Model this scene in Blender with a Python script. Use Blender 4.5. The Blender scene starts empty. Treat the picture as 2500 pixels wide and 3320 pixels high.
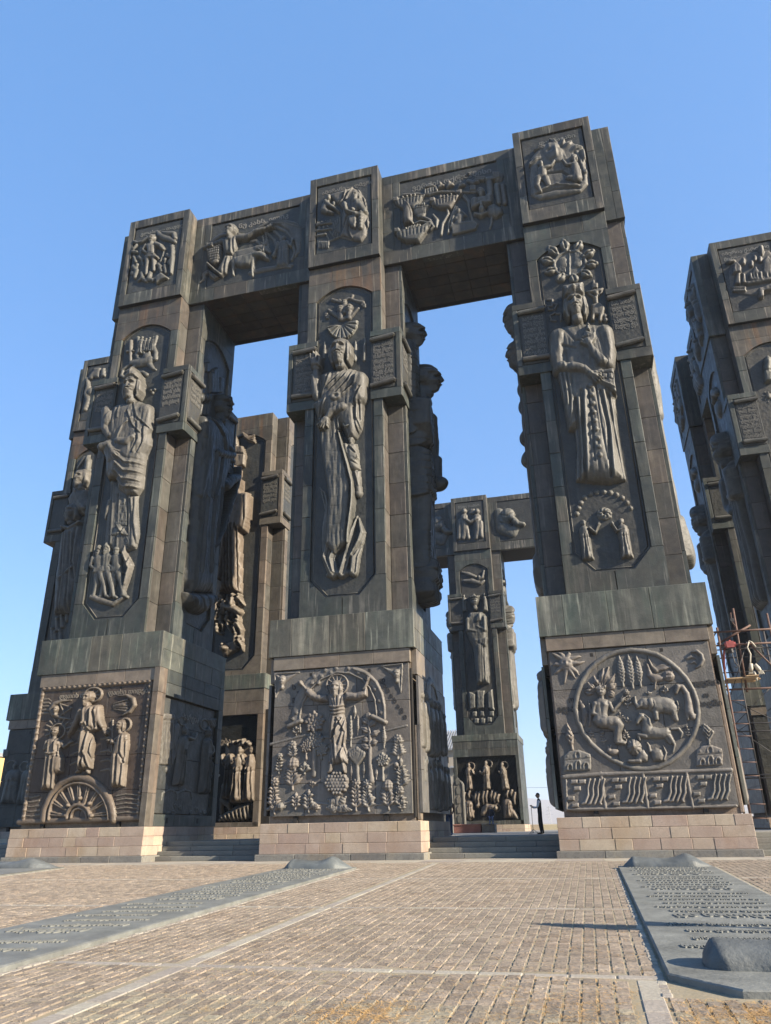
import bpy, math, random
import numpy as np
from mathutils import Matrix, Vector
random.seed(7); RNG = np.random.RandomState(5)
SC = bpy.context.scene
COL = SC.collection
rad = math.radians

# ------------------------------------------------------------------ camera
def make_camera(eye, f, pitch, roll, yaw):
    fw = Vector((-math.sin(yaw)*math.cos(pitch), math.cos(yaw)*math.cos(pitch), math.sin(pitch)))
    rt = Vector((math.cos(yaw), math.sin(yaw), 0)); up = rt.cross(fw)
    r2 = rt*math.cos(roll)+up*math.sin(roll); u2 = -rt*math.sin(roll)+up*math.cos(roll)
    cd = bpy.data.cameras.new('camera'); co = bpy.data.objects.new('camera', cd); COL.objects.link(co)
    cd.sensor_fit = 'VERTICAL'; cd.sensor_height = 36.0; cd.lens = f/3320*36.0
    cd.clip_start = 0.1; cd.clip_end = 30000
    M = Matrix(((r2.x, u2.x, -fw.x, eye[0]), (r2.y, u2.y, -fw.y, eye[1]), (r2.z, u2.z, -fw.z, eye[2]), (0, 0, 0, 1)))
    co.matrix_world = M
    SC.camera = co
make_camera((0, 0, 1.04), 2400.5, rad(23.274), rad(-1.068), rad(14.503))

# ------------------------------------------------------------------ world, sun, exposure
SUN_EL, SUN_AZ = 26.0, 14.6          # azimuth measured from +X towards -Y
sv = Vector((math.cos(rad(SUN_EL))*math.cos(rad(SUN_AZ)), -math.cos(rad(SUN_EL))*math.sin(rad(SUN_AZ)), math.sin(rad(SUN_EL))))
W = bpy.data.worlds.new('World'); SC.world = W; W.use_nodes = True
nt = W.node_tree; nt.nodes.clear()
sky = nt.nodes.new('ShaderNodeTexSky'); sky.sky_type = 'NISHITA'; sky.sun_disc = False
sky.sun_elevation = rad(SUN_EL); sky.sun_rotation = math.atan2(sv.x, sv.y)
sky.air_density = 1.0; sky.dust_density = 0.3; sky.ozone_density = 2.5; sky.altitude = 300
bg = nt.nodes.new('ShaderNodeBackground'); bg.inputs['Strength'].default_value = 0.092
wo = nt.nodes.new('ShaderNodeOutputWorld')
mx_ = nt.nodes.new('ShaderNodeMix'); mx_.data_type = 'RGBA'; mx_.inputs[0].default_value = .55
mx_.inputs[7].default_value = (.53, 1.58, 3.65, 1)          # even blue of a clear dry afternoon, mixed into the physical sky
nt.links.new(sky.outputs[0], mx_.inputs[6]); nt.links.new(mx_.outputs[2], bg.inputs[0]); nt.links.new(bg.outputs[0], wo.inputs[0])
sd = bpy.data.lights.new('sun', 'SUN'); sd.energy = 5.0; sd.angle = rad(0.53); sd.color = (1.0, 0.86, 0.68)
so = bpy.data.objects.new('sun', sd); COL.objects.link(so)
so.rotation_euler = sv.to_track_quat('Z', 'Y').to_euler(); so.location = (60, -20, 60)
SC.view_settings.view_transform = 'Standard'; SC.view_settings.look = 'None'
SC.view_settings.gamma = 1; SC.view_settings.use_curve_mapping = False
SC.view_settings.exposure = 1.62

# ------------------------------------------------------------------ helpers: objects
def link(o, parent=None):
    COL.objects.link(o)
    if parent is not None: o.parent = parent
    return o
def tag(o, label=None, cat=None, group=None, kind=None):
    if label: o['label'] = label
    if cat: o['category'] = cat
    if group: o['group'] = group
    if kind: o['kind'] = kind
    return o
def thing(name, loc, label, cat, group=None, rz=0):
    o = link(bpy.data.objects.new(name, None)); o.location = loc; o.rotation_euler = (0, 0, rz)
    o.empty_display_size = 0.3
    return tag(o, label, cat, group, 'thing')
def node(name, parent):
    o = link(bpy.data.objects.new(name, None), parent); o.empty_display_size = 0.2
    return o
def mesh_np(name, V, F, mat, smooth=False):
    """V (n,3) array, F list/array of equal-length faces"""
    me = bpy.data.meshes.new(name)
    V = np.asarray(V, np.float32); F = np.asarray(F, np.int32)
    n, k = F.shape
    me.vertices.add(len(V)); me.vertices.foreach_set('co', V.ravel())
    me.loops.add(n*k); me.loops.foreach_set('vertex_index', F.ravel())
    me.polygons.add(n); me.polygons.foreach_set('loop_start', np.arange(0, n*k, k, dtype=np.int32))
    me.polygons.foreach_set('use_smooth', np.full(n, smooth, bool))
    me.update(calc_edges=True)
    if mat: me.materials.append(mat)
    return me
def mobj(name, me, parent=None, loc=(0, 0, 0), label=None):
    o = link(bpy.data.objects.new(name, me), parent); o.location = loc
    if label: o['label'] = label
    return o
_BOX = {}
def box_mesh(dx, dy, dz, mat, bev=0.012):
    key = (round(dx, 3), round(dy, 3), round(dz, 3), mat.name, bev)
    if key in _BOX: return _BOX[key]
    hx, hy, hz = dx/2, dy/2, dz/2
    b = min(bev, hx*.4, hy*.4, hz*.4)
    if b <= 0:
        V = [(-hx, -hy, -hz), (hx, -hy, -hz), (hx, hy, -hz), (-hx, hy, -hz), (-hx, -hy, hz), (hx, -hy, hz), (hx, hy, hz), (-hx, hy, hz)]
        me = mesh_np('block', V, [(0, 3, 2, 1), (4, 5, 6, 7), (0, 1, 5, 4), (1, 2, 6, 5), (2, 3, 7, 6), (3, 0, 4, 7)], mat)
        _BOX[key] = me; return me
    # 24 vertices: one triple per corner -> chamfered box
    V = []; idx = {}
    for sx in (-1, 1):
        for sy in (-1, 1):
            for sz in (-1, 1):
                for ax in range(3):
                    p = [sx*(hx-b), sy*(hy-b), sz*(hz-b)]
                    p[ax] = (sx*hx, sy*hy, sz*hz)[ax]
                    idx[(sx, sy, sz, ax)] = len(V); V.append(p)
    Q = []; T = []
    for ax in range(3):
        a, c = [i for i in range(3) if i != ax]
        for s in (-1, 1):
            q = []
            for (sa, sc_) in ((-1, -1), (1, -1), (1, 1), (-1, 1)):
                k = [0, 0, 0]; k[ax] = s; k[a] = sa; k[c] = sc_
                q.append(idx[(k[0], k[1], k[2], ax)])
            flip = (s > 0) == (ax == 1)
            Q.append(q[::-1] if flip else q)
    Q = [q if True else q for q in Q]
    for ax in range(3):                      # edge chamfers parallel to ax
        a, c = [i for i in range(3) if i != ax]
        for sa in (-1, 1):
            for sc_ in (-1, 1):
                def I(s, which):
                    k = [0, 0, 0]; k[ax] = s; k[a] = sa; k[c] = sc_
                    return idx[(k[0], k[1], k[2], which)]
                Q.append([I(-1, a), I(1, a), I(1, c), I(-1, c)])
    me = bpy.data.meshes.new('block')
    for sx in (-1, 1):
        for sy in (-1, 1):
            for sz in (-1, 1):
                T.append([idx[(sx, sy, sz, 0)], idx[(sx, sy, sz, 1)], idx[(sx, sy, sz, 2)]])
    Vn = np.array(V)
    def orient(f):
        P = Vn[f]; n = np.cross(P[1]-P[0], P[2]-P[0])
        return f if np.dot(n, P.mean(0)) > 0 else f[::-1]
    me.from_pydata([tuple(v) for v in V], [], [orient(f) for f in Q+T])
    me.materials.append(mat); me.update()
    _BOX[key] = me
    return me
def box(name, parent, x0, x1, y0, y1, z0, z1, mat, bev=0.012, label=None):
    x0, x1 = min(x0, x1), max(x0, x1); y0, y1 = min(y0, y1), max(y0, y1); z0, z1 = min(z0, z1), max(z0, z1)
    me = box_mesh(x1-x0, y1-y0, z1-z0, mat, bev)
    return mobj(name, me, parent, ((x0+x1)/2, (y0+y1)/2, (z0+z1)/2), label)
# frames: dir 0 front (-Y), 1 right (+X), 2 back (+Y), 3 left (-X)
def fr(d, u, h, v):
    return ((u, -h, v), (h, u, v), (-u, h, v), (-h, -u, v))[d]
def slab(name, parent, d, u0, u1, h0, h1, v0, v1, mat, bev=0.012, label=None):
    a = fr(d, u0, h0, v0); b = fr(d, u1, h1, v1)
    return box(name, parent, a[0], b[0], a[1], b[1], v0, v1, mat, bev, label)
def fr_np(d, U, Hh, V):
    return np.stack(((U, -Hh, V), (Hh, U, V), (-U, Hh, V), (-Hh, -U, V))[d], -1)
def prism(name, parent, d, pts, h0, h1, mat, label=None):
    """polygon pts (u,v) counter-clockwise, extruded from h0 to h1 along face normal"""
    n = len(pts)
    me = bpy.data.meshes.new(name)
    V = [fr(d, u, h0, v) for u, v in pts]+[fr(d, u, h1, v) for u, v in pts]
    F = [list(range(n))[::-1], list(range(n, 2*n))]+[[i, (i+1) % n, n+(i+1) % n, n+i] for i in range(n)]
    me.from_pydata(V, [], F); me.materials.append(mat); me.update()
    return mobj(name, me, parent, (0, 0, 0), label)
def tube_np(pts, r, k=8, cap=True):
    """polyline tube; r float or list. returns V,F(quads)"""
    P = [Vector(p) for p in pts]; n = len(P)
    R = [r]*n if not hasattr(r, '__len__') else r
    V = []; F = []
    for i in range(n):
        t = (P[min(i+1, n-1)]-P[max(i-1, 0)]).normalized()
        a = Vector((0, 0, 1)) if abs(t.z) < .9 else Vector((1, 0, 0))
        x = t.cross(a).normalized(); y = t.cross(x)
        for j in range(k):
            an = 2*math.pi*j/k
            V.append(P[i]+(x*math.cos(an)+y*math.sin(an))*R[i])
    for i in range(n-1):
        for j in range(k):
            F.append((i*k+j, (i+1)*k+j, (i+1)*k+(j+1) % k, i*k+(j+1) % k))
    if cap:
        for i, s in ((0, 1), (n-1, -1)):
            c = len(V); V.append(P[i])
            for j in range(k):
                a, b = i*k+j, i*k+(j+1) % k
                F.append((c, a, b, c) if s > 0 else (c, b, a, c))
    return [tuple(v) for v in V], F
def tube(name, parent, pts, r, mat, k=8, label=None, smooth=True):
    V, F = tube_np(pts, r, k)
    me = bpy.data.meshes.new(name)
    me.from_pydata(V, [], [tuple(dict.fromkeys(f)) for f in F]); me.materials.append(mat)
    for p in me.polygons: p.use_smooth = smooth and len(p.vertices) == 4
    me.update()
    return mobj(name, me, parent, (0, 0, 0), label)
class MB:
    """collects several shapes into one mesh part"""
    def __init__(s): s.V = []; s.F = []
    def add(s, V, F):
        o = len(s.V); s.V += [tuple(v) for v in V]; s.F += [tuple(dict.fromkeys(i+o for i in f)) for f in F]; return s
    def tube(s, pts, r, k=8): return s.add(*tube_np(pts, r, k))
    def box(s, x0, x1, y0, y1, z0, z1):
        V = [(x0, y0, z0), (x1, y0, z0), (x1, y1, z0), (x0, y1, z0), (x0, y0, z1), (x1, y0, z1), (x1, y1, z1), (x0, y1, z1)]
        return s.add(V, [(0, 3, 2, 1), (4, 5, 6, 7), (0, 1, 5, 4), (1, 2, 6, 5), (2, 3, 7, 6), (3, 0, 4, 7)])
    def build(s, name, mat, parent=None, loc=(0, 0, 0), label=None, smooth=False):
        me = bpy.data.meshes.new(name); me.from_pydata(s.V, [], s.F); me.materials.append(mat)
        if smooth:
            for p in me.polygons: p.use_smooth = True
        me.update(); return mobj(name, me, parent, loc, label)

# ------------------------------------------------------------------ helpers: materials
def new_mat(name):
    m = bpy.data.materials.new(name); m.use_nodes = True
    t = m.node_tree; t.nodes.clear()
    out = t.nodes.new('ShaderNodeOutputMaterial'); b = t.nodes.new('ShaderNodeBsdfPrincipled')
    t.links.new(b.outputs[0], out.inputs[0])
    return m, t, b
def N(t, kind, **kw):
    n = t.nodes.new(kind)
    for k, v in kw.items(): setattr(n, k, v)
    return n
def noise(t, vec, scale, detail=4, rough=.55, dist=0):
    n = N(t, 'ShaderNodeTexNoise'); n.inputs['Scale'].default_value = scale; n.inputs['Detail'].default_value = detail
    n.inputs['Roughness'].default_value = rough; n.inputs['Distortion'].default_value = dist
    t.links.new(vec, n.inputs['Vector']); return n.outputs['Fac']
def ramp(t, fac, stops):
    r = N(t, 'ShaderNodeValToRGB'); e = r.color_ramp.elements
    while len(e) < len(stops): e.new(.5)
    for i, (p, c) in enumerate(stops):
        e[i].position = p; e[i].color = (c[0], c[1], c[2], 1) if hasattr(c, '__len__') else (c, c, c, 1)
    t.links.new(fac, r.inputs[0]); return r.outputs[0]
def mix(t, fac, a, b, mode='MIX'):
    m = N(t, 'ShaderNodeMix', data_type='RGBA', blend_type=mode)
    for s, v in ((m.inputs[0], fac), (m.inputs[6], a), (m.inputs[7], b)):
        if isinstance(v, (int, float)): s.default_value = v
        elif isinstance(v, tuple): s.default_value = (v[0], v[1], v[2], 1)
        else: t.links.new(v, s)
    return m.outputs[2]
def math_(t, op, a, b=None, clamp=False):
    m = N(t, 'ShaderNodeMath', operation=op); m.use_clamp = clamp
    for i, v in enumerate((a, b)):
        if v is None: continue
        if isinstance(v, (int, float)): m.inputs[i].default_value = v
        else: t.links.new(v, m.inputs[i])
    return m.outputs[0]
def wpos(t, scale=(1, 1, 1), rot=(0, 0, 0)):
    g = N(t, 'ShaderNodeNewGeometry'); mp = N(t, 'ShaderNodeMapping')
    mp.inputs['Scale'].default_value = scale; mp.inputs['Rotation'].default_value = rot
    t.links.new(g.outputs['Position'], mp.inputs['Vector']); return mp.outputs[0]
def bump(t, b, h, strength, dist=.02):
    n = N(t, 'ShaderNodeBump'); n.inputs['Strength'].default_value = strength; n.inputs['Distance'].default_value = dist
    t.links.new(h, n.inputs['Height']); t.links.new(n.outputs[0], b.inputs['Normal'])
def clad(name, c1, c2, streak=.5, streak_c=(.36, .33, .28), green=.3, green_c=(.10, .16, .125), rust=0., rust_c=(.42, .20, .06),
         rnd=.35, rough=.5, bumps=.25, bscale=3.5, metal=0., hammered=0., worn_lit_edge=0.):
    """weathered bronze / patinated cladding: base mottling, chalky run marks, verdigris, rust runs, per-block tone"""
    m, t, b = new_mat(name)
    P = wpos(t); Pv = wpos(t, (1, 1, .07))
    big = noise(t, P, .55, 5, .6); mid = noise(t, P, 2.6, 5, .65, .4)
    col = mix(t, ramp(t, big, [(.33, 0.), (.67, 1.)]), c1, c2)
    col = mix(t, ramp(t, mid, [(.35, 0.), (.75, .55)]), col, tuple(x*1.55 for x in c2))
    run = noise(t, Pv, 3.2, 4, .6)
    gate = noise(t, P, .35, 2, .5)
    s = math_(t, 'MULTIPLY', ramp(t, run, [(.50, 0.), (.72, 1.)]), ramp(t, gate, [(.38, 0.), (.62, 1.)]))
    col = mix(t, math_(t, 'MULTIPLY', s, streak), col, streak_c)
    run2 = noise(t, wpos(t, (1, 1, .05)), 7.5, 3, .6)
    col = mix(t, math_(t, 'MULTIPLY', ramp(t, run2, [(.60, 0.), (.70, 1.)]), streak*.7), col, tuple(x*1.2 for x in streak_c))
    if green:
        gn = noise(t, wpos(t, (1, 1, .3)), 1.1, 5, .65)
        col = mix(t, math_(t, 'MULTIPLY', ramp(t, gn, [(.5, 0.), (.72, 1.)]), green), col, green_c)
    if worn_lit_edge:  # convex edges lightened: worn bronze plus edge light painted into the colour
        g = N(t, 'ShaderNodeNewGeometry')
        col = mix(t, math_(t, 'MULTIPLY', ramp(t, g.outputs['Pointiness'], [(.51, 0.), (.60, 1.)]), worn_lit_edge), col, tuple(x*1.25 for x in streak_c))
    if rust:
        rn = noise(t, wpos(t, (1, 1, .12)), 1.6, 4, .6)
        col = mix(t, math_(t, 'MULTIPLY', ramp(t, rn, [(.48, 0.), (.68, 1.)]), rust), col, rust_c)
    oi = N(t, 'ShaderNodeObjectInfo')
    mul = math_(t, 'ADD', math_(t, 'MULTIPLY', oi.outputs['Random'], rnd*2), 1-rnd)
    wn = N(t, 'ShaderNodeTexWhiteNoise', noise_dimensions='1D'); t.links.new(oi.outputs['Random'], wn.inputs['W'])
    col = mix(t, min(1, rnd*4), col, ramp(t, wn.outputs['Value'], [(0, (.93, 1.0, .99)), (.6, (1, 1, 1)), (1, (1.11, 1.01, .93))]), 'MULTIPLY')
    blot = noise(t, P, 1.35, 6, .7, .6)                      # blotchy oxide
    col = mix(t, .55, col, ramp(t, blot, [(.32, .62), (.5, 1.), (.70, 1.5)]), 'MULTIPLY')
    hs = N(t, 'ShaderNodeHueSaturation'); t.links.new(col, hs.inputs['Color']); t.links.new(mul, hs.inputs['Value'])
    t.links.new(hs.outputs[0], b.inputs['Base Color'])
    rr = ramp(t, mid, [(.3, rough-.1), (.7, min(1, rough+.2))]); t.links.new(rr, b.inputs['Roughness'])
    b.inputs['Metallic'].default_value = metal; b.inputs['Specular IOR Level'].default_value = .28
    h = mix(t, .5, noise(t, P, bscale, 6, .65), noise(t, P, bscale*6, 4, .6))
    if hammered:
        v = N(t, 'ShaderNodeTexVoronoi'); v.inputs['Scale'].default_value = 5.5; t.links.new(P, v.inputs['Vector'])
        h = mix(t, hammered, h, v.outputs['Distance'])
    bump(t, b, h, bumps, .06)
    return m
def stone(name, c1, c2, c3=None, rnd=.2, rough=.85, bumps=.5, scale=1.2, stain=.0, stain_c=(.30, .17, .07), speck=.25):
    m, t, b = new_mat(name)
    P = wpos(t)
    a = noise(t, P, scale, 5, .6); f = noise(t, P, scale*22, 3, .7); md = noise(t, P, scale*5, 4, .6)
    col = mix(t, ramp(t, a, [(.35, 0.), (.65, 1.)]), c1, c2)
    if c3: col = mix(t, ramp(t, md, [(.5, 0.), (.72, .8)]), col, c3)
    if stain:
        sn = noise(t, wpos(t, (1, 1, .5)), .8, 4, .6)
        col = mix(t, math_(t, 'MULTIPLY', ramp(t, sn, [(.5, 0.), (.66, 1.)]), stain), col, stain_c)
    col = mix(t, speck, col, ramp(t, f, [(.3, .45), (.7, 1.45)]), 'MULTIPLY')
    oi = N(t, 'ShaderNodeObjectInfo')
    mul = math_(t, 'ADD', math_(t, 'MULTIPLY', oi.outputs['Random'], rnd*2), 1-rnd)
    hs = N(t, 'ShaderNodeHueSaturation'); t.links.new(col, hs.inputs['Color']); t.links.new(mul, hs.inputs['Value'])
    hue = math_(t, 'ADD', math_(t, 'MULTIPLY', oi.outputs['Random'], .03), .485); t.links.new(hue, hs.inputs['Hue'])
    t.links.new(hs.outputs[0], b.inputs['Base Color'])
    b.inputs['Roughness'].default_value = rough; b.inputs['Specular IOR Level'].default_value = .3
    bump(t, b, mix(t, .6, noise(t, P, scale*8, 6, .7), f), bumps, .03)
    return m
def plain(name, c, rough=.6, metal=0., var=.2, scale=6., bumps=.1):
    m, t, b = new_mat(name); P = wpos(t); n = noise(t, P, scale, 4, .6)
    col = mix(t, ramp(t, n, [(.3, 0.), (.7, 1.)]), tuple(x*(1-var) for x in c), tuple(min(1, x*(1+var)) for x in c))
    t.links.new(col, b.inputs['Base Color']); b.inputs['Roughness'].default_value = rough; b.inputs['Metallic'].default_value = metal
    b.inputs['Specular IOR Level'].default_value = .35
    if bumps: bump(t, b, n, bumps, .02)
    return m

M = {}
M['clad'] = clad('bronze_cladding', (.0245,.028,.0265), (.0385,.041,.037), streak=.6, streak_c=(.165, .16, .138), green=.3, green_c=(0.046, 0.072, 0.059), rnd=.22)
M['rust'] = clad('bronze_cladding_rusty', (.038,.036,.031), (.062,.054,.044), streak=.5, streak_c=(0.167, 0.152, 0.122), green=.05, rust=.4, rust_c=(0.167, 0.080, 0.027), rnd=.2)
M['frame'] = clad('bronze_frame', (.029,.0315,.029), (.047,.046,.0405), streak=.9, streak_c=(.22,.20,.165), green=.12, green_c=(0.046, 0.072, 0.059), rnd=.22)
M['niche'] = clad('bronze_niche', (.024,.0255,.0245), (.038,.038,.034), streak=.16, streak_c=(0.122, 0.122, 0.106), green=.15, green_c=(0.038, 0.057, 0.047), bumps=.55, bscale=2.2, hammered=.35, rough=.45, rnd=.1)
M['fig'] = clad('bronze_figure', worn_lit_edge=.55, c1=(.045,.044,.040), c2=(.072,.069,.061), streak=.35, streak_c=(0.144, 0.141, 0.125), green=.12, green_c=(0.046, 0.068, 0.057), bumps=.5, bscale=4.5, rough=.46, rnd=.12)
M['pan'] = clad('bronze_panel', (.068,.064,.058), (.098,.090,.081), streak=.35, streak_c=(0.144, 0.133, 0.114), green=.10, green_c=(0.061, 0.080, 0.068), bumps=.5, bscale=2.5, rough=.5, rnd=.12)
M['panfig'] = clad('bronze_panel_figure', worn_lit_edge=.55, c1=(.082,.076,.069), c2=(.112,.104,.094), streak=.3, streak_c=(0.152, 0.137, 0.118), green=.08, green_c=(0.061, 0.080, 0.068), bumps=.3, rough=.48, rnd=.12)
M['brown'] = clad('bronze_panel_brown', (0.030, 0.022, 0.017), (0.057, 0.043, 0.033), streak=.45, streak_c=(0.144, 0.137, 0.125), green=.10, green_c=(0.053, 0.061, 0.053), bumps=.5, bscale=2.5, rough=.5, rnd=.1)
M['brownfig'] = clad('bronze_figure_brown', worn_lit_edge=.55, c1=(0.065, 0.052, 0.040), c2=(0.095, 0.078, 0.061), streak=.35, streak_c=(0.144, 0.129, 0.106), green=.05, bumps=.3, rough=.48, rnd=.1)
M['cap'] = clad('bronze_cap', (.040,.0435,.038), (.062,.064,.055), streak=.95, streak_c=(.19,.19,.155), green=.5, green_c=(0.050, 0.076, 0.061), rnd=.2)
M['strip'] = clad('bronze_strip', (0.099, 0.082, 0.065), (0.129, 0.109, 0.087), streak=.3, streak_c=(0.167, 0.144, 0.114), green=.05, rnd=.12)
M['base'] = stone('pink_tuff', (.27, .212, .165), (.335, .275, .217), (.26, .217, .172), rnd=.10, stain=.45, stain_c=(.23, .15, .085), bumps=.5)
M['granite'] = stone('grey_granite', (0.129, 0.125, 0.114), (0.167, 0.160, 0.141), (0.091, 0.091, 0.084), rnd=.18, stain=.3, stain_c=(0.144, 0.091, 0.038), bumps=.5, scale=1.6, speck=.5)
M['step'] = stone('step_stone', (0.129, 0.128, 0.112), (0.167, 0.161, 0.141), rnd=.12, bumps=.25, scale=.9)
M['core'] = stone('rough_core', (0.152, 0.122, 0.091), (0.205, 0.167, 0.129), (0.114, 0.091, 0.072), rnd=.05, bumps=1.0, scale=2.2, speck=.5)
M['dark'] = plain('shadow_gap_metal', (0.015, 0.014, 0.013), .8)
M['notch'] = clad('bronze_reddish', (.040,.037,.034), (.059,.053,.047), streak=.4, streak_c=(.16,.15,.13), green=.12, green_c=(.05,.07,.06), rnd=.2)
M['joint'] = plain('joint_oxide', (0.076, 0.072, 0.062), .8)
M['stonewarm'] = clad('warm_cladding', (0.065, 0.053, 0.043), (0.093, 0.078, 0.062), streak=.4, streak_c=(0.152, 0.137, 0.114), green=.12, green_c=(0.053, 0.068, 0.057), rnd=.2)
M['slab'] = clad('bronze_slab', (.108,.112,.103), (.145,.148,.136), streak=0, green=.15, green_c=(.12,.145,.13), rnd=.05, bumps=.3, bscale=4, rough=.55)
M['slabroll'] = clad('bronze_roll', (.062,.070,.072), (.10,.108,.106), streak=0, green=.15, green_c=(.10,.12,.112), rnd=.05, bumps=.3, bscale=5, rough=.5)
M['letter'] = plain('letter_lit_bronze', (.10, .098, .088), .7, bumps=0)  # lighter than the tablet: colour stands for lit edges of raised letters
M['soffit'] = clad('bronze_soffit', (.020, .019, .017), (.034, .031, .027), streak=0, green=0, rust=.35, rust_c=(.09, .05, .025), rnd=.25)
M['sletter'] = plain('slab_letter', (.135, .139, .126), .6, bumps=0)
M['groove_shade'] = plain('letter_shadow_bronze', (0.027, 0.025, 0.023), .7, bumps=0)  # dark colour stands for shade in cut letters; the strokes are raised

# ------------------------------------------------------------------ relief engine: height fields built as real meshes
def seg_dist(U, V, a, b):
    dx, dy = b[0]-a[0], b[1]-a[1]; L = dx*dx+dy*dy
    t = np.clip(((U-a[0])*dx+(V-a[1])*dy)/max(L, 1e-9), 0, 1)
    return np.hypot(U-a[0]-t*dx, V-a[1]-t*dy), t
def vnoise(shape, cell, cellx=None):
    cellx = cellx or cell
    h, w = shape; gh, gw = int(h/cell)+3, int(w/cellx)+3
    g = RNG.rand(gh, gw); y = np.arange(h)/cell; x = np.arange(w)/cellx
    yi = y.astype(int); xi = x.astype(int); fy = (y-yi); fx = (x-xi); fy = fy*fy*(3-2*fy); fx = fx*fx*(3-2*fx)
    a = g[yi][:, xi]; b_ = g[yi][:, xi+1]; c = g[yi+1][:, xi]; d = g[yi+1][:, xi+1]
    fx = fx[None, :]; fy = fy[:, None]
    return (a*(1-fx)+b_*fx)*(1-fy)+(c*(1-fx)+d*fx)*fy-.5
class Relief:
    def __init__(s, u0, u1, v0, v1, d):
        s.d = d; s.u = np.arange(u0, u1+d, d); s.v = np.arange(v0, v1+d, d)
        s.U, s.V = np.meshgrid(s.u, s.v); s.H = np.full(s.U.shape, -1.0)
    def win(s, u0, u1, v0, v1):
        i0, i1 = np.searchsorted(s.u, (u0, u1)); j0, j1 = np.searchsorted(s.v, (v0, v1))
        return slice(max(j0-1, 0), j1+1), slice(max(i0-1, 0), i1+1)
    def c(s, h, base, a, sq=.5):
        a = np.asarray(a, float).reshape(-1, 3)
        if len(a) == 1: a = np.vstack([a, a])
        for p, q in zip(a[:-1], a[1:]):
            r = max(p[2], q[2]); w = s.win(min(p[0], q[0])-r, max(p[0], q[0])+r, min(p[1], q[1])-r, max(p[1], q[1])+r)
            D, t = seg_dist(s.U[w], s.V[w], p, q); R = np.maximum(p[2]*(1-t)+q[2]*t, 1e-4); x = D/R
            hh = h*(R/max(a[:, 2].max(), 1e-4))**.5
            Z = np.where(x < 1, base+hh*np.sqrt(np.clip(1-x*x, 0, 1)), -1)
            s.H[w] = np.maximum(s.H[w], Z)
    def e(s, h, base, u, v, ru, rv, ang=0):
        R = max(ru, rv); w = s.win(u-R, u+R, v-R, v+R); c_, s_ = math.cos(ang), math.sin(ang)
        du, dv = s.U[w]-u, s.V[w]-v
        x = np.hypot((du*c_+dv*s_)/ru, (-du*s_+dv*c_)/rv)
        s.H[w] = np.maximum(s.H[w], np.where(x < 1, base+h*np.sqrt(np.clip(1-x*x, 0, 1)), -1))
    def p(s, h, bev, base, a):
        a = np.asarray(a, float).reshape(-1, 2); w = s.win(a[:, 0].min(), a[:, 0].max(), a[:, 1].min(), a[:, 1].max())
        U, V = s.U[w], s.V[w]; ins = np.zeros(U.shape, bool); D = np.full(U.shape, 9e9)
        for p, q in zip(a, np.roll(a, -1, 0)):
            if p[1] != q[1]:
                ins ^= ((p[1] > V) != (q[1] > V)) & (U < (q[0]-p[0])*(V-p[1])/(q[1]-p[1])+p[0])
            D = np.minimum(D, seg_dist(U, V, p, q)[0])
        x = np.clip(D/bev, 0, 1)
        s.H[w] = np.maximum(s.H[w], np.where(ins, base+h*np.sqrt(1-(1-x)**2), -1))
    def l(s, dh, r, a):
        a = np.asarray(a, float).reshape(-1, 2); w = s.win(a[:, 0].min()-2*r, a[:, 0].max()+2*r, a[:, 1].min()-2*r, a[:, 1].max()+2*r)
        U, V = s.U[w], s.V[w]; D = np.full(U.shape, 9e9)
        for p, q in zip(a[:-1], a[1:]): D = np.minimum(D, seg_dist(U, V, p, q)[0])
        Hw = s.H[w]; s.H[w] = np.where(Hw > 0, np.maximum(Hw+dh*np.exp(-(D/r)**2), .012), Hw)
    def g(s, dh, u, v, ru, rv):
        w = s.win(u-2.2*ru, u+2.2*ru, v-2.2*rv, v+2.2*rv)
        x = ((s.U[w]-u)/ru)**2+((s.V[w]-v)/rv)**2; Hw = s.H[w]
        s.H[w] = np.where(Hw > 0, np.maximum(Hw+dh*np.exp(-x), .012), Hw)
    def head(s, u, v, k, base=0., t=0., beard=0., hair=1., hat='', depth=1.):
        """k = head height chin to crown, t = -1..1 turn to left/right"""
        q = k*depth*.78; f = u+t*.07*k
        if hair: s.e(.40*q, base, u-t*.07*k, v+.08*k, .41*k, .48*k)
        if hair > 1.2:
            for sg in (-1, 1):
                s.c(.34*q, base, [u+sg*.30*k, v+.15*k, .15*k, u+sg*.35*k, v-.25*k, .14*k, u+sg*.30*k, v-.55*k, .07*k])
                for o in (-.05, .05): s.l(-.05*q, .022*k, [u+sg*.33*k+o*k, v+.1*k, u+sg*.34*k+o*k, v-.5*k])
        s.c(.36*q, base, [u, v-.3*k, .19*k, u-t*.02*k, v-.72*k, .21*k])
        w = s.win(f-.4*k, f+.4*k, v-.55*k, v+.55*k)      # face: flattened egg with a narrower jaw
        dv = (s.V[w]-v)/(.49*k); du = (s.U[w]-f)/(.315*k*(1+.14*np.clip(dv, -1, .4)))
        x = np.abs(du)**2.5+np.abs(dv)**2.5
        s.H[w] = np.maximum(s.H[w], np.where(x < 1, base+.60*q*np.clip(1-x, 0, 1)**.42, -1))
        if beard:
            a = min(beard, 1.1)
            s.c(.64*q, base, [f+t*.05*k, v-.30*k, .25*k, f+t*.06*k, v-(.36+.22*a)*k, .20*k, f+t*.05*k, v-(.40+.42*a)*k, .06*k])
        x = f+t*.09*k
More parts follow.
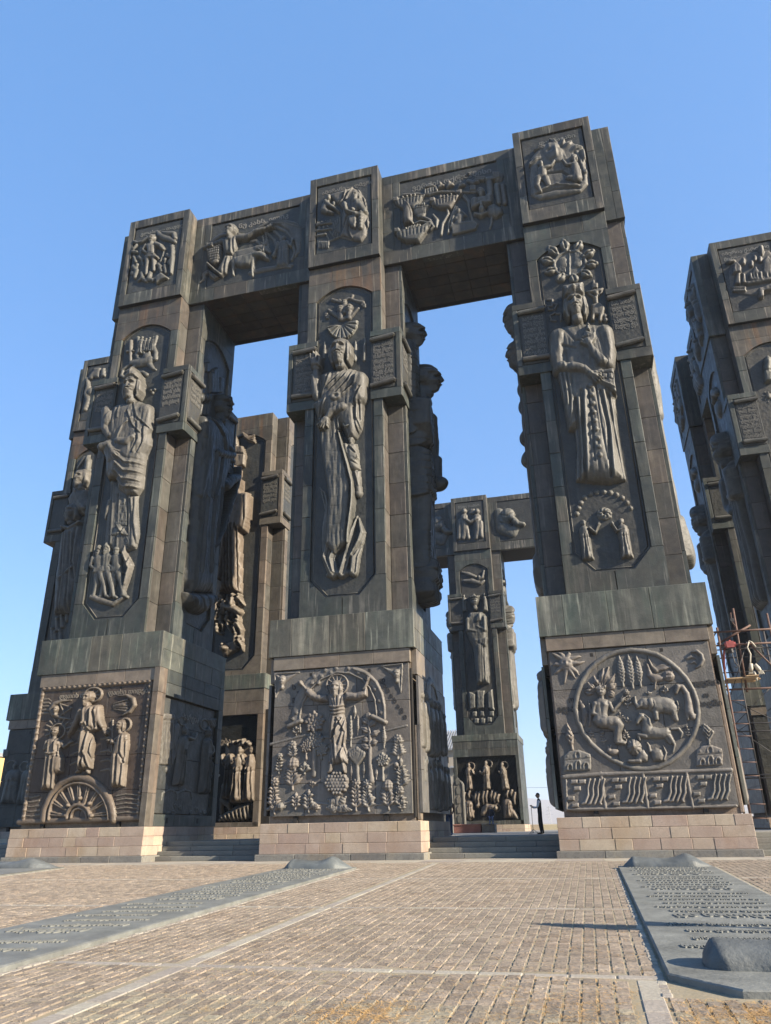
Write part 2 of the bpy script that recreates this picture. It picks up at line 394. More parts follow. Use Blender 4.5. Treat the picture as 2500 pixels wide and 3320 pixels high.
        for sg in (-1, 1):
            s.g(-.22*q, x+sg*.145*k, v+.055*k, .085*k, .06*k)
            s.l(.10*q, .035*k, [x+sg*.05*k, v+.155*k, x+sg*.15*k, v+.185*k, x+sg*.25*k, v+.13*k])
            s.g(.11*q, x+sg*.145*k, v+.045*k, .045*k, .025*k)
            s.g(.06*q, x+sg*.20*k, v-.12*k, .07*k, .07*k); s.g(-.06*q, x+sg*.17*k, v-.27*k, .05*k, .08*k)
        if depth > 1.2: s.g(-.13*q, x, v+.13*k, .16*k, .05*k); s.g(-.10*q, x, v-.23*k, .2*k, .04*k)
        s.c((.16+.08*(depth > 1.2))*q, base+.50*q, [x, v+.13*k, .035*k, x+t*.03*k, v-.08*k, .07*k, x+t*.03*k, v-.11*k, .055*k])
        s.g(-.16*q, x, v-.235*k, .13*k, .022*k); s.g(.06*q, x, v-.285*k, .08*k, .025*k)
        if beard:
            for i in range(-3, 4): s.l(-.07*q, .016*k, [f+i*.065*k, v-.3*k, f+t*.05*k+i*.05*k, v-.5*k, f+t*.06*k+i*.03*k, v-(.40+.42*min(beard, 1.1))*k])
            s.l(.09*q, .03*k, [x-.19*k, v-.28*k, x-.07*k, v-.17*k, x+.07*k, v-.17*k, x+.19*k, v-.28*k])
        if hat == 'cone':
            s.p(.66*q, .24*k, base, [u-.40*k, v+.26*k, u+.40*k, v+.26*k, u+.34*k, v+.55*k, u+.16*k, v+.78*k, u+.02*k, v+.98*k, u-.14*k, v+.76*k, u-.34*k, v+.55*k])
            s.l(.07*q, .035*k, [u-.39*k, v+.30*k, u+.39*k, v+.30*k]); s.l(.06*q, .025*k, [u+.02*k, v+.3*k, u+.02*k, v+.95*k])
            for i in range(4): s.l(-.03*q, .02*k, [u-.34*k, v+(.4+.1*i)*k, u+.34*k, v+(.4+.1*i)*k])
        if hat == 'band':
            s.e(.58*q, base, u, v+.28*k, .41*k, .30*k); s.l(.08*q, .05*k, [u-.38*k, v+.24*k, u+.38*k, v+.24*k])
        if hat == 'crown':
            P = [u-.40*k, v+.26*k, u+.40*k, v+.26*k, u+.48*k, v+.62*k, u+.25*k, v+.48*k, u, v+.78*k, u-.25*k, v+.48*k, u-.48*k, v+.62*k]
            s.p(.68*q, .14*k, base, P); s.l(.07*q, .04*k, [u-.4*k, v+.32*k, u+.4*k, v+.32*k])
        if hat == 'cyl':
            s.p(.70*q, .20*k, base, [u-.38*k, v+.25*k, u+.38*k, v+.25*k, u+.44*k, v+.78*k, u-.44*k, v+.78*k])
            for b in (.31, .72): s.l(.08*q, .035*k, [u-.42*k, v+b*k, u+.42*k, v+b*k])
            s.g(.14*q, u, v+.52*k, .07*k, .12*k); s.g(.10*q, u, v+.52*k, .13*k, .05*k)
            for sg in (-1, 1): s.g(.06*q, u+sg*.26*k, v+.52*k, .05*k, .06*k)
        if hat == 'hood':
            s.e(.46*q, base, u, v+.1*k, .46*k, .56*k); s.e(.60*q, base, f, v-.02*k, .28*k, .43*k)
            for sg in (-1, 1): s.g(-.16*q, f+sg*.13*k, v+.06*k, .07*k, .05*k)
            s.g(.12*q, f, v-.02*k, .045*k, .12*k)
    def robe(s, u, v0, Hh, w=.30, base=0., depth=.14, lean=0., folds=5, hem=1.0, sh=.9):
        """robed standing body of total figure height Hh, without the head"""
        k = w*Hh*.5; L = lean*Hh
        P = [u-k*hem, v0, u+k*hem, v0, u+L*.5+k*.86, v0+.45*Hh, u+L*.8+k*sh, v0+.70*Hh, u+L+k*.8*sh, v0+.80*Hh, u+L+k*.32, v0+.85*Hh,
             u+L-k*.32, v0+.85*Hh, u+L-k*.8*sh, v0+.80*Hh, u+L*.8-k*sh, v0+.70*Hh, u+L*.5-k*.86, v0+.45*Hh]
        s.p(depth*Hh, k*.75, base, P)
        for i in range(folds):
            x = (i+.5)/folds*2-1
            x0 = x*.85*k*hem; x1 = x*.45*k
            s.l((-1)**i*depth*Hh*.22, k*.075, [u+x0, v0, u+L*.4+x1*.9, v0+.38*Hh, u+L*.7+x1, v0+.60*Hh])
        s.l(-depth*Hh*.12, k*.08, [u+L*.6-k*.8, v0+.55*Hh, u+L*.6, v0+.52*Hh, u+L*.6+k*.8, v0+.56*Hh])
    def arm(s, a, r, h, base=0., hand=1.):
        """a: shoulder, elbow, wrist (u,v)*3"""
        a = list(a); n = len(a)//2
        s.c(h, base, sum(([a[2*i], a[2*i+1], r*(1-.22*i)] for i in range(n)), []))
        if hand:
            x, y = a[-2], a[-1]; dx, dy = x-a[-4], y-a[-3]; L = max(math.hypot(dx, dy), 1e-6); dx, dy = dx/L, dy/L
            q = r*1.0
            s.c(h*.95, base, [x, y, q*.8, x+dx*q*1.0, y+dy*q*1.0, q*.75])
            for i in range(4):
                o = (i-1.5)*.42*q
                s.c(h*.8, base, [x+dx*q-dy*o, y+dy*q+dx*o, q*.26, x+dx*q*(2.3-.2*abs(i-1.4))-dy*o*1.25, y+dy*q*(2.3-.2*abs(i-1.4))+dx*o*1.25, q*.2])
            s.c(h*.8, base, [x+dx*q*.2-dy*q*.6, y+dy*q*.2+dx*q*.6, q*.28, x+dx*q*1.2-dy*q*1.2, y+dy*q*1.2+dx*q*1.2, q*.2])
    def mesh(s, name, d, h0, mat, nz=.010, shrink=None):
        H = s.H; m = H > .004
        if not m.any(): return None
        mx = H.max(); a = min(.04, .08*mx)*np.clip((H-.06)/.25, 0, 1)          # worked drapery: long shallow furrows on the deep figures
        fur = vnoise(H.shape, .9/s.d, .11/s.d)+.6*vnoise(H.shape, .35/s.d, .07/s.d)
        fur = np.where(fur > 0, fur, fur*1.6)
        H = np.where(m, np.maximum(H+a*fur+nz*(vnoise(H.shape, 6)+.6*vnoise(H.shape, 2.3)), .006), -.03)
        cell = m[:-1, :-1] | m[1:, :-1] | m[:-1, 1:] | m[1:, 1:]
        use = np.zeros(H.shape, bool)
        use[:-1, :-1] |= cell; use[1:, :-1] |= cell; use[:-1, 1:] |= cell; use[1:, 1:] |= cell
        idx = np.full(H.shape, -1, np.int32); idx[use] = np.arange(use.sum())
        V = fr_np(d, s.U[use], h0+H[use], s.V[use])
        j, i = np.nonzero(cell)
        F = np.stack([idx[j, i], idx[j, i+1], idx[j+1, i+1], idx[j+1, i]], -1)
        return mesh_np(name, V, F, mat, True)
def expand(ops):
    """traced shapes are stored in centimetres; turn them into metres and unfold plants, trees, rings and robed figures"""
    out = []
    q = lambda a: np.asarray(a, float)/100
    for o in ops:
        k = o[0]
        if k == 'c': out.append(('c', o[1], o[2], np.maximum(q(o[3]).reshape(-1, 3), (-1e9, -1e9, .012))))
        elif k == 'p': out.append(('p', o[1], max(o[2]/100, .02), o[3], q(o[4])))
        elif k == 'l': out.append(('l', o[1]*1.5, max(o[2]/155, .018), q(o[3])))
        elif k == 'e': out.append(('e', o[1], o[2])+tuple(x/100 for x in o[3:7])+(o[7],))
        elif k == 'g': out.append(('g', o[1])+tuple(x/100 for x in o[2:6]))
        elif k == 'H': out.append(('H', o[1]/100, o[2]/100, o[3]/100, o[4]))
        elif k == 'a': out.append(('a', max(o[1]/100, .02), o[2], o[3], q(o[4])))
        elif k == 'O':
            u, v, ru, rv, a0, a1, r = (x/100 for x in o[3:10]); n = 28
            out.append(('c', o[1], o[2], np.array([(u+ru*math.cos(a0+(a1-a0)*i/n), v+rv*math.sin(a0+(a1-a0)*i/n), max(r, .015)) for i in range(n+1)])))
        elif k == 'F':
            u, v, Hh, w = o[1]/100, o[2]/100, o[3]/100, dict(o[4])
            b = w.get('base', 0); dp = w.get('depth', .14); ln = w.get('lean', 0); t = w.get('t', 0)
            out.append(('R', u, v, Hh, dict(w=w.get('w', .3), base=b, depth=dp, lean=ln, folds=w.get('folds', 5), hem=w.get('hem', 1.0))))
            out.append(('H', u+ln*Hh+t*.01*Hh, v+.925*Hh, .15*Hh, dict(beard=w.get('beard', 0), hat=w.get('hat', ''), t=t, hair=w.get('hair', 1), base=b+.02)))
            for a in w.get('arms', ()): out.append(('a', w['ar']/100 if 'ar' in w else .035*Hh, dp*.5*Hh, b+dp*.6*Hh, q(a)))
        elif k == 'PL':
            u, v, Hh, n, w, h, top = o[1]/100, o[2]/100, o[3]/100, o[4], o[5]/100, o[6], o[7]
            w *= 1.15; h *= 1.3
            bend = random.uniform(-.1, .1)*Hh
            cx = lambda t: u+bend*math.sin(t*2.6)
            out.append(('c', h*.8, 0, [cx(i/4), v+Hh*.9*i/4, w*(.3-.03*i)] if False else np.array([(cx(i/4), v+Hh*.9*i/4, w*(.3-.03*i)) for i in range(5)])))
            for i in range(n):
                y = v+Hh*(.12+.68*i/n); x = cx(.12+.68*i/n)
                for s in (-1, 1):
                    g = (1-.35*i/n)*random.uniform(.8, 1.2)
                    out.append(('c', h*random.uniform(.85, 1.2), 0, np.array([(x, y, w*.18), (x+s*w*1.1*g, y+w*.9*g, w*.55*g), (x+s*w*2.1*g, y+w*random.uniform(.7, 1.5)*g, w*.1)])))
                    out.append(('l', -.025, max(w*.1, .02), np.array([(x, y), (x+s*w*2.0*g, y+w*1.2*g)])))
            tx = cx(1); ty = v+Hh
            if top == 'f':
                for a in range(7):
                    a = a*.8976; out.append(('c', h, 0, np.array([(tx, ty-w*.6, w*.3), (tx+math.cos(a)*w*.9, ty-w*.6+math.sin(a)*w*.9, w*.42)])))
                out.append(('e', h*1.4, 0, tx, ty-w*.6, w*.4, w*.4, 0))
            elif top == 'b':
                out.append(('e', h*1.8, 0, tx, ty-w, w*1.4, w*1.4, 0))
                for i in (-1, 0, 1):
                    out.append(('l', -.03, max(w*.15, .02), np.array([(tx+i*w*.8, ty+w*.4), (tx+i*w*.8, ty-w*2.4)])))
                    out.append(('l', -.03, max(w*.15, .02), np.array([(tx-w*1.4, ty-w+i*w*.8), (tx+w*1.4, ty-w+i*w*.8)])))
            else: out.append(('c', h, 0, np.array([(tx, ty-w*1.5, w*.3), (tx, ty-w*.6, w*.6), (tx, ty+w*.3, w*.1)])))
        elif k == 'CY':
            u, v, Hh, w, h = o[1]/100, o[2]/100, o[3]/100, o[4]/100, o[5]
            out.append(('c', h*.8, 0, np.array([(u, v, w*.25), (u, v+Hh*.25, w*.22)])))
            out.append(('c', h*1.3, 0, np.array([(u, v+Hh*.2, w*.5), (u, v+Hh*.45, w), (u, v+Hh*.75, w*.7), (u, v+Hh, w*.1)])))
            for i in range(7):
                y = v+Hh*(.2+.1*i)
                for s in (-1, 1): out.append(('l', -.04, max(w*.16, .02), np.array([(u, y), (u+s*w*.9, y+w*.9)])))
        elif k == 'TR':
            u, v, Hh, r, h, tw = o[1]/100, o[2]/100, o[3]/100, o[4]/100, o[5], o[6]/100
            out.append(('c', h*.9, 0, np.array([(u, v, tw), (u, v+Hh-r, tw*.7)])))
            out.append(('e', h*.8, 0, u, v+Hh-r, r*.95, r*.95, 0))
            for i in range(22):
                a = i*2.4; g = r*.92*math.sqrt((i+.5)/22)
                out.append(('e', h*.9, h*.45, u+math.cos(a)*g, v+Hh-r+math.sin(a)*g, r*.24, r*.2, a))
                out.append(('l', -.03, .02, np.array([(u+math.cos(a)*g-r*.15, v+Hh-r+math.sin(a)*g), (u+math.cos(a)*g+r*.15, v+Hh-r+math.sin(a)*g+.03)])))
    return out
def bbox_ops(ops):
    B = [9e9, -9e9, 9e9, -9e9]
    def ex(u0, u1, v0, v1):
        B[0] = min(B[0], u0); B[1] = max(B[1], u1); B[2] = min(B[2], v0); B[3] = max(B[3], v1)
    for o in ops:
        k = o[0]
        if k == 'c':
            a = np.asarray(o[3]).reshape(-1, 3); r = a[:, 2].max(); ex(a[:, 0].min()-r, a[:, 0].max()+r, a[:, 1].min()-r, a[:, 1].max()+r)
        elif k == 'p': a = np.asarray(o[4]).reshape(-1, 2); ex(a[:, 0].min(), a[:, 0].max(), a[:, 1].min(), a[:, 1].max())
        elif k == 'e': r = max(o[5], o[6]); ex(o[3]-r, o[3]+r, o[4]-r, o[4]+r)
        elif k == 'H': ex(o[1]-.6*o[3], o[1]+.6*o[3], o[2]-.9*o[3], o[2]+1.0*o[3])
        elif k == 'R': w = o[4].get('w', .3)*o[3]+abs(o[4].get('lean', 0))*o[3]; ex(o[1]-w, o[1]+w, o[2], o[2]+o[3])
        elif k == 'a': a = np.asarray(o[4]).reshape(-1, 2); r = o[1]*3.6; ex(a[:, 0].min()-r, a[:, 0].max()+r, a[:, 1].min()-r, a[:, 1].max()+r)
    return B
def relief(name, parent, d, h0, res, ops, mat, label=None, nz=.010, off=None, gain=1.0):
    ops = expand(ops)
    B = bbox_ops(ops); R = Relief(B[0]-.05, B[1]+.05, B[2]-.05, B[3]+.05, res)
    for o in ops:
        k = o[0]
        if k == 'c': R.c(o[1], o[2], o[3])
        elif k == 'p': R.p(o[1], o[2], o[3], o[4])
        elif k == 'l': R.l(o[1], o[2], o[3])
        elif k == 'e': R.e(*o[1:])
        elif k == 'g': R.g(*o[1:])
        elif k == 'H': R.head(o[1], o[2], o[3], **o[4])
        elif k == 'R': R.robe(o[1], o[2], o[3], **o[4])
        elif k == 'a': R.arm(o[4].ravel(), o[1], o[2], o[3])
    if gain != 1: R.H = np.where(R.H > 0, R.H*gain, R.H)
    me = R.mesh(name, d, h0, mat, nz)
    if not me: return None
    o = mobj(name, me, parent, (0, 0, 0), label)
    p = parent; off = Vector((0, 0, 0))
    while p is not None and p.parent is not None: off -= p.location; p = p.parent
    o.location = off
    return o

# ------------------------------------------------------------------ lettering (Georgian script, drawn as raised strokes, the dark ones coloured like shaded cuts)
_TX = {}
def text_mesh(body, size, ext, mat, res=1, align='LEFT'):
    key = (body, size, ext, mat.name, align)
    if key in _TX: return _TX[key]
    cu = bpy.data.curves.new('lettering', 'FONT'); cu.body = body; cu.size = size; cu.extrude = ext; cu.resolution_u = res
    cu.align_x = align; cu.space_line = 1.05; cu.offset = size*.03
    o = bpy.data.objects.new('lettering', cu); COL.objects.link(o)
    bpy.context.view_layer.update()
    me = bpy.data.meshes.new_from_object(o.evaluated_get(bpy.context.evaluated_depsgraph_get()))
    me.name = 'lettering'; me.materials.clear(); me.materials.append(mat)
    bpy.data.objects.remove(o); _TX[key] = me
    return me
def lettering(name, parent, d, u, h, v, body, size, mat, ext=.012, align='LEFT', tilt=0.):
    o = mobj(name, text_mesh(body, size, ext, mat, 1, align), parent)
    ex = Vector(fr(d, 1, 0, 0)); ez = Vector((0, 0, 1)); en = Vector(fr(d, 0, 1, 0))
    R = Matrix((ex, ez, en)).transposed() @ Matrix.Rotation(tilt, 3, 'Z')
    o.matrix_local = Matrix.Translation(Vector(fr(d, u, h, v))) @ R.to_4x4()
    return o
# ------------------------------------------------------------------ numbers of the monument (metres)
XS = {'p0': -33.74, 'p1': -21.9, 'p2': -9.964, 'p3': 1.826, 'p4': 13.49}
YC = 33.48; PY = 12.0
HK, HB, HC, WL, FF = 3.46, 3.335, 3.304, 2.05, 3.0
ZK, ZB, ZC0, ZC, ZA0, ZA1, ZS, ZT = .24, 1.37, 8.13, 9.81, 20.73, 24.83, 29.73, 36.27
PLAT = .76
COURSES = np.linspace(ZC, ZS, 13)

# ------------------------------------------------------------------ setting: ground, platform, steps
ground_m = stone('dry_ground', (.14, .125, .09), (.18, .155, .12), (.11, .10, .07), rnd=0, scale=.15, bumps=.3)
V = [(-5600, -700, -.35), (5600, -700, -.35), (5600, 5600, -.35), (-5600, 5600, -.35)]
tag(mobj('ground', mesh_np('ground', V, [(0, 1, 2, 3)], ground_m)), kind='structure')
plat_m = stone('platform_paving', (.155, .148, .132), (.195, .188, .172), rnd=.08, scale=.6, bumps=.2)
platform = tag(link(bpy.data.objects.new('platform', None)), kind='structure')
me = box_mesh(120, 75.5, PLAT+.3, plat_m, 0)
mobj('platform_base', me, platform, (-10, 31.6+75.5/2+.9, PLAT/2-.15-.02))
# flagstones of the platform that show between the pillars
for (xa, xb) in ((-6.6, -1.4), (-18.6, -13.3)):
    for j in range(7):
        n = 4
        for i in range(n):
            box('flagstone', platform, xa+(xb-xa)*i/n+.006, xa+(xb-xa)*(i+1)/n-.006, 32.52+j*1.3, 32.52+(j+1)*1.3-.012, PLAT-.07, PLAT+random.uniform(-.004, .004), plat_m, .008)
def flight(x0, x1, y0):
    st = tag(link(bpy.data.objects.new('stairs', None)), kind='structure')
    n = 4; rz = PLAT/n
    for i in range(n):
        z1 = (i+1)*rz-.002; ya = y0+i*.34
        x = x0; off = random.uniform(.8, 1.8)
        while x < x1-.05:
            e = min(x1, x+off)
            if x1-e < .5: e = x1
            box('step_stone', st, x+.004, e-.004, ya, y0+n*.34+.5+(.0 if i < n-1 else .15), z1-rz+.002, z1, M['step'], .014)
            x = e; off = random.uniform(1.5, 2.6)
    return st
for (a, b) in (('p1', 'p2'), ('p2', 'p3'), ('p0', 'p1'), ('p3', 'p4')):
    flight(XS[a]+HB+.02, XS[b]-HB-.02, 31.05)

# ------------------------------------------------------------------ pillars
def split(a, b, cuts):
    """cut the span a..b in stones with the given widths repeated"""
    out = [a]; i = 0
    while out[-1] < b-1e-6:
        n = out[-1]+cuts[i % len(cuts)]; i += 1
        if b-n < cuts[i % len(cuts)]*.45: n = b
        out.append(min(n, b))
    return list(zip(out[:-1], out[1:]))
def leaf_frame(parent, d, mat, topmat, u_out=WL, h=FF, th=.16, niche=True):
    """one face of the cross-shaped shaft: stiles, arched head and chamfered foot round a sunk niche"""
    j = .006
    for k in range(12):
        z0, z1 = COURSES[k], COURSES[k+1]
        for s in (-1, 1):
            a, b = (-u_out, -1.57) if s < 0 else (1.57, u_out)
            za, zb = max(z0, 11.6), min(z1, 27.45)
            if zb-za > .2: slab('cladding_block', parent, d, a+j, b-j, h-th, h+random.uniform(-.008, .008), za+j, zb-j, mat)
    # foot
    for s in (-1, 1):
        P = [(s*WL, ZC+j), (s*WL, 11.6-j), (s*1.57, 11.6-j), (s*.80, 10.72), (s*.02, 10.72), (s*.02, ZC+j)]
        if s > 0: P = P[::-1]
        P = [(u*.997 if abs(u) > 2 else u, v) for u, v in P][::-1] if s > 0 else [(u*.997 if abs(u) > 2 else u, v) for u, v in P][::-1]
        # ensure counter-clockwise
        A = sum(P[i][0]*P[(i+1) % len(P)][1]-P[(i+1) % len(P)][0]*P[i][1] for i in range(len(P)))
        prism('cladding_block', parent, d, P if A > 0 else P[::-1], h-th, h, mat)
    # head with the segmental arch
    arc = []
    for i in range(13):
        t = i/12; u = 1.57*(1-t); arc.append((u, 27.45+.72*(1-(u/1.57)**2)))
    for s in (-1, 1):
        P = [(s*(WL-j), 27.45+j), (s*(WL-j), 28.6)]+[(s*.0 + s*.004, 28.6)]+[(s*max(u, .004), v) for u, v in arc[::-1]]+[(s*1.57, 27.45+j)]
        A = sum(P[i][0]*P[(i+1) % len(P)][1]-P[(i+1) % len(P)][0]*P[i][1] for i in range(len(P)))
        prism('cladding_block', parent, d, P if A > 0 else P[::-1], h-th, h-.003, topmat)
    for (a, b) in ((-WL, -.7), (-.7, .9), (.9, WL)):
        slab('cladding_block', parent, d, a+j, b-j, h-th, h+random.uniform(-.006, .006), 28.6+j, ZS-.01, topmat)
    # niche plate, its sunk field and fine raised lip
    P = [(-.80, 10.74), (.80, 10.74), (1.56, 11.62), (1.56, 27.45)]+[(u*.99, v-.01) for u, v in arc]+[(-u*.99, v-.01) for u, v in arc[::-1][1:]]+[(-1.56, 11.62)]
    npan = prism('niche_panel', parent, d, P, h-.40, h-.13, M['niche'])
    lip = MB()
    Q = [(-.74, 10.86), (.74, 10.86), (1.46, 11.68), (1.46, 27.40)]+[(u*.93, v-.1) for u, v in arc[1:]]+[(-u*.93, v-.1) for u, v in arc[::-1][1:-1]]+[(-1.46, 27.40), (-1.46, 11.68)]
    lip.tube([fr(d, u, h-.13, v) for u, v in Q+Q[:1]], .028, 6)
    lip.build('niche_lip', M['fig'], npan, smooth=True)
    return npan
def scroll_plate(parent, d, s, h, lines=None, mat=None, size=.34, seed=0):
    """raised tablet on a corner block: plate, two scroll rods, lettering"""
    u0, u1 = (1.50, 2.72) if s > 0 else (-2.72, -1.50)
    pl = slab('text_tablet', parent, d, u0, u1, h-.10, h+.045, 21.3, 24.42, M['niche'], .01)
    off = Vector(pl.location)
    g = node('scroll', pl); g.location = -off
    for v, tl in ((24.28, .10), (21.55, -.06 if s < 0 else .16)):
        tl = tl*(1 if s > 0 else .4)
        a, b = (u0-.02, u1-.0)
        P = [fr(d, a, h+.13, v-tl*.5), fr(d, b, h+.15, v+tl*.5)]
        mb = MB(); mb.tube(P, .125, 10)
        for q in (P[0], P[1]):
            e = Vector(P[1])-Vector(P[0]); e.normalize(); c = Vector(q)
            sg = -1 if q is P[0] else 1
            mb.tube([c-e*sg*.02, c+e*sg*.035], .085, 8); mb.tube([c, c+e*sg*.07], .04, 8)
        o = mb.build('scroll_rod', M['fig'], pl, smooth=False); o.location = -off
    bpy.data.objects.remove(g)
    if lines:
        for i, t in enumerate(lines):
            o = lettering('inscription', pl, d, u0+.10, h+.046, 23.80-i*.34, t, size, M['letter'], .02, tilt=.015)
            wd = max(v.co.x for v in o.data.vertices)
            if wd > 1.02: o.scale = (1.02/wd, 1, 1)
            o.location = Vector(o.location)-off
    return pl
def pillar(key, x, y, label, block=True, faces=(0, 1, 3), detail=2, group='carved pillars of the colonnade', clads=('clad', 'clad', 'rust'), stonemat='base', front_plinth=True, z_off=0.):
    t = thing('carved_pillar', (x, y, z_off), label, 'pillar', group)
    cm, fm, tm = (M[c] for c in clads)
    J = .008
    # --- kerb and stone base
    base = box('base_core', t, -HB+.2, HB-.2, -HB+.2, HB-.2, -.3, ZB-.005, M['core'], 0)
    hk = HB+.125
    for d in (0, 1, 3):
        if d not in faces and detail < 2: continue
        ext = HB if d != 0 else hk
        for (a, b) in split(-ext, ext, [1.7, 2.3, 1.4]):
            slab('kerb_stone', t, d, a+J*.5, b-J*.5, HB-.25, hk+random.uniform(-.006, .006), -.02, ZK, M['granite'], .02)
        zc = np.linspace(ZK, ZB, 4)
        for k in range(3):
            w = [[1.05, .72, 1.25, .6, .95], [.62, 1.1, .8, 1.3, .7], [1.2, .9, .65, 1.0, .78]][k]
            w = w[random.randrange(5):]+w
            e = HB if d == 0 else HB-.24
            for (a, b) in split(-e, e, w):
                p = random.uniform(-.008, .01)
                slab('base_stone', t, d, a+J*.4, b-J*.4, HB-.24, HB+p-.012*k, zc[k]+J*.4, zc[k+1]-J*.4, M[stonemat], .014)
    # --- plinth body
    box('plinth_core', t, -3.06, 3.06, -2.97, 2.97, ZB, ZC0+.02, M['core'] if front_plinth else M['dark'], 0)
    if front_plinth: box('cap_core', t, -HC+.14, HC-.14, -HC+.14, HC-.14, ZC0+.03, ZC-.02, M['dark'], 0)
    for d in (0, 1, 3) if front_plinth else ():
        e = HC if d == 0 else HC-.14
        cuts = [1.05, 1.75, 1.65, 1.9] if d == 0 else [1.0, 1.4, 1.2]
        if d == 0:
            for (a, b) in split(-e, e, cuts):
                slab('cap_block', t, d, a+.005, b-.005, HC-.14, HC+random.uniform(-.006, .006), ZC0, ZC, M['cap'], .012)
        else:
            for z0, z1 in ((ZC0, ZC0+.86), (ZC0+.86, ZC)):
                for (a, b) in split(-e, e, [random.uniform(1.1, 1.9) for _ in range(3)]):
                    slab('cap_block', t, d, a+.005, b-.005, HC-.14, HC+random.uniform(-.006, .006), z0+.004, z1-.004, M['cap'], .012)
    if front_plinth: slab('cap_lid', t, 0, -HC+.01, HC-.01, -HC+.01, HC-.01, ZC-.05, ZC-.004, M['cap'], 0)
    # --- shaft
    cr = .14
    box('shaft_core', t, -WL+cr, WL-cr, -FF+.42, FF-cr, ZC-.05, ZS-.005, M['joint'], 0)
    box('shaft_core', t, -FF+.42, FF-.42, -WL+cr, WL-cr, ZC-.05, ZS-.008, M['joint'], 0)
    slab('shaft_lid', t, 0, -WL+.02, WL-.02, -FF+.02, FF-.02, ZS-.06, ZS-.006, cm, 0)
    slab('shaft_lid', t, 0, -FF+.02, FF-.02, -WL+.02, WL-.02, ZS-.06, ZS-.007, cm, 0)
    niches = {}
    for d in (0, 1, 3):
        niches[d] = leaf_frame(t, d, fm if d == 0 else cm, tm if d == 0 else cm)
    slab('back_face', t, 2, -WL, WL, FF-cr-.05, FF, ZC, ZS, cm, 0)
    for k in range(12):                             # the corner re-entrants
        z0, z1 = COURSES[k]+.006, COURSES[k+1]-.006
        for sx in (-1, 1):
            for sy in (-1, 1):
                if sy > 0 and sx < 0 and detail < 3: 
                    if k: continue
                    z0b, z1b = ZC, ZS
                else: z0b, z1b = z0, z1
                q = random.uniform(-.006, .006)
                # face looking sideways (side of the front or back leaf)
                box('cladding_block', t, sx*(WL-cr), sx*(WL+q), sy*(WL+.002), sy*(FF-.165), z0b, z1b, M['notch'], .012)
                # face looking forward or back (side of the lateral leaf)
                q = random.uniform(-.006, .006)
                box('cladding_block', t, sx*(WL+.012), sx*(FF-.165), sy*(WL-cr), sy*(WL+q), z0b, z1b, M['notch'], .012)
    # --- corner blocks carrying the tablets
    for sx in (-1, 1):
        for sy in (-1, 1):
            ar = node('corner_block', t)
            box('arm_core', ar, sx*(WL+.008), sx*(FF-.03), sy*(WL+.008), sy*(FF-.03), ZA0+.01, ZA1-.01, cm, .012)
            if sy < 0:
                zz = [ZA0, 21.2, 24.5, ZA1]
                slab('arm_frame', ar, 0, sx*1.44, sx*(FF+.04), FF-.05, FF+.075, ZA0, 21.22, fm, .012)
                slab('arm_frame', ar, 0, sx*1.44, sx*(FF+.04), FF-.05, FF+.075, 24.50, ZA1, fm, .012)
                slab('arm_frame', ar, 0, sx*2.80, sx*(FF+.04), FF-.05, FF+.075, 21.225, 24.495, fm, .012)
                slab('arm_frame', ar, 0, sx*1.44, sx*2.795, FF-.06, FF+.01, 21.225, 24.495, fm, .0)
            if sx > 0 or detail > 1:
                d = 1 if sx > 0 else 3
                us = sy if d == 1 else -sy
                slab('arm_frame', ar, d, us*1.44, us*(FF-.052), FF-.05, FF+.07, ZA0, 21.22, cm, .012)
                slab('arm_frame', ar, d, us*1.44, us*(FF-.052), FF-.05, FF+.07, 24.50, ZA1, cm, .012)
                slab('arm_frame', ar, d, us*2.80, us*(FF-.052), FF-.05, FF+.07, 21.225, 24.495, cm, .012)
                slab('arm_frame', ar, d, us*1.44, us*2.795, FF-.06, FF+.01, 21.225, 24.495, M['strip'] if key in ('p1', 'p2') and sx > 0 and sy < 0 else cm, .0)
    # --- crowning block
    bl = {}
    if block:
        hb = 3.22
        box('block_core', t, -WL+.05, WL-.05, -hb+.35, hb-.05, ZS+.02, ZT-.02, cm, 0)
        box('block_core', t, -2.95, 2.95, -2.2, 2.2, ZS+.03, ZT-.03, cm, 0)
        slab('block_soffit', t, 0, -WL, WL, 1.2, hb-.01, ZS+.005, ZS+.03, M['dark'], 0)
        for d in (0, 1, 3):
            hh = hb if d == 0 else 3.08
            ww = WL if d == 0 else 2.257
            zz = [(30.05, 31.7), (31.7, 33.4), (33.4, 35.0), (35.0, 35.68)]
            for s in (-1, 1):
                a, b = (-ww, -1.66) if s < 0 else (1.66, ww)
                for (z0, z1) in ((ZS+.012, 31.6), (31.6, 33.7), (33.7, ZT)):
                    slab('block_stone', t, d, a+.004, b-.004, hh-.4, hh+random.uniform(-.005, .005), z0+.004, z1-.004, M['frame'] if d == 0 else cm, .012)
            for (z0, z1) in ((ZS+.012, 30.57), (35.66, ZT)):
                for (a, b) in ((-1.66, .15), (.15, 1.66)):
                    slab('block_stone', t, d, a+.004, b-.004, hh-.4, hh+random.uniform(-.005, .005), z0+.004, z1-.004, M['frame'] if d == 0 else cm, .012)
            bl[d] = slab('relief_panel', t, d, -1.60, 1.60, hh-.42, hh-.07, 30.63, 35.6, M['niche'], .015)
        for sx in (-1, 1):
            for sy in (-1, 1):
                for (z0, z1) in ((ZS+.012, 32.0), (32.0, 34.2), (34.2, ZT)):
                    if sy < 0 or sx > 0:
                        box('block_stone', t, sx*(WL-.06), sx*(WL-.003), sy*2.262, sy*(hb-.41), z0+.004, z1-.004, M['frame'] if sx > 0 else cm, .0)
                        box('block_stone', t, sx*(WL+.002), sx*(3.08-.41), sy*2.19, sy*2.252, z0+.004, z1-.004, cm, .0)
    return t, niches, bl
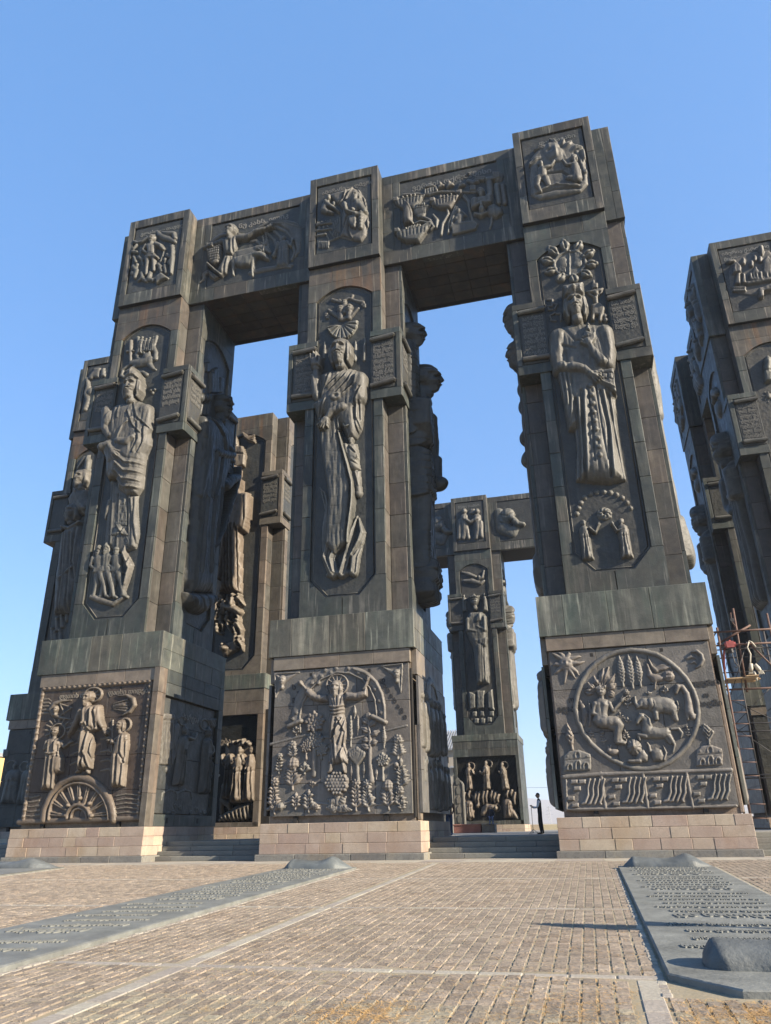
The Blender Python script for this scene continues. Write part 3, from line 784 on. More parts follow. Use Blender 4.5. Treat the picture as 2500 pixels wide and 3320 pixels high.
def relpos(o, root_off):
    pass
TXT = ['ჩვენი მხარე', 'წარსულის ხე', 'ხის ტრიალი', 'გამოვლილი', 'ჩვენი დღენი', 'დიდება მას', 'ცალ ქართულ']
TXR = ['დიდ გაბაცა', 'მეუფე ვრცელი', 'ის ჩარხი ისევ', 'ტრიალებს ისევ', 'იცინის ჯაღო', 'ჩვენს ქართ', 'ველ მემატიანე']
TX3L = ['საქართვე', 'ლოს მეფე', 'დიდი და', 'ძლიერი', 'აღმაშენე', 'ბელი მისი', 'ქვეყნის']
TX3R = ['მას სიხარ', 'თვე ლოც', 'იქსო იღმი', 'საფლავის', 'მადლი ქვა']
TX1R = ['მეფე დავი', 'თმან გარდა', 'ხალხ უსმი', 'სიბრძნით', 'ფარი ქართლს']
TX1L = ['ქართლ დედა', 'ვახტანგ', 'გორგასალ', 'ჩვენი']
PIL = {}
def add_pillar(key, *a, **k): PIL[key] = pillar(key, *a, **k)
G = 'carved pillars of the colonnade'
add_pillar('p1', XS['p1'], YC, 'front left pillar, its plinth carved with a haloed trio above a half wheel')
add_pillar('p2', XS['p2'], YC, 'middle front pillar, its plinth carved with an arms-raised man above a garden')
add_pillar('p3', XS['p3'], YC, 'dark carved pillar beside the scaffold with a round animal medallion on its plinth', clads=('clad', 'clad', 'clad'))
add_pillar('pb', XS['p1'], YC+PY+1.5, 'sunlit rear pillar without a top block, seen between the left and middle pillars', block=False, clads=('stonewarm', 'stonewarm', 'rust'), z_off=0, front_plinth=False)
add_pillar('pl', XS['p0'], YC+PY, 'shaded rear pillar at far left, half hidden behind the left pillar', z_off=0)
add_pillar('pr', XS['p4'], YC+PY, 'shaded rear pillar at far right with a carved town on its top block')
add_pillar('pr2', XS['p4'], YC+2*PY, 'farthest shaded pillar at right, behind the one with the carved town', detail=1)
add_pillar('pc', XS['p2']-.27, YC+3.96*PY, 'distant rear pillar with a crowned queen, seen between the middle and right pillars', clads=('clad', 'clad', 'clad'), front_plinth=False)
for k, s, L in (('p1', 1, TX1R), ('p1', -1, TX1L), ('p2', 1, TXR), ('p2', -1, TXT), ('p3', 1, TX3R), ('p3', -1, TX3L),
                ('pb', 1, TXR[:5]), ('pl', -1, None), ('pr', -1, TX3L), ('pr2', -1, None), ('pc', 1, TX1R), ('pc', -1, None), ('pl', 1, None), ('pb', -1, None)):
    scroll_plate(PIL[k][0], 0, s, FF, L)
for k in ('p1', 'p2', 'pb'):
    scroll_plate(PIL[k][0], 1, -1, FF, TX1R[:4], mat=M['strip'])
scroll_plate(PIL['p1'][0], 1, 1, FF)

# ------------------------------------------------------------------ lintel beams
BEAM = {}
def lintel(key, x0, x1, yc, label, tiles=True, rusty=True, group='beams joining the pillar tops'):
    """beam along X between two crowning blocks"""
    xm = (x0+x1)/2; hw = (x1-x0)/2; hd = 2.257
    t = thing('lintel_beam', (xm, yc, ZS), label, 'beam', group)
    H = ZT-ZS
    box('beam_core', t, -hw, hw, -hd+.4, hd-.1, .05, H-.02, M['dark'], 0)
    pw = hw-.55
    for (z0, z1) in ((.0, .92), (5.9, H)):
        for (a, b) in split(-hw, hw, [1.6, 2.1, 1.8]):
            slab('beam_block', t, 0, a+.004, b-.004, hd-.42, hd+random.uniform(-.005, .005), z0+.003, z1-.003, M['frame'], .012)
    for s in (-1, 1):
        for (z0, z1) in ((.92, 3.3), (3.3, 5.9)):
            slab('beam_block', t, 0, s*pw+(.004 if s > 0 else -.004), s*hw-(.004 if s > 0 else -.004), hd-.42, hd, z0+.003, z1-.003, M['frame'], .012)
    pan = slab('relief_panel', t, 0, -pw+.05, pw-.05, hd-.42, hd-.07, .98, 5.84, M['niche'], .015)
    if tiles:
        nx, ny = 7, 5
        xs = np.linspace(-hw, hw, nx+1); ys = np.linspace(-hd+.03, hd-.4, ny+1)
        for i in range(nx):
            for j in range(ny):
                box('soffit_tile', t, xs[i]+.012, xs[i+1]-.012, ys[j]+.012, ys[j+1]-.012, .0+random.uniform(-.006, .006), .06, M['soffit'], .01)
    slab('back_face', t, 2, -hw, hw, hd-.1, hd-.02, .02, H-.01, M['clad'], 0)
    slab('beam_lid', t, 0, -hw+.01, hw-.01, -hd+.05, hd-.05, H-.05, H-.003, M['clad'], 0)
    BEAM[key] = (t, pan, hd)
    return t
lintel('l1', XS['p1']+WL+.01, XS['p2']-WL-.01, YC, 'long carved beam with a giant basket carrier and donkeys, between the left and middle pillars')
lintel('l2', XS['p2']+WL+.01, XS['p3']-WL-.01, YC, 'long carved beam with sailing ships and columns, between the middle and right pillars')
lintel('l3', XS['p2']-.27-WL-8.2, XS['p2']-.27-WL-.01, YC+3.96*PY, 'distant beam left of the queen pillar, half hidden behind the middle pillar', tiles=False)
lintel('l4', XS['p2']-.27+WL+.01, XS['p2']-.27+WL+8.2, YC+3.96*PY, 'distant beam right of the queen pillar with a reclining carved bust', tiles=False)
# beam running back between the two right-hand pillars: only its left flank shows
def side_beam(x, y0, y1, label):
    t = thing('lintel_beam', (x, (y0+y1)/2, ZS), label, 'beam', 'beams joining the pillar tops')
    hl = (y1-y0)/2; H = ZT-ZS
    box('beam_core', t, -1.9, 2.2, -hl, hl, 0, H, M['clad'], 0)
    for (z0, z1) in ((.0, .92), (5.9, H)):
        for (a, b) in split(-hl, hl, [1.6, 2.1]):
            slab('beam_block', t, 3, a+.004, b-.004, 1.88, 2.257, z0+.003, z1-.003, M['clad'], .012)
    for s in (-1, 1): slab('beam_block', t, 3, s*(hl-.5), s*hl, 1.88, 2.257, .923, 5.897, M['clad'], .012)
    return t, slab('relief_panel', t, 3, -hl+.55, hl-.55, 1.88, 2.18, .98, 5.84, M['niche'], .012)
SB = side_beam(XS['p4'], YC+PY+2.3, YC+2*PY-3.3, 'dark beam running back from the carved town block, at far right')
DATA = [('P.p3.0',0,3.16,.026,'panfig',(('sun_relief','rayed sun with a face',None,(('c',.1,0,(-253,722,10,-272,736,7,-288,748,2)),('c',.1,0,(-243,727,10,-251,740,7,-264,748,2)),('c',.1,0,(-228,729,10,-221,738,7,-221,748,2)),('c',.1,0,(-213,719,10,-193,724,7,-177,726,2)),('c',.1,0,(-210,701,10,-187,699,7,-166,705,2)),('c',.1,0,(-216,680,10,-200,667,6,-193,652,2)),('c',.1,0,(-239,673,10,-245,649,6,-251,624,2)),('c',.1,0,(-257,686,10,-276,672,7,-287,664,2)),('c',.1,0,(-226,675,10,-216,656,6,-208,641,2)),('c',.1,0,(-261,698,10,-276,702,7,-289,697,2)),('e',.17,0,-236,701,28,30,0),('g',-.05,-244,706,5,4),('g',-.05,-226,705,5,4),('g',.04,-236,700,4,8),('g',-.03,-237,686,8,2))),('moon_relief','crescent moon',None,(('c',.16,0,(234,712,3,254,714,7,268,698,8,269,679,9,258,661,7,240,651,3)),('c',.08,0,(214,689,5,231,696,7,244,689,4)),('c',.08,0,(224,670,3,239,675,6,245,666,3)))),('medallion_ring','raised ring round the animal scene',None,(('c',.1,0,(-222,525,10,-209,576,10,-188,622,10,-160,661,10,-124,694,10,-83,717,10,-38,732,10,14,737,10,64,729,10,107,713,10,144,685,10,175,651,10,199,615,9,216,571,9,223,528,9,220,484,9,209,446,9,191,409,9,165,375,9,129,342,9,88,315,9,48,300,9,10,295,9,-32,299,9,-73,313,9,-114,336,9,-146,361,9,-178,393,9,-202,433,10,-216,479,10,-222,525,10)),)),('seated_nude_figure','seated bare man',None,(('p',.24,19,0,(-141,555,-126,563,-96,552,-91,529,-101,507,-105,487,-101,473,-121,449,-149,453,-163,476,-153,504,-157,533)),('c',.24,.05,(-124,469,24,-79,469,21,-67,455,17,-77,427,14,-83,403,11)),('c',.2,.02,(-103,462,20,-77,444,16,-73,416,12,-71,397,10)),('c',.15,.04,(-84,395,8,-57,389,6)),('c',.12,0,(-71,399,7,-52,393,5)),('a',10,.12,.14,(-146,538,-158,504,-122,488)),('a',9,.1,.08,(-93,538,-82,509,-47,544)),('H',-118,584,43,{'t':-.3,'hair':1.1,'base':.05}),('e',.1,.12,-133,596,6,7,0),('e',.1,.12,-127,599,6,7,0),('e',.1,.12,-120,602,6,7,0),('e',.1,.12,-115,595,6,7,0),('e',.1,.12,-108,598,6,7,0),('e',.1,.12,-101,601,6,7,0),('g',-.03,-126,520,3,23),('g',.03,-134,534,9,8),('g',.03,-111,533,9,8))),('elephant_relief','elephant',None,(('p',.2,25,0,(45,544,65,552,96,553,122,548,144,533,153,510,148,488,140,475,144,463,128,464,123,484,100,491,78,489,75,467,61,468,62,493,47,505,39,522)),('e',.24,0,37,530,22,21,0),('c',.2,.03,(26,531,12,11,521,9,3,532,7,4,555,5)),('e',.09,.17,61,529,13,21,.2),('c',.12,.1,(25,523,4,5,514,2)),('c',.1,.05,(152,532,3,155,510,2,149,496,2)),('c',.15,0,(137,489,10,140,466,8)),('c',.15,.05,(70,492,10,70,473,9)),('l',-.04,3,(65,546,68,520,57,504)))),('horse_relief','prancing horse',None,(('p',.2,22,0,(27,442,49,446,75,439,105,439,115,424,107,402,85,398,53,400,26,402,16,423)),('c',.18,.04,(31,433,21,33,466,17,19,484,13)),('c',.16,.08,(18,484,11,4,470,8,-1,460,6)),('l',.05,3,(44,449,43,474,29,490)),('c',.15,.03,(22,412,11,-4,418,7,-1,399,5)),('c',.14,0,(103,408,13,115,386,8,119,377,5,109,351,4)),('c',.1,0,(94,403,10,104,383,6)),('c',.1,0,(115,432,5,142,433,6,151,417,6,145,400,3)),('c',.12,.08,(12,491,3,11,498,2)))),('lion_relief','lying lion',None,(('e',.24,0,-24,373,27,31,0),('e',.3,0,-27,378,16,19,0),('l',-.04,3,(-9,372,3,370)),('l',-.04,3,(-15,360,-7,350)),('l',-.04,3,(-25,355,-24,340)),('l',-.04,3,(-36,357,-42,345)),('l',-.04,3,(-42,367,-51,362)),('l',-.04,3,(-40,380,-48,383)),('l',-.04,3,(-31,389,-34,399)),('l',-.04,3,(-20,391,-15,402)),('l',-.04,3,(-11,384,0,390)),('g',-.05,-33,384,4,3),('g',-.05,-20,383,4,3),('g',.05,-28,377,4,9),('p',.16,19,0,(-12,364,10,366,23,341,17,320,-18,319,-56,323,-54,331,-27,332)),('p',.18,19,0,(30,362,51,370,71,361,76,339,68,321,35,319,30,338)),('c',.12,.03,(30,357,6,29,376,5,23,389,3)),('c',.1,0,(74,326,5,85,349,4,79,374,2)),('c',.14,.05,(-12,324,8,-50,325,6)))),('giraffe_relief','long-necked animal',None,(('c',.16,0,(162,588,9,180,584,10,192,558,11,192,525,14,189,491,17,199,472,11,208,479,6)),('c',.15,.04,(164,585,10,154,563,6)),('c',.12,0,(180,486,8,181,464,5)))),('peacock_relief','crested bird with a fan tail',None,(('c',.13,0,(67,676,5,70,658,6,72,634,12,87,622,17,109,620,12)),('e',.11,.02,138,627,22,21,0),('c',.1,0,(88,610,4,81,582,3)),('e',.05,.1,131,636,4,5,0),('e',.05,.1,139,636,4,5,0),('e',.05,.1,146,635,4,5,0),('e',.05,.1,129,624,4,5,0),('e',.05,.1,137,623,4,5,0),('e',.05,.1,144,623,4,5,0),('c',.1,0,(76,696,3,83,669,6,97,650,9)),('c',.08,0,(92,651,6,126,657,8,155,664,3)),('c',.06,0,(81,657,2,117,672,3,142,673,2)),('c',.06,0,(81,657,2,125,670,3,145,665,2)),('c',.06,0,(81,657,2,133,667,3,148,657,2)),('c',.06,0,(81,657,2,141,665,3,152,648,2)),('c',.06,0,(81,657,2,149,663,3,155,640,2)))),('hare_relief','hare',None,(('e',.12,0,-100,360,21,12,0),('e',.13,0,-115,366,10,9,0),('c',.09,0,(-116,371,3,-118,382,3)),('c',.09,0,(-110,372,3,-108,383,3)))),('flower_relief',None,None,(('PL',-27,517,65,3,8,.09,'f'),('PL',-33,461,22,2,7,.07,'l'))),('flower_relief',None,None,(('PL',-49,398,41,3,7,.09,'l'),('PL',-131,391,44,3,5,.06,'f'),('PL',-173,415,28,2,5,.06,'l'))),('flower_relief',None,None,(('PL',116,563,28,2,6,.08,'l'),('PL',56,561,14,1,6,.06,'l'),('PL',173,399,43,3,5,.06,'l'),('PL',-59,479,25,1,6,.06,'l'))),('palm_relief','broad palm leaves',None,(('c',.12,0,(-114,611,6,-106,640,14,-98,669,5)),('l',-.03,2,(-114,611,-114,641,-102,669)),('l',-.03,2,(-114,611,-98,640,-95,669)),('c',.12,0,(-106,611,6,-92,642,14,-78,674,5)),('l',-.03,2,(-106,611,-100,643,-81,674)),('l',-.03,2,(-106,611,-84,642,-74,674)),('c',.12,0,(-124,606,6,-130,624,14,-136,642,5)),('l',-.03,2,(-124,606,-138,625,-140,642)),('l',-.03,2,(-124,606,-122,624,-133,642)),('c',.12,0,(-92,604,6,-75,625,14,-58,646,5)),('l',-.03,2,(-92,604,-83,625,-62,646)),('l',-.03,2,(-92,604,-68,624,-55,646)),('c',.12,0,(-91,592,6,-76,600,14,-61,608,5)),('l',-.03,2,(-91,592,-84,601,-64,608)),('l',-.03,2,(-91,592,-68,600,-57,608)),('c',.12,0,(-143,590,6,-152,605,14,-162,620,5)),('l',-.03,2,(-143,590,-160,605,-165,620)),('l',-.03,2,(-143,590,-144,604,-159,620)),('c',.12,0,(-150,581,6,-163,585,14,-177,589,5)),('l',-.03,2,(-150,581,-171,586,-181,589)),('l',-.03,2,(-150,581,-155,585,-174,589)),('c',.12,0,(-87,581,6,-81,573,14,-75,565,5)),('l',-.03,2,(-87,581,-89,573,-78,566)),('l',-.03,2,(-87,581,-73,573,-71,565)),('c',.08,0,(-198,461,6,-187,506,13,-199,552,7)),('c',.07,0,(-176,460,5,-163,516,8,-170,551,3)))),('cypress_relief','row of three cypresses',None,(('CY',-32,598,121,17,.09),('CY',2,590,130,18,.09),('CY',32,594,119,16,.09))),('tree_relief','tree on the chapel roof',None,(('c',.1,0,(-249,375,6,-251,402,5)),('c',.13,0,(-251,399,9,-254,424,15,-254,447,8,-259,470,2)),('l',-.04,2,(-252,407,-263,422)),('l',-.04,2,(-250,424,-261,439)),('l',-.04,2,(-249,441,-259,455)),('l',-.04,2,(-252,407,-241,421)),('l',-.04,2,(-250,424,-239,438)),('l',-.04,2,(-249,441,-237,454)))),('tree_relief','tree on the chapel roof',None,(('c',.1,0,(238,372,5,240,394,5)),('c',.13,0,(240,391,7,239,418,18,233,442,5)),('c',.1,0,(240,391,7,252,415,11,240,437,5)),('l',-.05,2,(239,394,229,413)),('l',-.05,2,(241,407,231,425)),('l',-.05,2,(244,420,233,437)),('l',-.05,2,(239,394,254,412)),('l',-.05,2,(241,407,256,424)),('l',-.05,2,(244,420,258,435)))),('chapel_relief','small domed chapel',None,(('p',.07,3,0,(-291,297,-190,299,-185,342,-286,338)),('p',.09,3,0,(-286,337,-185,341,-186,356,-226,373,-262,370,-283,354)),('c',.06,.06,(-275,304,3,-274,314,3,-268,322,3,-261,322,3,-257,314,3,-258,303,3)),('g',-.06,-266,311,5,8),('c',.06,.06,(-245,305,3,-243,322,3,-237,332,3,-229,332,3,-226,321,3,-228,305,3)),('g',-.06,-235,317,5,11),('c',.06,.06,(-216,307,3,-215,318,3,-209,325,3,-201,325,3,-198,317,3,-199,306,3)),('g',-.06,-207,314,5,8),('c',.06,.06,(-242,348,3,-241,359,3,-236,366,3,-228,366,3,-224,358,3,-225,347,3)),('g',-.06,-233,355,5,8),('e',.05,.07,-270,351,4,4,0),('e',.05,.07,-199,348,4,4,0))),('chapel_relief','small domed chapel',None,(('p',.07,3,0,(180,298,271,300,279,342,187,337)),('p',.09,3,0,(187,336,279,340,279,355,244,371,211,368,191,353)),('c',.06,.06,(195,304,3,197,315,3,202,322,3,209,322,3,212,314,3,210,304,3)),('g',-.06,204,311,5,7),('c',.06,.06,(222,306,3,225,322,3,231,332,3,238,332,3,241,321,3,238,305,3)),('g',-.06,232,317,5,10),('c',.06,.06,(249,308,3,250,318,3,256,325,3,263,325,3,266,317,3,264,307,3)),('g',-.06,258,315,5,7),('c',.06,.06,(227,347,3,229,357,3,235,365,3,242,364,3,245,357,3,243,346,3)),('g',-.06,236,354,5,7),('e',.05,.07,202,350,4,4,0),('e',.05,.07,267,347,4,4,0))),('ledge_relief','moulding above the four small panels',None,(('c',.07,0,(-293,278,8,-148,283,8,3,284,7,146,283,7,295,283,7)),('c',.06,0,(-156,286,7,-155,165,6)),('c',.06,0,(-7,285,6,-7,164,6)),('c',.06,0,(143,283,6,146,162,6)))),('water_relief','running water beside masonry',None,(('p',.09,4,0,(-272,251,-269,267,-243,268,-243,252)),('p',.09,4,0,(-243,250,-240,266,-213,267,-214,251)),('p',.09,4,0,(-264,227,-261,243,-234,244,-235,228)),('p',.09,4,0,(-291,193,-288,209,-261,210,-262,194)),('p',.09,4,0,(-277,169,-274,184,-248,186,-248,170)),('c',.11,0,(-198,267,4,-209,238,4,-211,212,5,-225,186,6,-237,182,5)),('c',.11,0,(-181,266,4,-191,238,4,-193,211,5,-207,185,6,-214,181,5)),('c',.11,0,(-163,265,4,-174,237,4,-176,211,5,-190,185,6,-192,181,5)),('c',.11,0,(-146,265,4,-156,237,4,-159,210,5,-173,185,6,-169,180,5)))),('water_relief','running water beside masonry',None,(('p',.09,4,0,(-124,251,-121,267,-94,269,-96,253)),('p',.09,4,0,(-95,251,-92,266,-66,268,-67,252)),('p',.09,4,0,(-116,228,-113,244,-87,245,-88,229)),('p',.09,4,0,(-143,194,-140,210,-114,211,-115,196)),('p',.09,4,0,(-130,171,-127,186,-101,187,-102,172)),('c',.11,0,(-52,267,4,-62,239,4,-65,213,5,-79,187,6,-91,184,5)),('c',.11,0,(-34,267,4,-45,239,4,-48,213,5,-62,187,6,-69,183,5)),('c',.11,0,(-17,266,4,-28,238,4,-31,212,5,-45,187,6,-47,182,5)),('c',.11,0,(0,265,4,-11,238,4,-14,212,5,-28,186,6,-24,182,5)))),('water_relief','running water beside masonry',None,(('p',.09,4,0,(22,251,25,267,51,268,50,252)),('p',.09,4,0,(50,250,53,266,79,267,77,251)),('p',.09,4,0,(29,228,32,243,58,245,56,229)),('p',.09,4,0,(2,195,5,210,31,211,29,196)),('p',.09,4,0,(14,171,17,187,43,188,41,173)),('c',.11,0,(93,267,4,82,239,4,79,213,5,65,188,6,52,184,5)),('c',.11,0,(109,266,4,99,238,4,96,213,5,81,187,6,74,184,5)),('c',.11,0,(126,266,4,115,238,4,112,212,5,98,187,6,96,183,5)),('c',.11,0,(143,265,4,132,237,4,129,212,5,114,187,6,117,182,5)))),('water_relief','running water beside masonry',None,(('p',.09,4,0,(173,253,176,268,201,269,200,254)),('p',.09,4,0,(200,252,204,267,228,268,227,253)),('p',.09,4,0,(179,230,183,245,208,246,206,231)),('p',.09,4,0,(152,197,155,212,180,213,179,198)),('p',.09,4,0,(163,174,167,189,192,190,190,175)),('c',.11,0,(242,268,4,231,240,4,227,215,5,213,190,6,201,186,5)),('c',.11,0,(258,267,4,247,240,4,244,215,5,229,190,6,222,186,5)),('c',.11,0,(275,267,4,263,239,4,260,214,5,245,189,6,243,185,5)),('c',.11,0,(291,266,4,280,239,4,276,214,5,261,189,6,264,185,5)))),('ledge_relief','outer moulding of the small panels',None,(('c',.05,0,(-285,267,4,-294,165,5,-89,163,5,120,162,5,290,163,5)),)))),
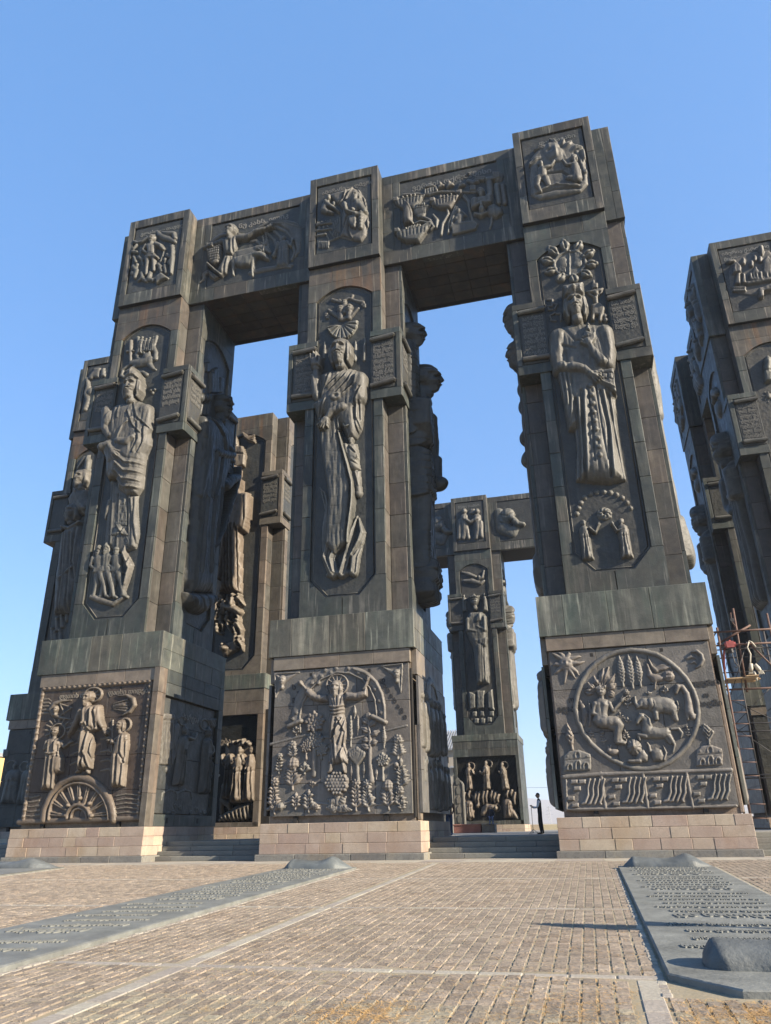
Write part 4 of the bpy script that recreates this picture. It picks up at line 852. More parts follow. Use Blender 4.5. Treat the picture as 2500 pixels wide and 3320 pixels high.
('P.p2.0',0,3.16,.026,'panfig',(('arch_relief','starred arch band behind the figure',None,(('c',.06,0,(-194,503,18,-199,570,18,-188,625,18,-155,680,18,-109,718,18,-55,737,18,5,742,18,65,734,18,117,706,18,153,667,18,174,617,17,181,550,17,180,532,17)),('c',.09,0,(-175,490,4,-180,557,4,-168,612,4,-136,666,4,-90,704,4,-36,723,4,-18,731,4,42,723,4,95,695,4,130,656,4,152,606,4,159,539,4,158,521,4)),('c',.12,0,(58,740,6,111,719,8,156,679,8,181,628,8,192,573,7,192,526,6)),('c',.04,.06,(-220,547,2,-205,546,2)),('c',.04,.06,(-218,551,2,-207,541,2)),('c',.04,.06,(-212,553,2,-212,540,2)),('c',.04,.06,(-207,551,2,-217,542,2)),('c',.04,.06,(-203,570,2,-189,570,2)),('c',.04,.06,(-201,575,2,-191,565,2)),('c',.04,.06,(-196,577,2,-196,563,2)),('c',.04,.06,(-191,575,2,-201,566,2)),('c',.04,.06,(-136,691,2,-121,690,2)),('c',.04,.06,(-134,696,2,-123,686,2)),('c',.04,.06,(-129,698,2,-128,684,2)),('c',.04,.06,(-123,695,2,-134,686,2)),('c',.04,.06,(-106,691,2,-91,690,2)),('c',.04,.06,(-104,695,2,-93,685,2)),('c',.04,.06,(-98,697,2,-98,683,2)),('c',.04,.06,(-93,695,2,-103,686,2)),('c',.04,.06,(-127,719,2,-112,718,2)),('c',.04,.06,(-125,724,2,-114,713,2)),('c',.04,.06,(-119,726,2,-119,712,2)),('c',.04,.06,(-114,723,2,-124,714,2)),('c',.04,.06,(-93,719,2,-78,718,2)),('c',.04,.06,(-91,724,2,-80,713,2)),('c',.04,.06,(-85,725,2,-85,711,2)),('c',.04,.06,(-80,723,2,-90,714,2)),('c',.04,.06,(-76,743,2,-61,742,2)),('c',.04,.06,(-74,747,2,-64,737,2)),('c',.04,.06,(-69,749,2,-69,735,2)),('c',.04,.06,(-64,747,2,-74,737,2)),('c',.04,.06,(-49,731,2,-34,730,2)),('c',.04,.06,(-47,736,2,-37,725,2)),('c',.04,.06,(-42,738,2,-42,724,2)),('c',.04,.06,(-37,735,2,-47,726,2)),('c',.04,.06,(-26,747,2,-11,746,2)),('c',.04,.06,(-24,752,2,-13,742,2)),('c',.04,.06,(-19,754,2,-18,740,2)),('c',.04,.06,(-13,752,2,-24,742,2)),('c',.04,.06,(28,744,2,42,743,2)),('c',.04,.06,(30,749,2,40,738,2)),('c',.04,.06,(35,750,2,35,736,2)),('c',.04,.06,(40,748,2,30,739,2)),('c',.04,.06,(74,723,2,88,722,2)),('c',.04,.06,(76,728,2,86,717,2)),('c',.04,.06,(81,729,2,81,716,2)),('c',.04,.06,(86,727,2,76,718,2)),('c',.04,.06,(145,649,2,159,648,2)),('c',.04,.06,(147,654,2,157,643,2)),('c',.04,.06,(152,655,2,152,642,2)),('c',.04,.06,(157,653,2,147,644,2)),('c',.04,.06,(164,599,2,178,598,2)),('c',.04,.06,(166,604,2,176,594,2)),('c',.04,.06,(171,605,2,171,592,2)),('c',.04,.06,(176,603,2,166,594,2)),('c',.04,.06,(172,551,2,185,550,2)),('c',.04,.06,(174,555,2,183,545,2)),('c',.04,.06,(179,557,2,178,544,2)),('c',.04,.06,(184,555,2,174,546,2)))),('scroll_roll_relief','rolled end of the arch band',None,(('c',.22,0,(-228,517,10,-173,535,11)),)),('scroll_roll_relief','rolled end of the arch band',None,(('c',.22,0,(141,539,10,195,512,10)),)),('winged_head_relief','winged head in the corner',None,(('c',.09,0,(-265,711,17,-283,727,7,-302,744,2)),('c',.09,0,(-265,711,17,-226,727,7,-188,742,2)),('c',.09,0,(-265,711,17,-279,676,7,-294,641,2)),('c',.07,0,(-302,744,3,-188,742,3)),('c',.07,0,(-302,744,3,-294,641,3)),('H',-265,711,42,{'base':.04,'hair':1}))),('winged_head_relief','winged head in the corner',None,(('c',.09,0,(248,705,16,215,724,7,181,743,2)),('c',.09,0,(248,705,16,261,726,7,273,747,2)),('c',.09,0,(248,705,16,256,666,7,264,627,2)),('c',.07,0,(181,743,3,273,747,3)),('c',.07,0,(273,747,3,264,627,2)),('H',248,705,41,{'base':.04,'hair':1}))),('haloed_figure','robed bearded man with both arms raised',None,(('O',.07,0,-15,677,48,45,0,628,4),('c',.05,0,(-15,677,3,29,675,3)),('c',.05,0,(-15,677,3,23,654,3)),('c',.05,0,(-15,677,3,8,640,3)),('c',.05,0,(-15,677,3,-14,636,3)),('c',.05,0,(-15,677,3,-36,643,3)),('c',.05,0,(-15,677,3,-52,659,3)),('c',.05,0,(-15,677,3,-59,680,3)),('c',.05,0,(-15,677,3,-53,700,3)),('c',.05,0,(-15,677,3,-37,715,3)),('c',.05,0,(-15,677,3,-15,719,3)),('c',.05,0,(-15,677,3,7,712,3)),('c',.05,0,(-15,677,3,23,696,3)),('p',.34,39,0,(-54,636,-34,647,6,645,29,625,22,589,19,553,29,516,32,468,23,433,39,375,36,355,7,359,-31,354,-50,358,-41,413,-48,472,-51,520,-43,562,-50,599)),('p',.22,17,.08,(-155,648,-145,674,-107,646,-54,636,-50,608,-93,609,-127,622)),('p',.22,17,.08,(25,644,71,638,107,645,120,663,123,620,84,607,25,610)),('a',8,.13,.1,(-135,660,-152,667,-173,690)),('a',8,.13,.1,(107,651,116,666,124,687)),('H',-16,665,57,{'beard':1,'hair':1.3,'base':.16}),('l',-.05,5,(-44,629,-27,592)),('l',-.05,5,(-27,628,-17,591)),('l',-.05,5,(-11,627,-8,591)),('l',-.05,5,(9,626,3,590)),('l',.05,5,(-48,590,-14,582,20,590)),('l',-.05,3,(-48,583,-14,575,20,583)),('l',.05,5,(-48,576,-14,568,20,576)),('l',-.05,3,(-48,569,-13,561,20,569)),('l',.05,5,(-48,562,-13,554,20,562)),('l',-.05,3,(-48,555,-13,548,20,556)),('l',-.06,6,(-33,543,-42,472,-31,366)),('l',.04,6,(-24,543,-33,471,-22,365)),('l',-.06,6,(-13,536,-19,471,-45,442)),('l',.04,6,(-4,536,-10,470,-36,442)),('l',-.06,6,(6,535,-26,471,-18,360)),('l',.04,6,(15,535,-17,471,-9,359)),('l',-.06,6,(19,534,7,469,-6,435)),('l',.04,6,(28,534,16,469,3,434)),('l',-.06,6,(-7,530,20,481,13,434,33,375)),('l',.04,6,(2,529,29,480,22,433,42,375)),('l',-.06,6,(13,434,1,394,7,362)),('l',.04,6,(22,433,10,393,16,361)),('c',.2,.05,(-34,354,9,-38,332,7,-46,326,6)),('c',.2,.05,(17,353,9,22,330,8,25,324,6)))),('tree_relief','tall scaly bush under the feet',None,(('c',.12,0,(-10,207,13,-11,251,14)),('p',.24,30,0,(-62,310,-30,328,-5,316,20,321,42,295,36,261,8,243,-29,246,-58,270)),('e',.07,.19,-22,321,7,7,0),('e',.07,.19,-9,320,7,7,0),('e',.07,.19,5,320,7,7,0),('e',.07,.19,-42,309,7,7,0),('e',.07,.19,-29,308,7,7,0),('e',.07,.19,-16,308,7,7,0),('e',.07,.19,-2,308,7,7,0),('e',.07,.19,11,307,7,7,0),('e',.07,.19,24,307,7,7,0),('e',.07,.19,-48,297,7,7,0),('e',.07,.19,-35,296,7,7,0),('e',.07,.19,-22,296,7,7,0),('e',.07,.19,-9,295,7,7,0),('e',.07,.19,5,295,7,7,0),('e',.07,.19,18,294,7,7,0),('e',.07,.19,31,294,7,7,0),('e',.07,.19,-55,284,7,7,0),('e',.07,.19,-42,284,7,7,0),('e',.07,.19,-29,283,7,7,0),('e',.07,.19,-15,283,7,7,0),('e',.07,.19,-2,283,7,7,0),('e',.07,.19,11,282,7,7,0),('e',.07,.19,24,282,7,7,0),('e',.07,.19,-48,272,7,7,0),('e',.07,.19,-35,271,7,7,0),('e',.07,.19,-22,271,7,7,0),('e',.07,.19,-8,270,7,7,0),('e',.07,.19,5,270,7,7,0),('e',.07,.19,18,270,7,7,0),('e',.07,.19,31,269,7,7,0),('e',.07,.19,-42,259,7,7,0),('e',.07,.19,-28,259,7,7,0),('e',.07,.19,-15,258,7,7,0),('e',.07,.19,-2,258,7,7,0),('e',.07,.19,11,258,7,7,0),('e',.07,.19,24,257,7,7,0),('e',.07,.19,-21,246,7,7,0),('e',.07,.19,-8,246,7,7,0),('e',.07,.19,5,245,7,7,0))),('leaf_relief',None,None,(('c',.14,0,(-10,207,8,-29,214,17,-48,222,5)),('l',-.03,2,(-17,216,-16,202)),('l',-.03,2,(-26,220,-25,205)),('l',-.03,2,(-36,223,-35,209)),('l',-.03,2,(-45,227,-44,213)),('c',.14,0,(-10,196,8,-32,194,16,-54,191,5)),('l',-.03,2,(-17,205,-17,186)),('l',-.03,2,(-27,204,-28,185)),('l',-.03,2,(-38,203,-39,184)),('l',-.03,2,(-49,202,-50,182)),('c',.14,0,(-4,201,8,11,216,16,27,231,5)),('l',-.03,2,(-10,210,8,200)),('l',-.03,2,(-3,218,15,207)),('l',-.03,2,(5,225,23,215)),('l',-.03,2,(13,233,31,222)),('c',.14,0,(-4,193,8,23,187,16,49,181,5)),('l',-.03,2,(-10,202,13,181)),('l',-.03,2,(3,199,26,178)),('l',-.03,2,(16,196,39,175)),('l',-.03,2,(29,193,53,172)),('c',.14,0,(-10,190,8,5,187,16,21,184,5)),('l',-.03,2,(-16,199,1,180)),('l',-.03,2,(-9,198,9,178)),('l',-.03,2,(-1,196,17,177)),('l',-.03,2,(7,195,25,175)),('c',.14,0,(-13,190,8,-24,185,16,-35,179,5)),('l',-.03,2,(-20,199,-15,179)),('l',-.03,2,(-25,197,-20,176)),('l',-.03,2,(-30,194,-26,173)),('l',-.03,2,(-36,191,-31,170)))),('tree_relief','leafy tree at the left of the figure',None,(('TR',-113,317,255,43,.11,10),)),('tree_relief','leafy tree at the left of the figure',None,(('TR',-110,317,176,37,.11,10),)),('tree_relief',None,None,(('TR',-146,382,77,26,.11,5),)),('tree_relief','broad crown tree',None,(('TR',-79,379,65,27,.1,6),)),('tree_relief','broad-leaf tree at the right of the figure',None,(('c',.14,0,(133,289,14,127,360,9,129,464,7,122,523,5)),('c',.13,0,(129,412,4,109,420,13,93,428,5)),('l',-.03,2,(129,412,93,428)),('c',.13,0,(129,429,4,146,435,13,159,439,5)),('l',-.03,2,(129,429,159,439)),('c',.13,0,(129,446,4,111,447,13,96,448,5)),('l',-.03,2,(129,446,96,448)),('c',.13,0,(129,464,4,150,471,13,166,477,5)),('l',-.03,2,(129,464,166,477)),('c',.13,0,(128,476,4,109,486,13,93,495,5)),('l',-.03,2,(128,476,93,495)),('c',.13,0,(127,499,4,142,512,14,154,522,5)),('l',-.03,2,(127,499,154,522)),('c',.13,0,(125,511,4,110,522,14,97,531,5)),('l',-.03,2,(125,511,97,531)),('c',.13,0,(124,529,4,123,542,14,122,553,5)),('l',-.03,2,(124,529,122,553)),('c',.13,0,(129,417,4,114,418,13,102,418,5)),('l',-.03,2,(129,417,102,418)))),('cypress_relief',None,None,(('CY',47,421,133,9,.1),)),('cypress_relief',None,None,(('CY',63,532,57,9,.1),)),('cypress_relief',None,None,(('CY',77,466,83,8,.1),)),('cypress_relief',None,None,(('CY',188,412,87,11,.1),)),('cypress_relief',None,None,(('CY',49,292,68,8,.1),)),('cypress_relief',None,None,(('CY',102,299,65,9,.1),)),('cypress_relief',None,None,(('CY',154,291,53,9,.1),)),('tree_relief','umbrella tree',None,(('c',.12,0,(77,291,9,74,350,8)),('c',.12,0,(74,350,6,45,386,8)),('e',.12,0,45,395,10,12,0),('c',.12,0,(74,350,6,55,390,8)),('e',.12,0,55,400,10,12,0),('c',.12,0,(74,350,6,64,394,8)),('e',.12,0,64,405,10,12,0),('c',.12,0,(74,350,6,74,399,8)),('e',.12,0,74,411,10,12,0),('c',.12,0,(74,350,6,83,394,8)),('e',.12,0,83,405,10,12,0),('c',.12,0,(74,350,6,93,389,8)),('e',.12,0,93,399,10,12,0),('c',.12,0,(74,350,6,102,384,8)),('e',.12,0,102,392,10,12,0))),('tree_relief','round clipped tree',None,(('TR',182,288,104,26,.12,6),)),('plant_relief',None,None,(('PL',-277,174,131,6,12,.1,'f'),)),('plant_relief',None,None,(('PL',-202,265,119,5,16,.1,'b'),)),('plant_relief',None,None,(('PL',-207,384,65,4,11,.1,'f'),)),('plant_relief',None,None,(('PL',-264,328,76,4,9,.1,'f'),)),('plant_relief',None,None,(('PL',-187,189,62,3,11,.1,'l'),)),('plant_relief',None,None,(('PL',-129,177,84,4,13,.1,'l'),)),('plant_relief',None,None,(('PL',-152,324,44,2,13,.1,'l'),)),('plant_relief',None,None,(('PL',-251,185,28,2,10,.1,'b'),)),('plant_relief',None,None,(('PL',-116,271,23,2,8,.1,'l'),)),('plant_relief',None,None,(('PL',70,178,111,5,13,.1,'f'),)),('plant_relief',None,None,(('PL',122,176,110,6,13,.1,'f'),)),('plant_relief',None,None,(('PL',204,180,104,5,14,.1,'b'),)),('plant_relief',None,None,(('PL',257,249,117,6,13,.1,'l'),)),('plant_relief',None,None,(('PL',245,367,86,5,12,.1,'f'),)),('plant_relief',None,None,(('PL',241,319,34,3,7,.1,'b'),)),('plant_relief',None,None,(('PL',252,184,76,4,11,.1,'f'),)),('plant_relief',None,None,(('PL',255,173,43,3,8,.1,'l'),)),('plant_relief',None,None,(('PL',-280,180,45,3,10,.1,'l'),)),('plant_relief',None,None,(('PL',-193,479,36,2,9,.1,'l'),)),('plant_relief',None,None,(('PL',-98,181,22,2,8,.1,'f'),)),('hill_relief','low hill line',None,(('c',.035,0,(-309,448,5,-157,477,6,39,450,5,285,495,5)),('c',.03,0,(-310,192,5,-201,223,6,-86,209,5,40,195,5,277,203,5)))))),
('P.p1.0',0,3.16,.026,'brownfig',(('border_moulding','studded border',None,(('c',.07,0,(-285,176,9,-292,745,10,281,750,9,289,178,7)),('c',.05,0,(-309,167,10,-161,168,10,291,171,10)),('e',.05,.06,-284,749,10,7,0),('e',.05,.06,-256,749,10,7,0),('e',.05,.06,-229,749,10,7,0),('e',.05,.06,-201,749,10,7,0),('e',.05,.06,-174,749,10,7,0),('e',.05,.06,-147,749,10,7,0),('e',.05,.06,-119,749,9,7,0),('e',.05,.06,-92,749,9,7,0),('e',.05,.06,-65,749,9,7,0),('e',.05,.06,-38,749,9,7,0),('e',.05,.06,-12,749,9,7,0),('e',.05,.06,15,750,9,7,0),('e',.05,.06,42,750,9,7,0),('e',.05,.06,68,750,9,7,0),('e',.05,.06,95,750,9,7,0),('e',.05,.06,121,750,9,7,0),('e',.05,.06,147,750,9,7,0),('e',.05,.06,173,750,9,7,0),('e',.05,.06,200,750,9,7,0),('e',.05,.06,225,750,9,7,0),('e',.05,.06,251,750,9,7,0),('e',.05,.06,277,750,9,7,0),('e',.05,.06,-290,721,9,8,0),('e',.04,.06,280,726,7,7,0),('e',.05,.06,-290,692,9,8,0),('e',.04,.06,281,697,7,7,0),('e',.05,.06,-289,662,9,8,0),('e',.04,.06,281,667,7,7,0),('e',.05,.06,-289,633,9,8,0),('e',.04,.06,281,638,7,7,0),('e',.05,.06,-289,604,9,8,0),('e',.04,.06,282,608,7,7,0),('e',.05,.06,-288,575,9,8,0),('e',.04,.06,282,579,7,7,0),('e',.05,.06,-288,546,9,8,0),('e',.04,.06,283,550,7,7,0),('e',.05,.06,-288,518,9,8,0),('e',.04,.06,283,522,7,7,0),('e',.05,.06,-287,489,9,8,0),('e',.04,.06,284,493,7,7,0),('e',.05,.06,-287,461,9,8,0),('e',.04,.06,284,465,7,7,0),('e',.05,.06,-287,433,8,8,0),('e',.04,.06,284,437,7,7,0),('e',.05,.06,-286,405,8,8,0),('e',.04,.06,285,409,7,7,0),('e',.05,.06,-286,378,8,8,0),('e',.04,.06,285,382,7,7,0),('e',.05,.06,-286,350,8,7,0),('e',.04,.06,286,354,7,7,0),('e',.05,.06,-285,323,8,7,0),('e',.04,.06,286,327,7,6,0),('e',.05,.06,-285,296,8,7,0),('e',.04,.06,287,300,7,6,0),('e',.05,.06,-285,269,8,7,0),('e',.04,.06,287,273,7,6,0),('e',.05,.06,-285,242,8,7,0),('e',.04,.06,287,246,7,6,0),('e',.05,.06,-284,216,8,7,0),('e',.04,.06,288,220,7,6,0),('e',.05,.06,-284,189,8,7,0),('e',.04,.06,288,193,7,6,0))),('wheel_relief','spoked half wheel',None,(('c',.14,0,(-177,173,16,-180,196,16,-180,218,16,-171,239,16,-165,260,16,-156,278,16,-144,295,16,-129,310,16,-112,323,16,-93,332,16,-72,339,16,-50,343,16,-27,344,16,-4,342,16,19,336,16,42,328,16,64,317,16,85,304,16,104,288,16,122,271,16,137,252,16,150,231,16,160,210,16,168,188,16,172,166,15)),('c',.09,.03,(-150,174,6,-152,193,6,-152,212,6,-149,231,6,-143,249,6,-135,265,6,-125,280,6,-112,292,6,-97,303,6,-80,311,6,-62,317,6,-43,321,6,-23,321,6,-3,319,6,17,315,6,37,308,6,56,298,6,74,287,6,91,274,6,106,258,6,120,242,6,131,224,6,140,206,6,146,187,6,150,168,6)),('c',.07,0,(-65,186,4,-143,193,4)),('c',.07,0,(-65,190,4,-143,204,4)),('c',.07,0,(-61,205,4,-136,239,4)),('c',.07,0,(-60,208,4,-132,249,4)),('c',.07,0,(-50,220,4,-112,277,4)),('c',.07,0,(-47,223,4,-105,284,4)),('c',.07,0,(-33,230,4,-75,302,4)),('c',.07,0,(-28,231,4,-64,306,4)),('c',.07,0,(-11,234,4,-27,311,4)),('c',.07,0,(-6,233,4,-16,311,4)),('c',.07,0,(12,230,4,23,303,4)),('c',.07,0,(17,229,4,34,299,4)),('c',.07,0,(33,221,4,70,279,4)),('c',.07,0,(38,218,4,80,272,4)),('c',.07,0,(51,206,4,108,243,4)),('c',.07,0,(54,202,4,115,233,4)),('c',.07,0,(62,188,4,133,198,4)),('c',.07,0,(64,183,4,137,187,4)),('c',.14,0,(-58,178,9,-59,189,9,-57,199,9,-53,208,9,-47,216,9,-39,223,9,-30,227,9,-20,230,9,-8,231,9,3,230,9,15,226,9,26,221,9,36,214,9,45,206,9,51,196,9,56,186,9,59,176,9)),('c',.1,0,(-39,178,6,-39,185,6,-38,193,6,-36,199,6,-32,205,6,-27,210,6,-20,213,6,-13,215,6,-6,216,6,2,215,6,10,212,6,18,209,6,24,204,6,30,198,6,35,191,6,38,184,6,40,176,6)),('e',.12,.05,-60,230,10,9,0),('e',.12,.05,-5,257,10,9,0),('e',.12,.05,47,234,10,9,0),('e',.12,.05,66,185,10,9,0),('e',.12,.05,-64,188,10,9,0))),('haloed_figure','tall haloed man in an open coat standing on the wheel',None,(('O',.1,0,-12,705,46,33,0,628,6),('c',.05,0,(-12,705,5,28,702,4)),('c',.05,0,(-12,705,5,20,682,4)),('c',.05,0,(-12,705,5,-7,674,4)),('c',.05,0,(-12,705,5,-37,685,4)),('c',.05,0,(-12,705,5,-53,707,4)),('c',.05,0,(-12,705,5,-44,728,4)),('c',.05,0,(-12,705,5,-17,735,4)),('c',.05,0,(-12,705,5,13,725,4)),('p',.42,35,0,(-58,650,-34,659,20,659,40,638,51,588,50,543,18,537,35,492,36,424,42,377,8,375,-36,373,-35,441,-49,509,-41,551,-52,593)),('c',.3,.02,(-51,636,19,-72,587,16,-91,550,13,-106,533,7)),('c',.32,.05,(31,638,20,47,588,16,68,559,11)),('a',9,.12,.1,(48,581,66,559,80,537)),('c',.12,0,(-105,534,7,-111,521,4)),('l',-.07,6,(-37,649,-27,564)),('l',.05,6,(-26,648,-16,563)),('l',-.07,6,(1,647,6,562)),('l',.05,6,(12,646,17,562)),('l',-.07,6,(20,632,36,554)),('l',.05,6,(31,631,47,553)),('l',-.07,6,(-2,535,-1,453,27,384)),('l',.05,6,(9,534,10,452,37,384)),('l',-.07,6,(-26,536,-25,454,-21,379)),('l',.05,6,(-16,536,-15,453,-10,379)),('l',-.07,6,(20,527,20,452,41,384)),('l',.05,6,(31,527,30,451,52,384)),('l',-.07,6,(-1,453,-2,385)),('l',.05,6,(10,452,9,385)),('l',.07,7,(-41,572,-4,577,18,541,49,550)),('H',-24,691,54,{'beard':1,'hair':1.2,'t':-.6,'base':.2}),('c',.2,0,(-28,373,10,-39,367,7)),('c',.22,0,(19,371,10,24,363,7)))),('haloed_figure','haloed figure at left with a radiant nimbus',None,(('O',.1,0,-172,548,39,35,0,628,5),('c',.05,0,(-215,539,4,-235,534,5)),('c',.05,0,(-220,555,4,-243,558,5)),('c',.05,0,(-218,571,4,-240,580,5)),('c',.05,0,(-209,584,4,-227,598,5)),('c',.05,0,(-195,591,4,-205,609,5)),('c',.05,0,(-177,592,4,-178,610,5)),('c',.05,0,(-158,587,4,-151,602,5)),('c',.05,0,(-142,576,4,-127,587,5)),('c',.05,0,(-131,561,4,-110,565,5)),('c',.05,0,(-126,544,4,-103,542,5)),('p',.3,27,0,(-214,517,-191,524,-152,520,-140,500,-137,458,-115,430,-109,369,-140,360,-140,297,-210,296,-212,393,-215,455,-218,489)),('l',-.05,5,(-203,502,-200,461)),('l',.035,5,(-194,502,-190,460)),('l',-.05,5,(-171,508,-167,466)),('l',.035,5,(-162,508,-158,466)),('l',-.05,5,(-204,440,-195,305)),('l',.035,5,(-195,440,-186,305)),('l',-.05,5,(-183,440,-174,301)),('l',.035,5,(-174,439,-165,301)),('l',-.05,5,(-161,432,-153,297)),('l',.035,5,(-152,432,-144,297)),('l',-.05,5,(-150,486,-146,438,-129,437)),('l',.035,5,(-141,486,-137,438,-120,437)),('l',.05,5,(-212,458,-173,449,-141,457)),('a',9,.1,.05,(-144,500,-124,478,-98,494)),('a',9,.12,.14,(-212,503,-219,472,-199,478)),('H',-178,547,44,{'hair':1.2,'base':.12}))),('haloed_figure','haloed figure at right turned to the middle',None,(('O',.1,0,174,561,31,28,0,628,5),('p',.3,26,0,(154,521,181,533,203,519,211,471,208,418,212,352,213,298,147,298,136,354,129,421,137,474)),('l',-.05,5,(175,513,177,446,199,398)),('l',.035,5,(184,513,186,445,208,398)),('l',-.05,5,(147,433,156,305)),('l',.035,5,(156,433,165,304)),('l',-.05,5,(167,433,177,304)),('l',.035,5,(176,432,186,304)),('l',-.05,5,(192,392,197,303)),('l',.035,5,(201,391,205,303)),('l',-.05,5,(195,485,198,405)),('l',.035,5,(204,485,207,404)),('a',8,.12,.14,(197,498,165,476,135,488)),('a',7,.1,.08,(152,507,134,495,110,496)),('H',161,560,44,{'hair':1.3,'t':-1,'base':.12}),('c',.06,0,(109,585,3,118,495,3,123,448,3)))),('moon_relief','crescent with a face and sail',None,(('c',.12,0,(-127,688,2,-174,687,7,-213,677,12,-227,652,14,-209,626,12,-168,610,7,-121,602,2)),('H',-199,649,33,{'base':.05,'hair':.9}),('c',.06,0,(-184,675,4,-154,627,3)),('c',.06,0,(-184,675,4,-117,653,3)),('c',.06,0,(-117,653,3,-186,614,3)))),('moon_relief','crescent with a wing',None,(('c',.13,0,(118,694,2,167,693,7,202,674,11,212,646,11,193,619,9,155,605,3)),('c',.06,0,(170,673,6,98,659,2)),('c',.06,0,(171,660,6,99,653,2)),('c',.06,0,(173,647,6,100,648,2)),('c',.06,0,(175,635,6,101,642,2)),('c',.06,0,(177,622,6,101,636,2)),('c',.08,0,(156,652,11,116,648,6)))),('cloud_relief','rippled ground',None,(('c',.03,0,(-292,699,7,-253,701,5,-234,689,2)),('c',.03,0,(-222,273,6,-262,267,5,-296,272,3)),('c',.03,0,(171,262,4,217,268,4,279,263,3)),('c',.03,0,(-289,683,7,-250,685,5,-231,673,2)),('c',.03,0,(-218,253,6,-258,248,5,-292,252,3)),('c',.03,0,(174,244,4,220,250,4,282,245,3)),('c',.03,0,(-286,667,6,-247,668,5,-228,657,2)),('c',.03,0,(-214,233,6,-254,228,4,-288,232,3)),('c',.03,0,(177,227,4,222,232,4,284,227,3)),('c',.03,0,(-283,651,6,-244,652,5,-225,641,2)),('c',.03,0,(-210,214,6,-250,208,4,-284,212,3)),('c',.03,0,(179,209,4,224,214,4,286,209,3)),('c',.03,0,(-280,635,6,-241,636,5,-222,625,2)),('c',.03,0,(-206,194,6,-246,189,4,-280,193,3)),('c',.03,0,(182,191,4,227,196,4,288,192,3)),('c',.03,0,(-113,582,5,-73,594,6,-55,583,3)),('c',.03,0,(50,546,4,90,551,6,116,539,3)),('c',.03,0,(-106,540,5,-66,552,6,-48,541,3)),('c',.03,0,(56,505,4,96,510,6,122,498,3)),('c',.03,0,(-96,484,5,-57,496,6,-39,485,3)),('c',.03,0,(64,450,4,104,455,6,130,443,3)),('c',.03,0,(-89,443,5,-50,455,6,-32,444,3)),('c',.03,0,(71,410,4,110,415,6,135,403,3)),('c',.03,0,(-82,402,5,-43,414,6,-25,403,3)),('c',.03,0,(77,369,4,116,375,6,141,363,3)))))),
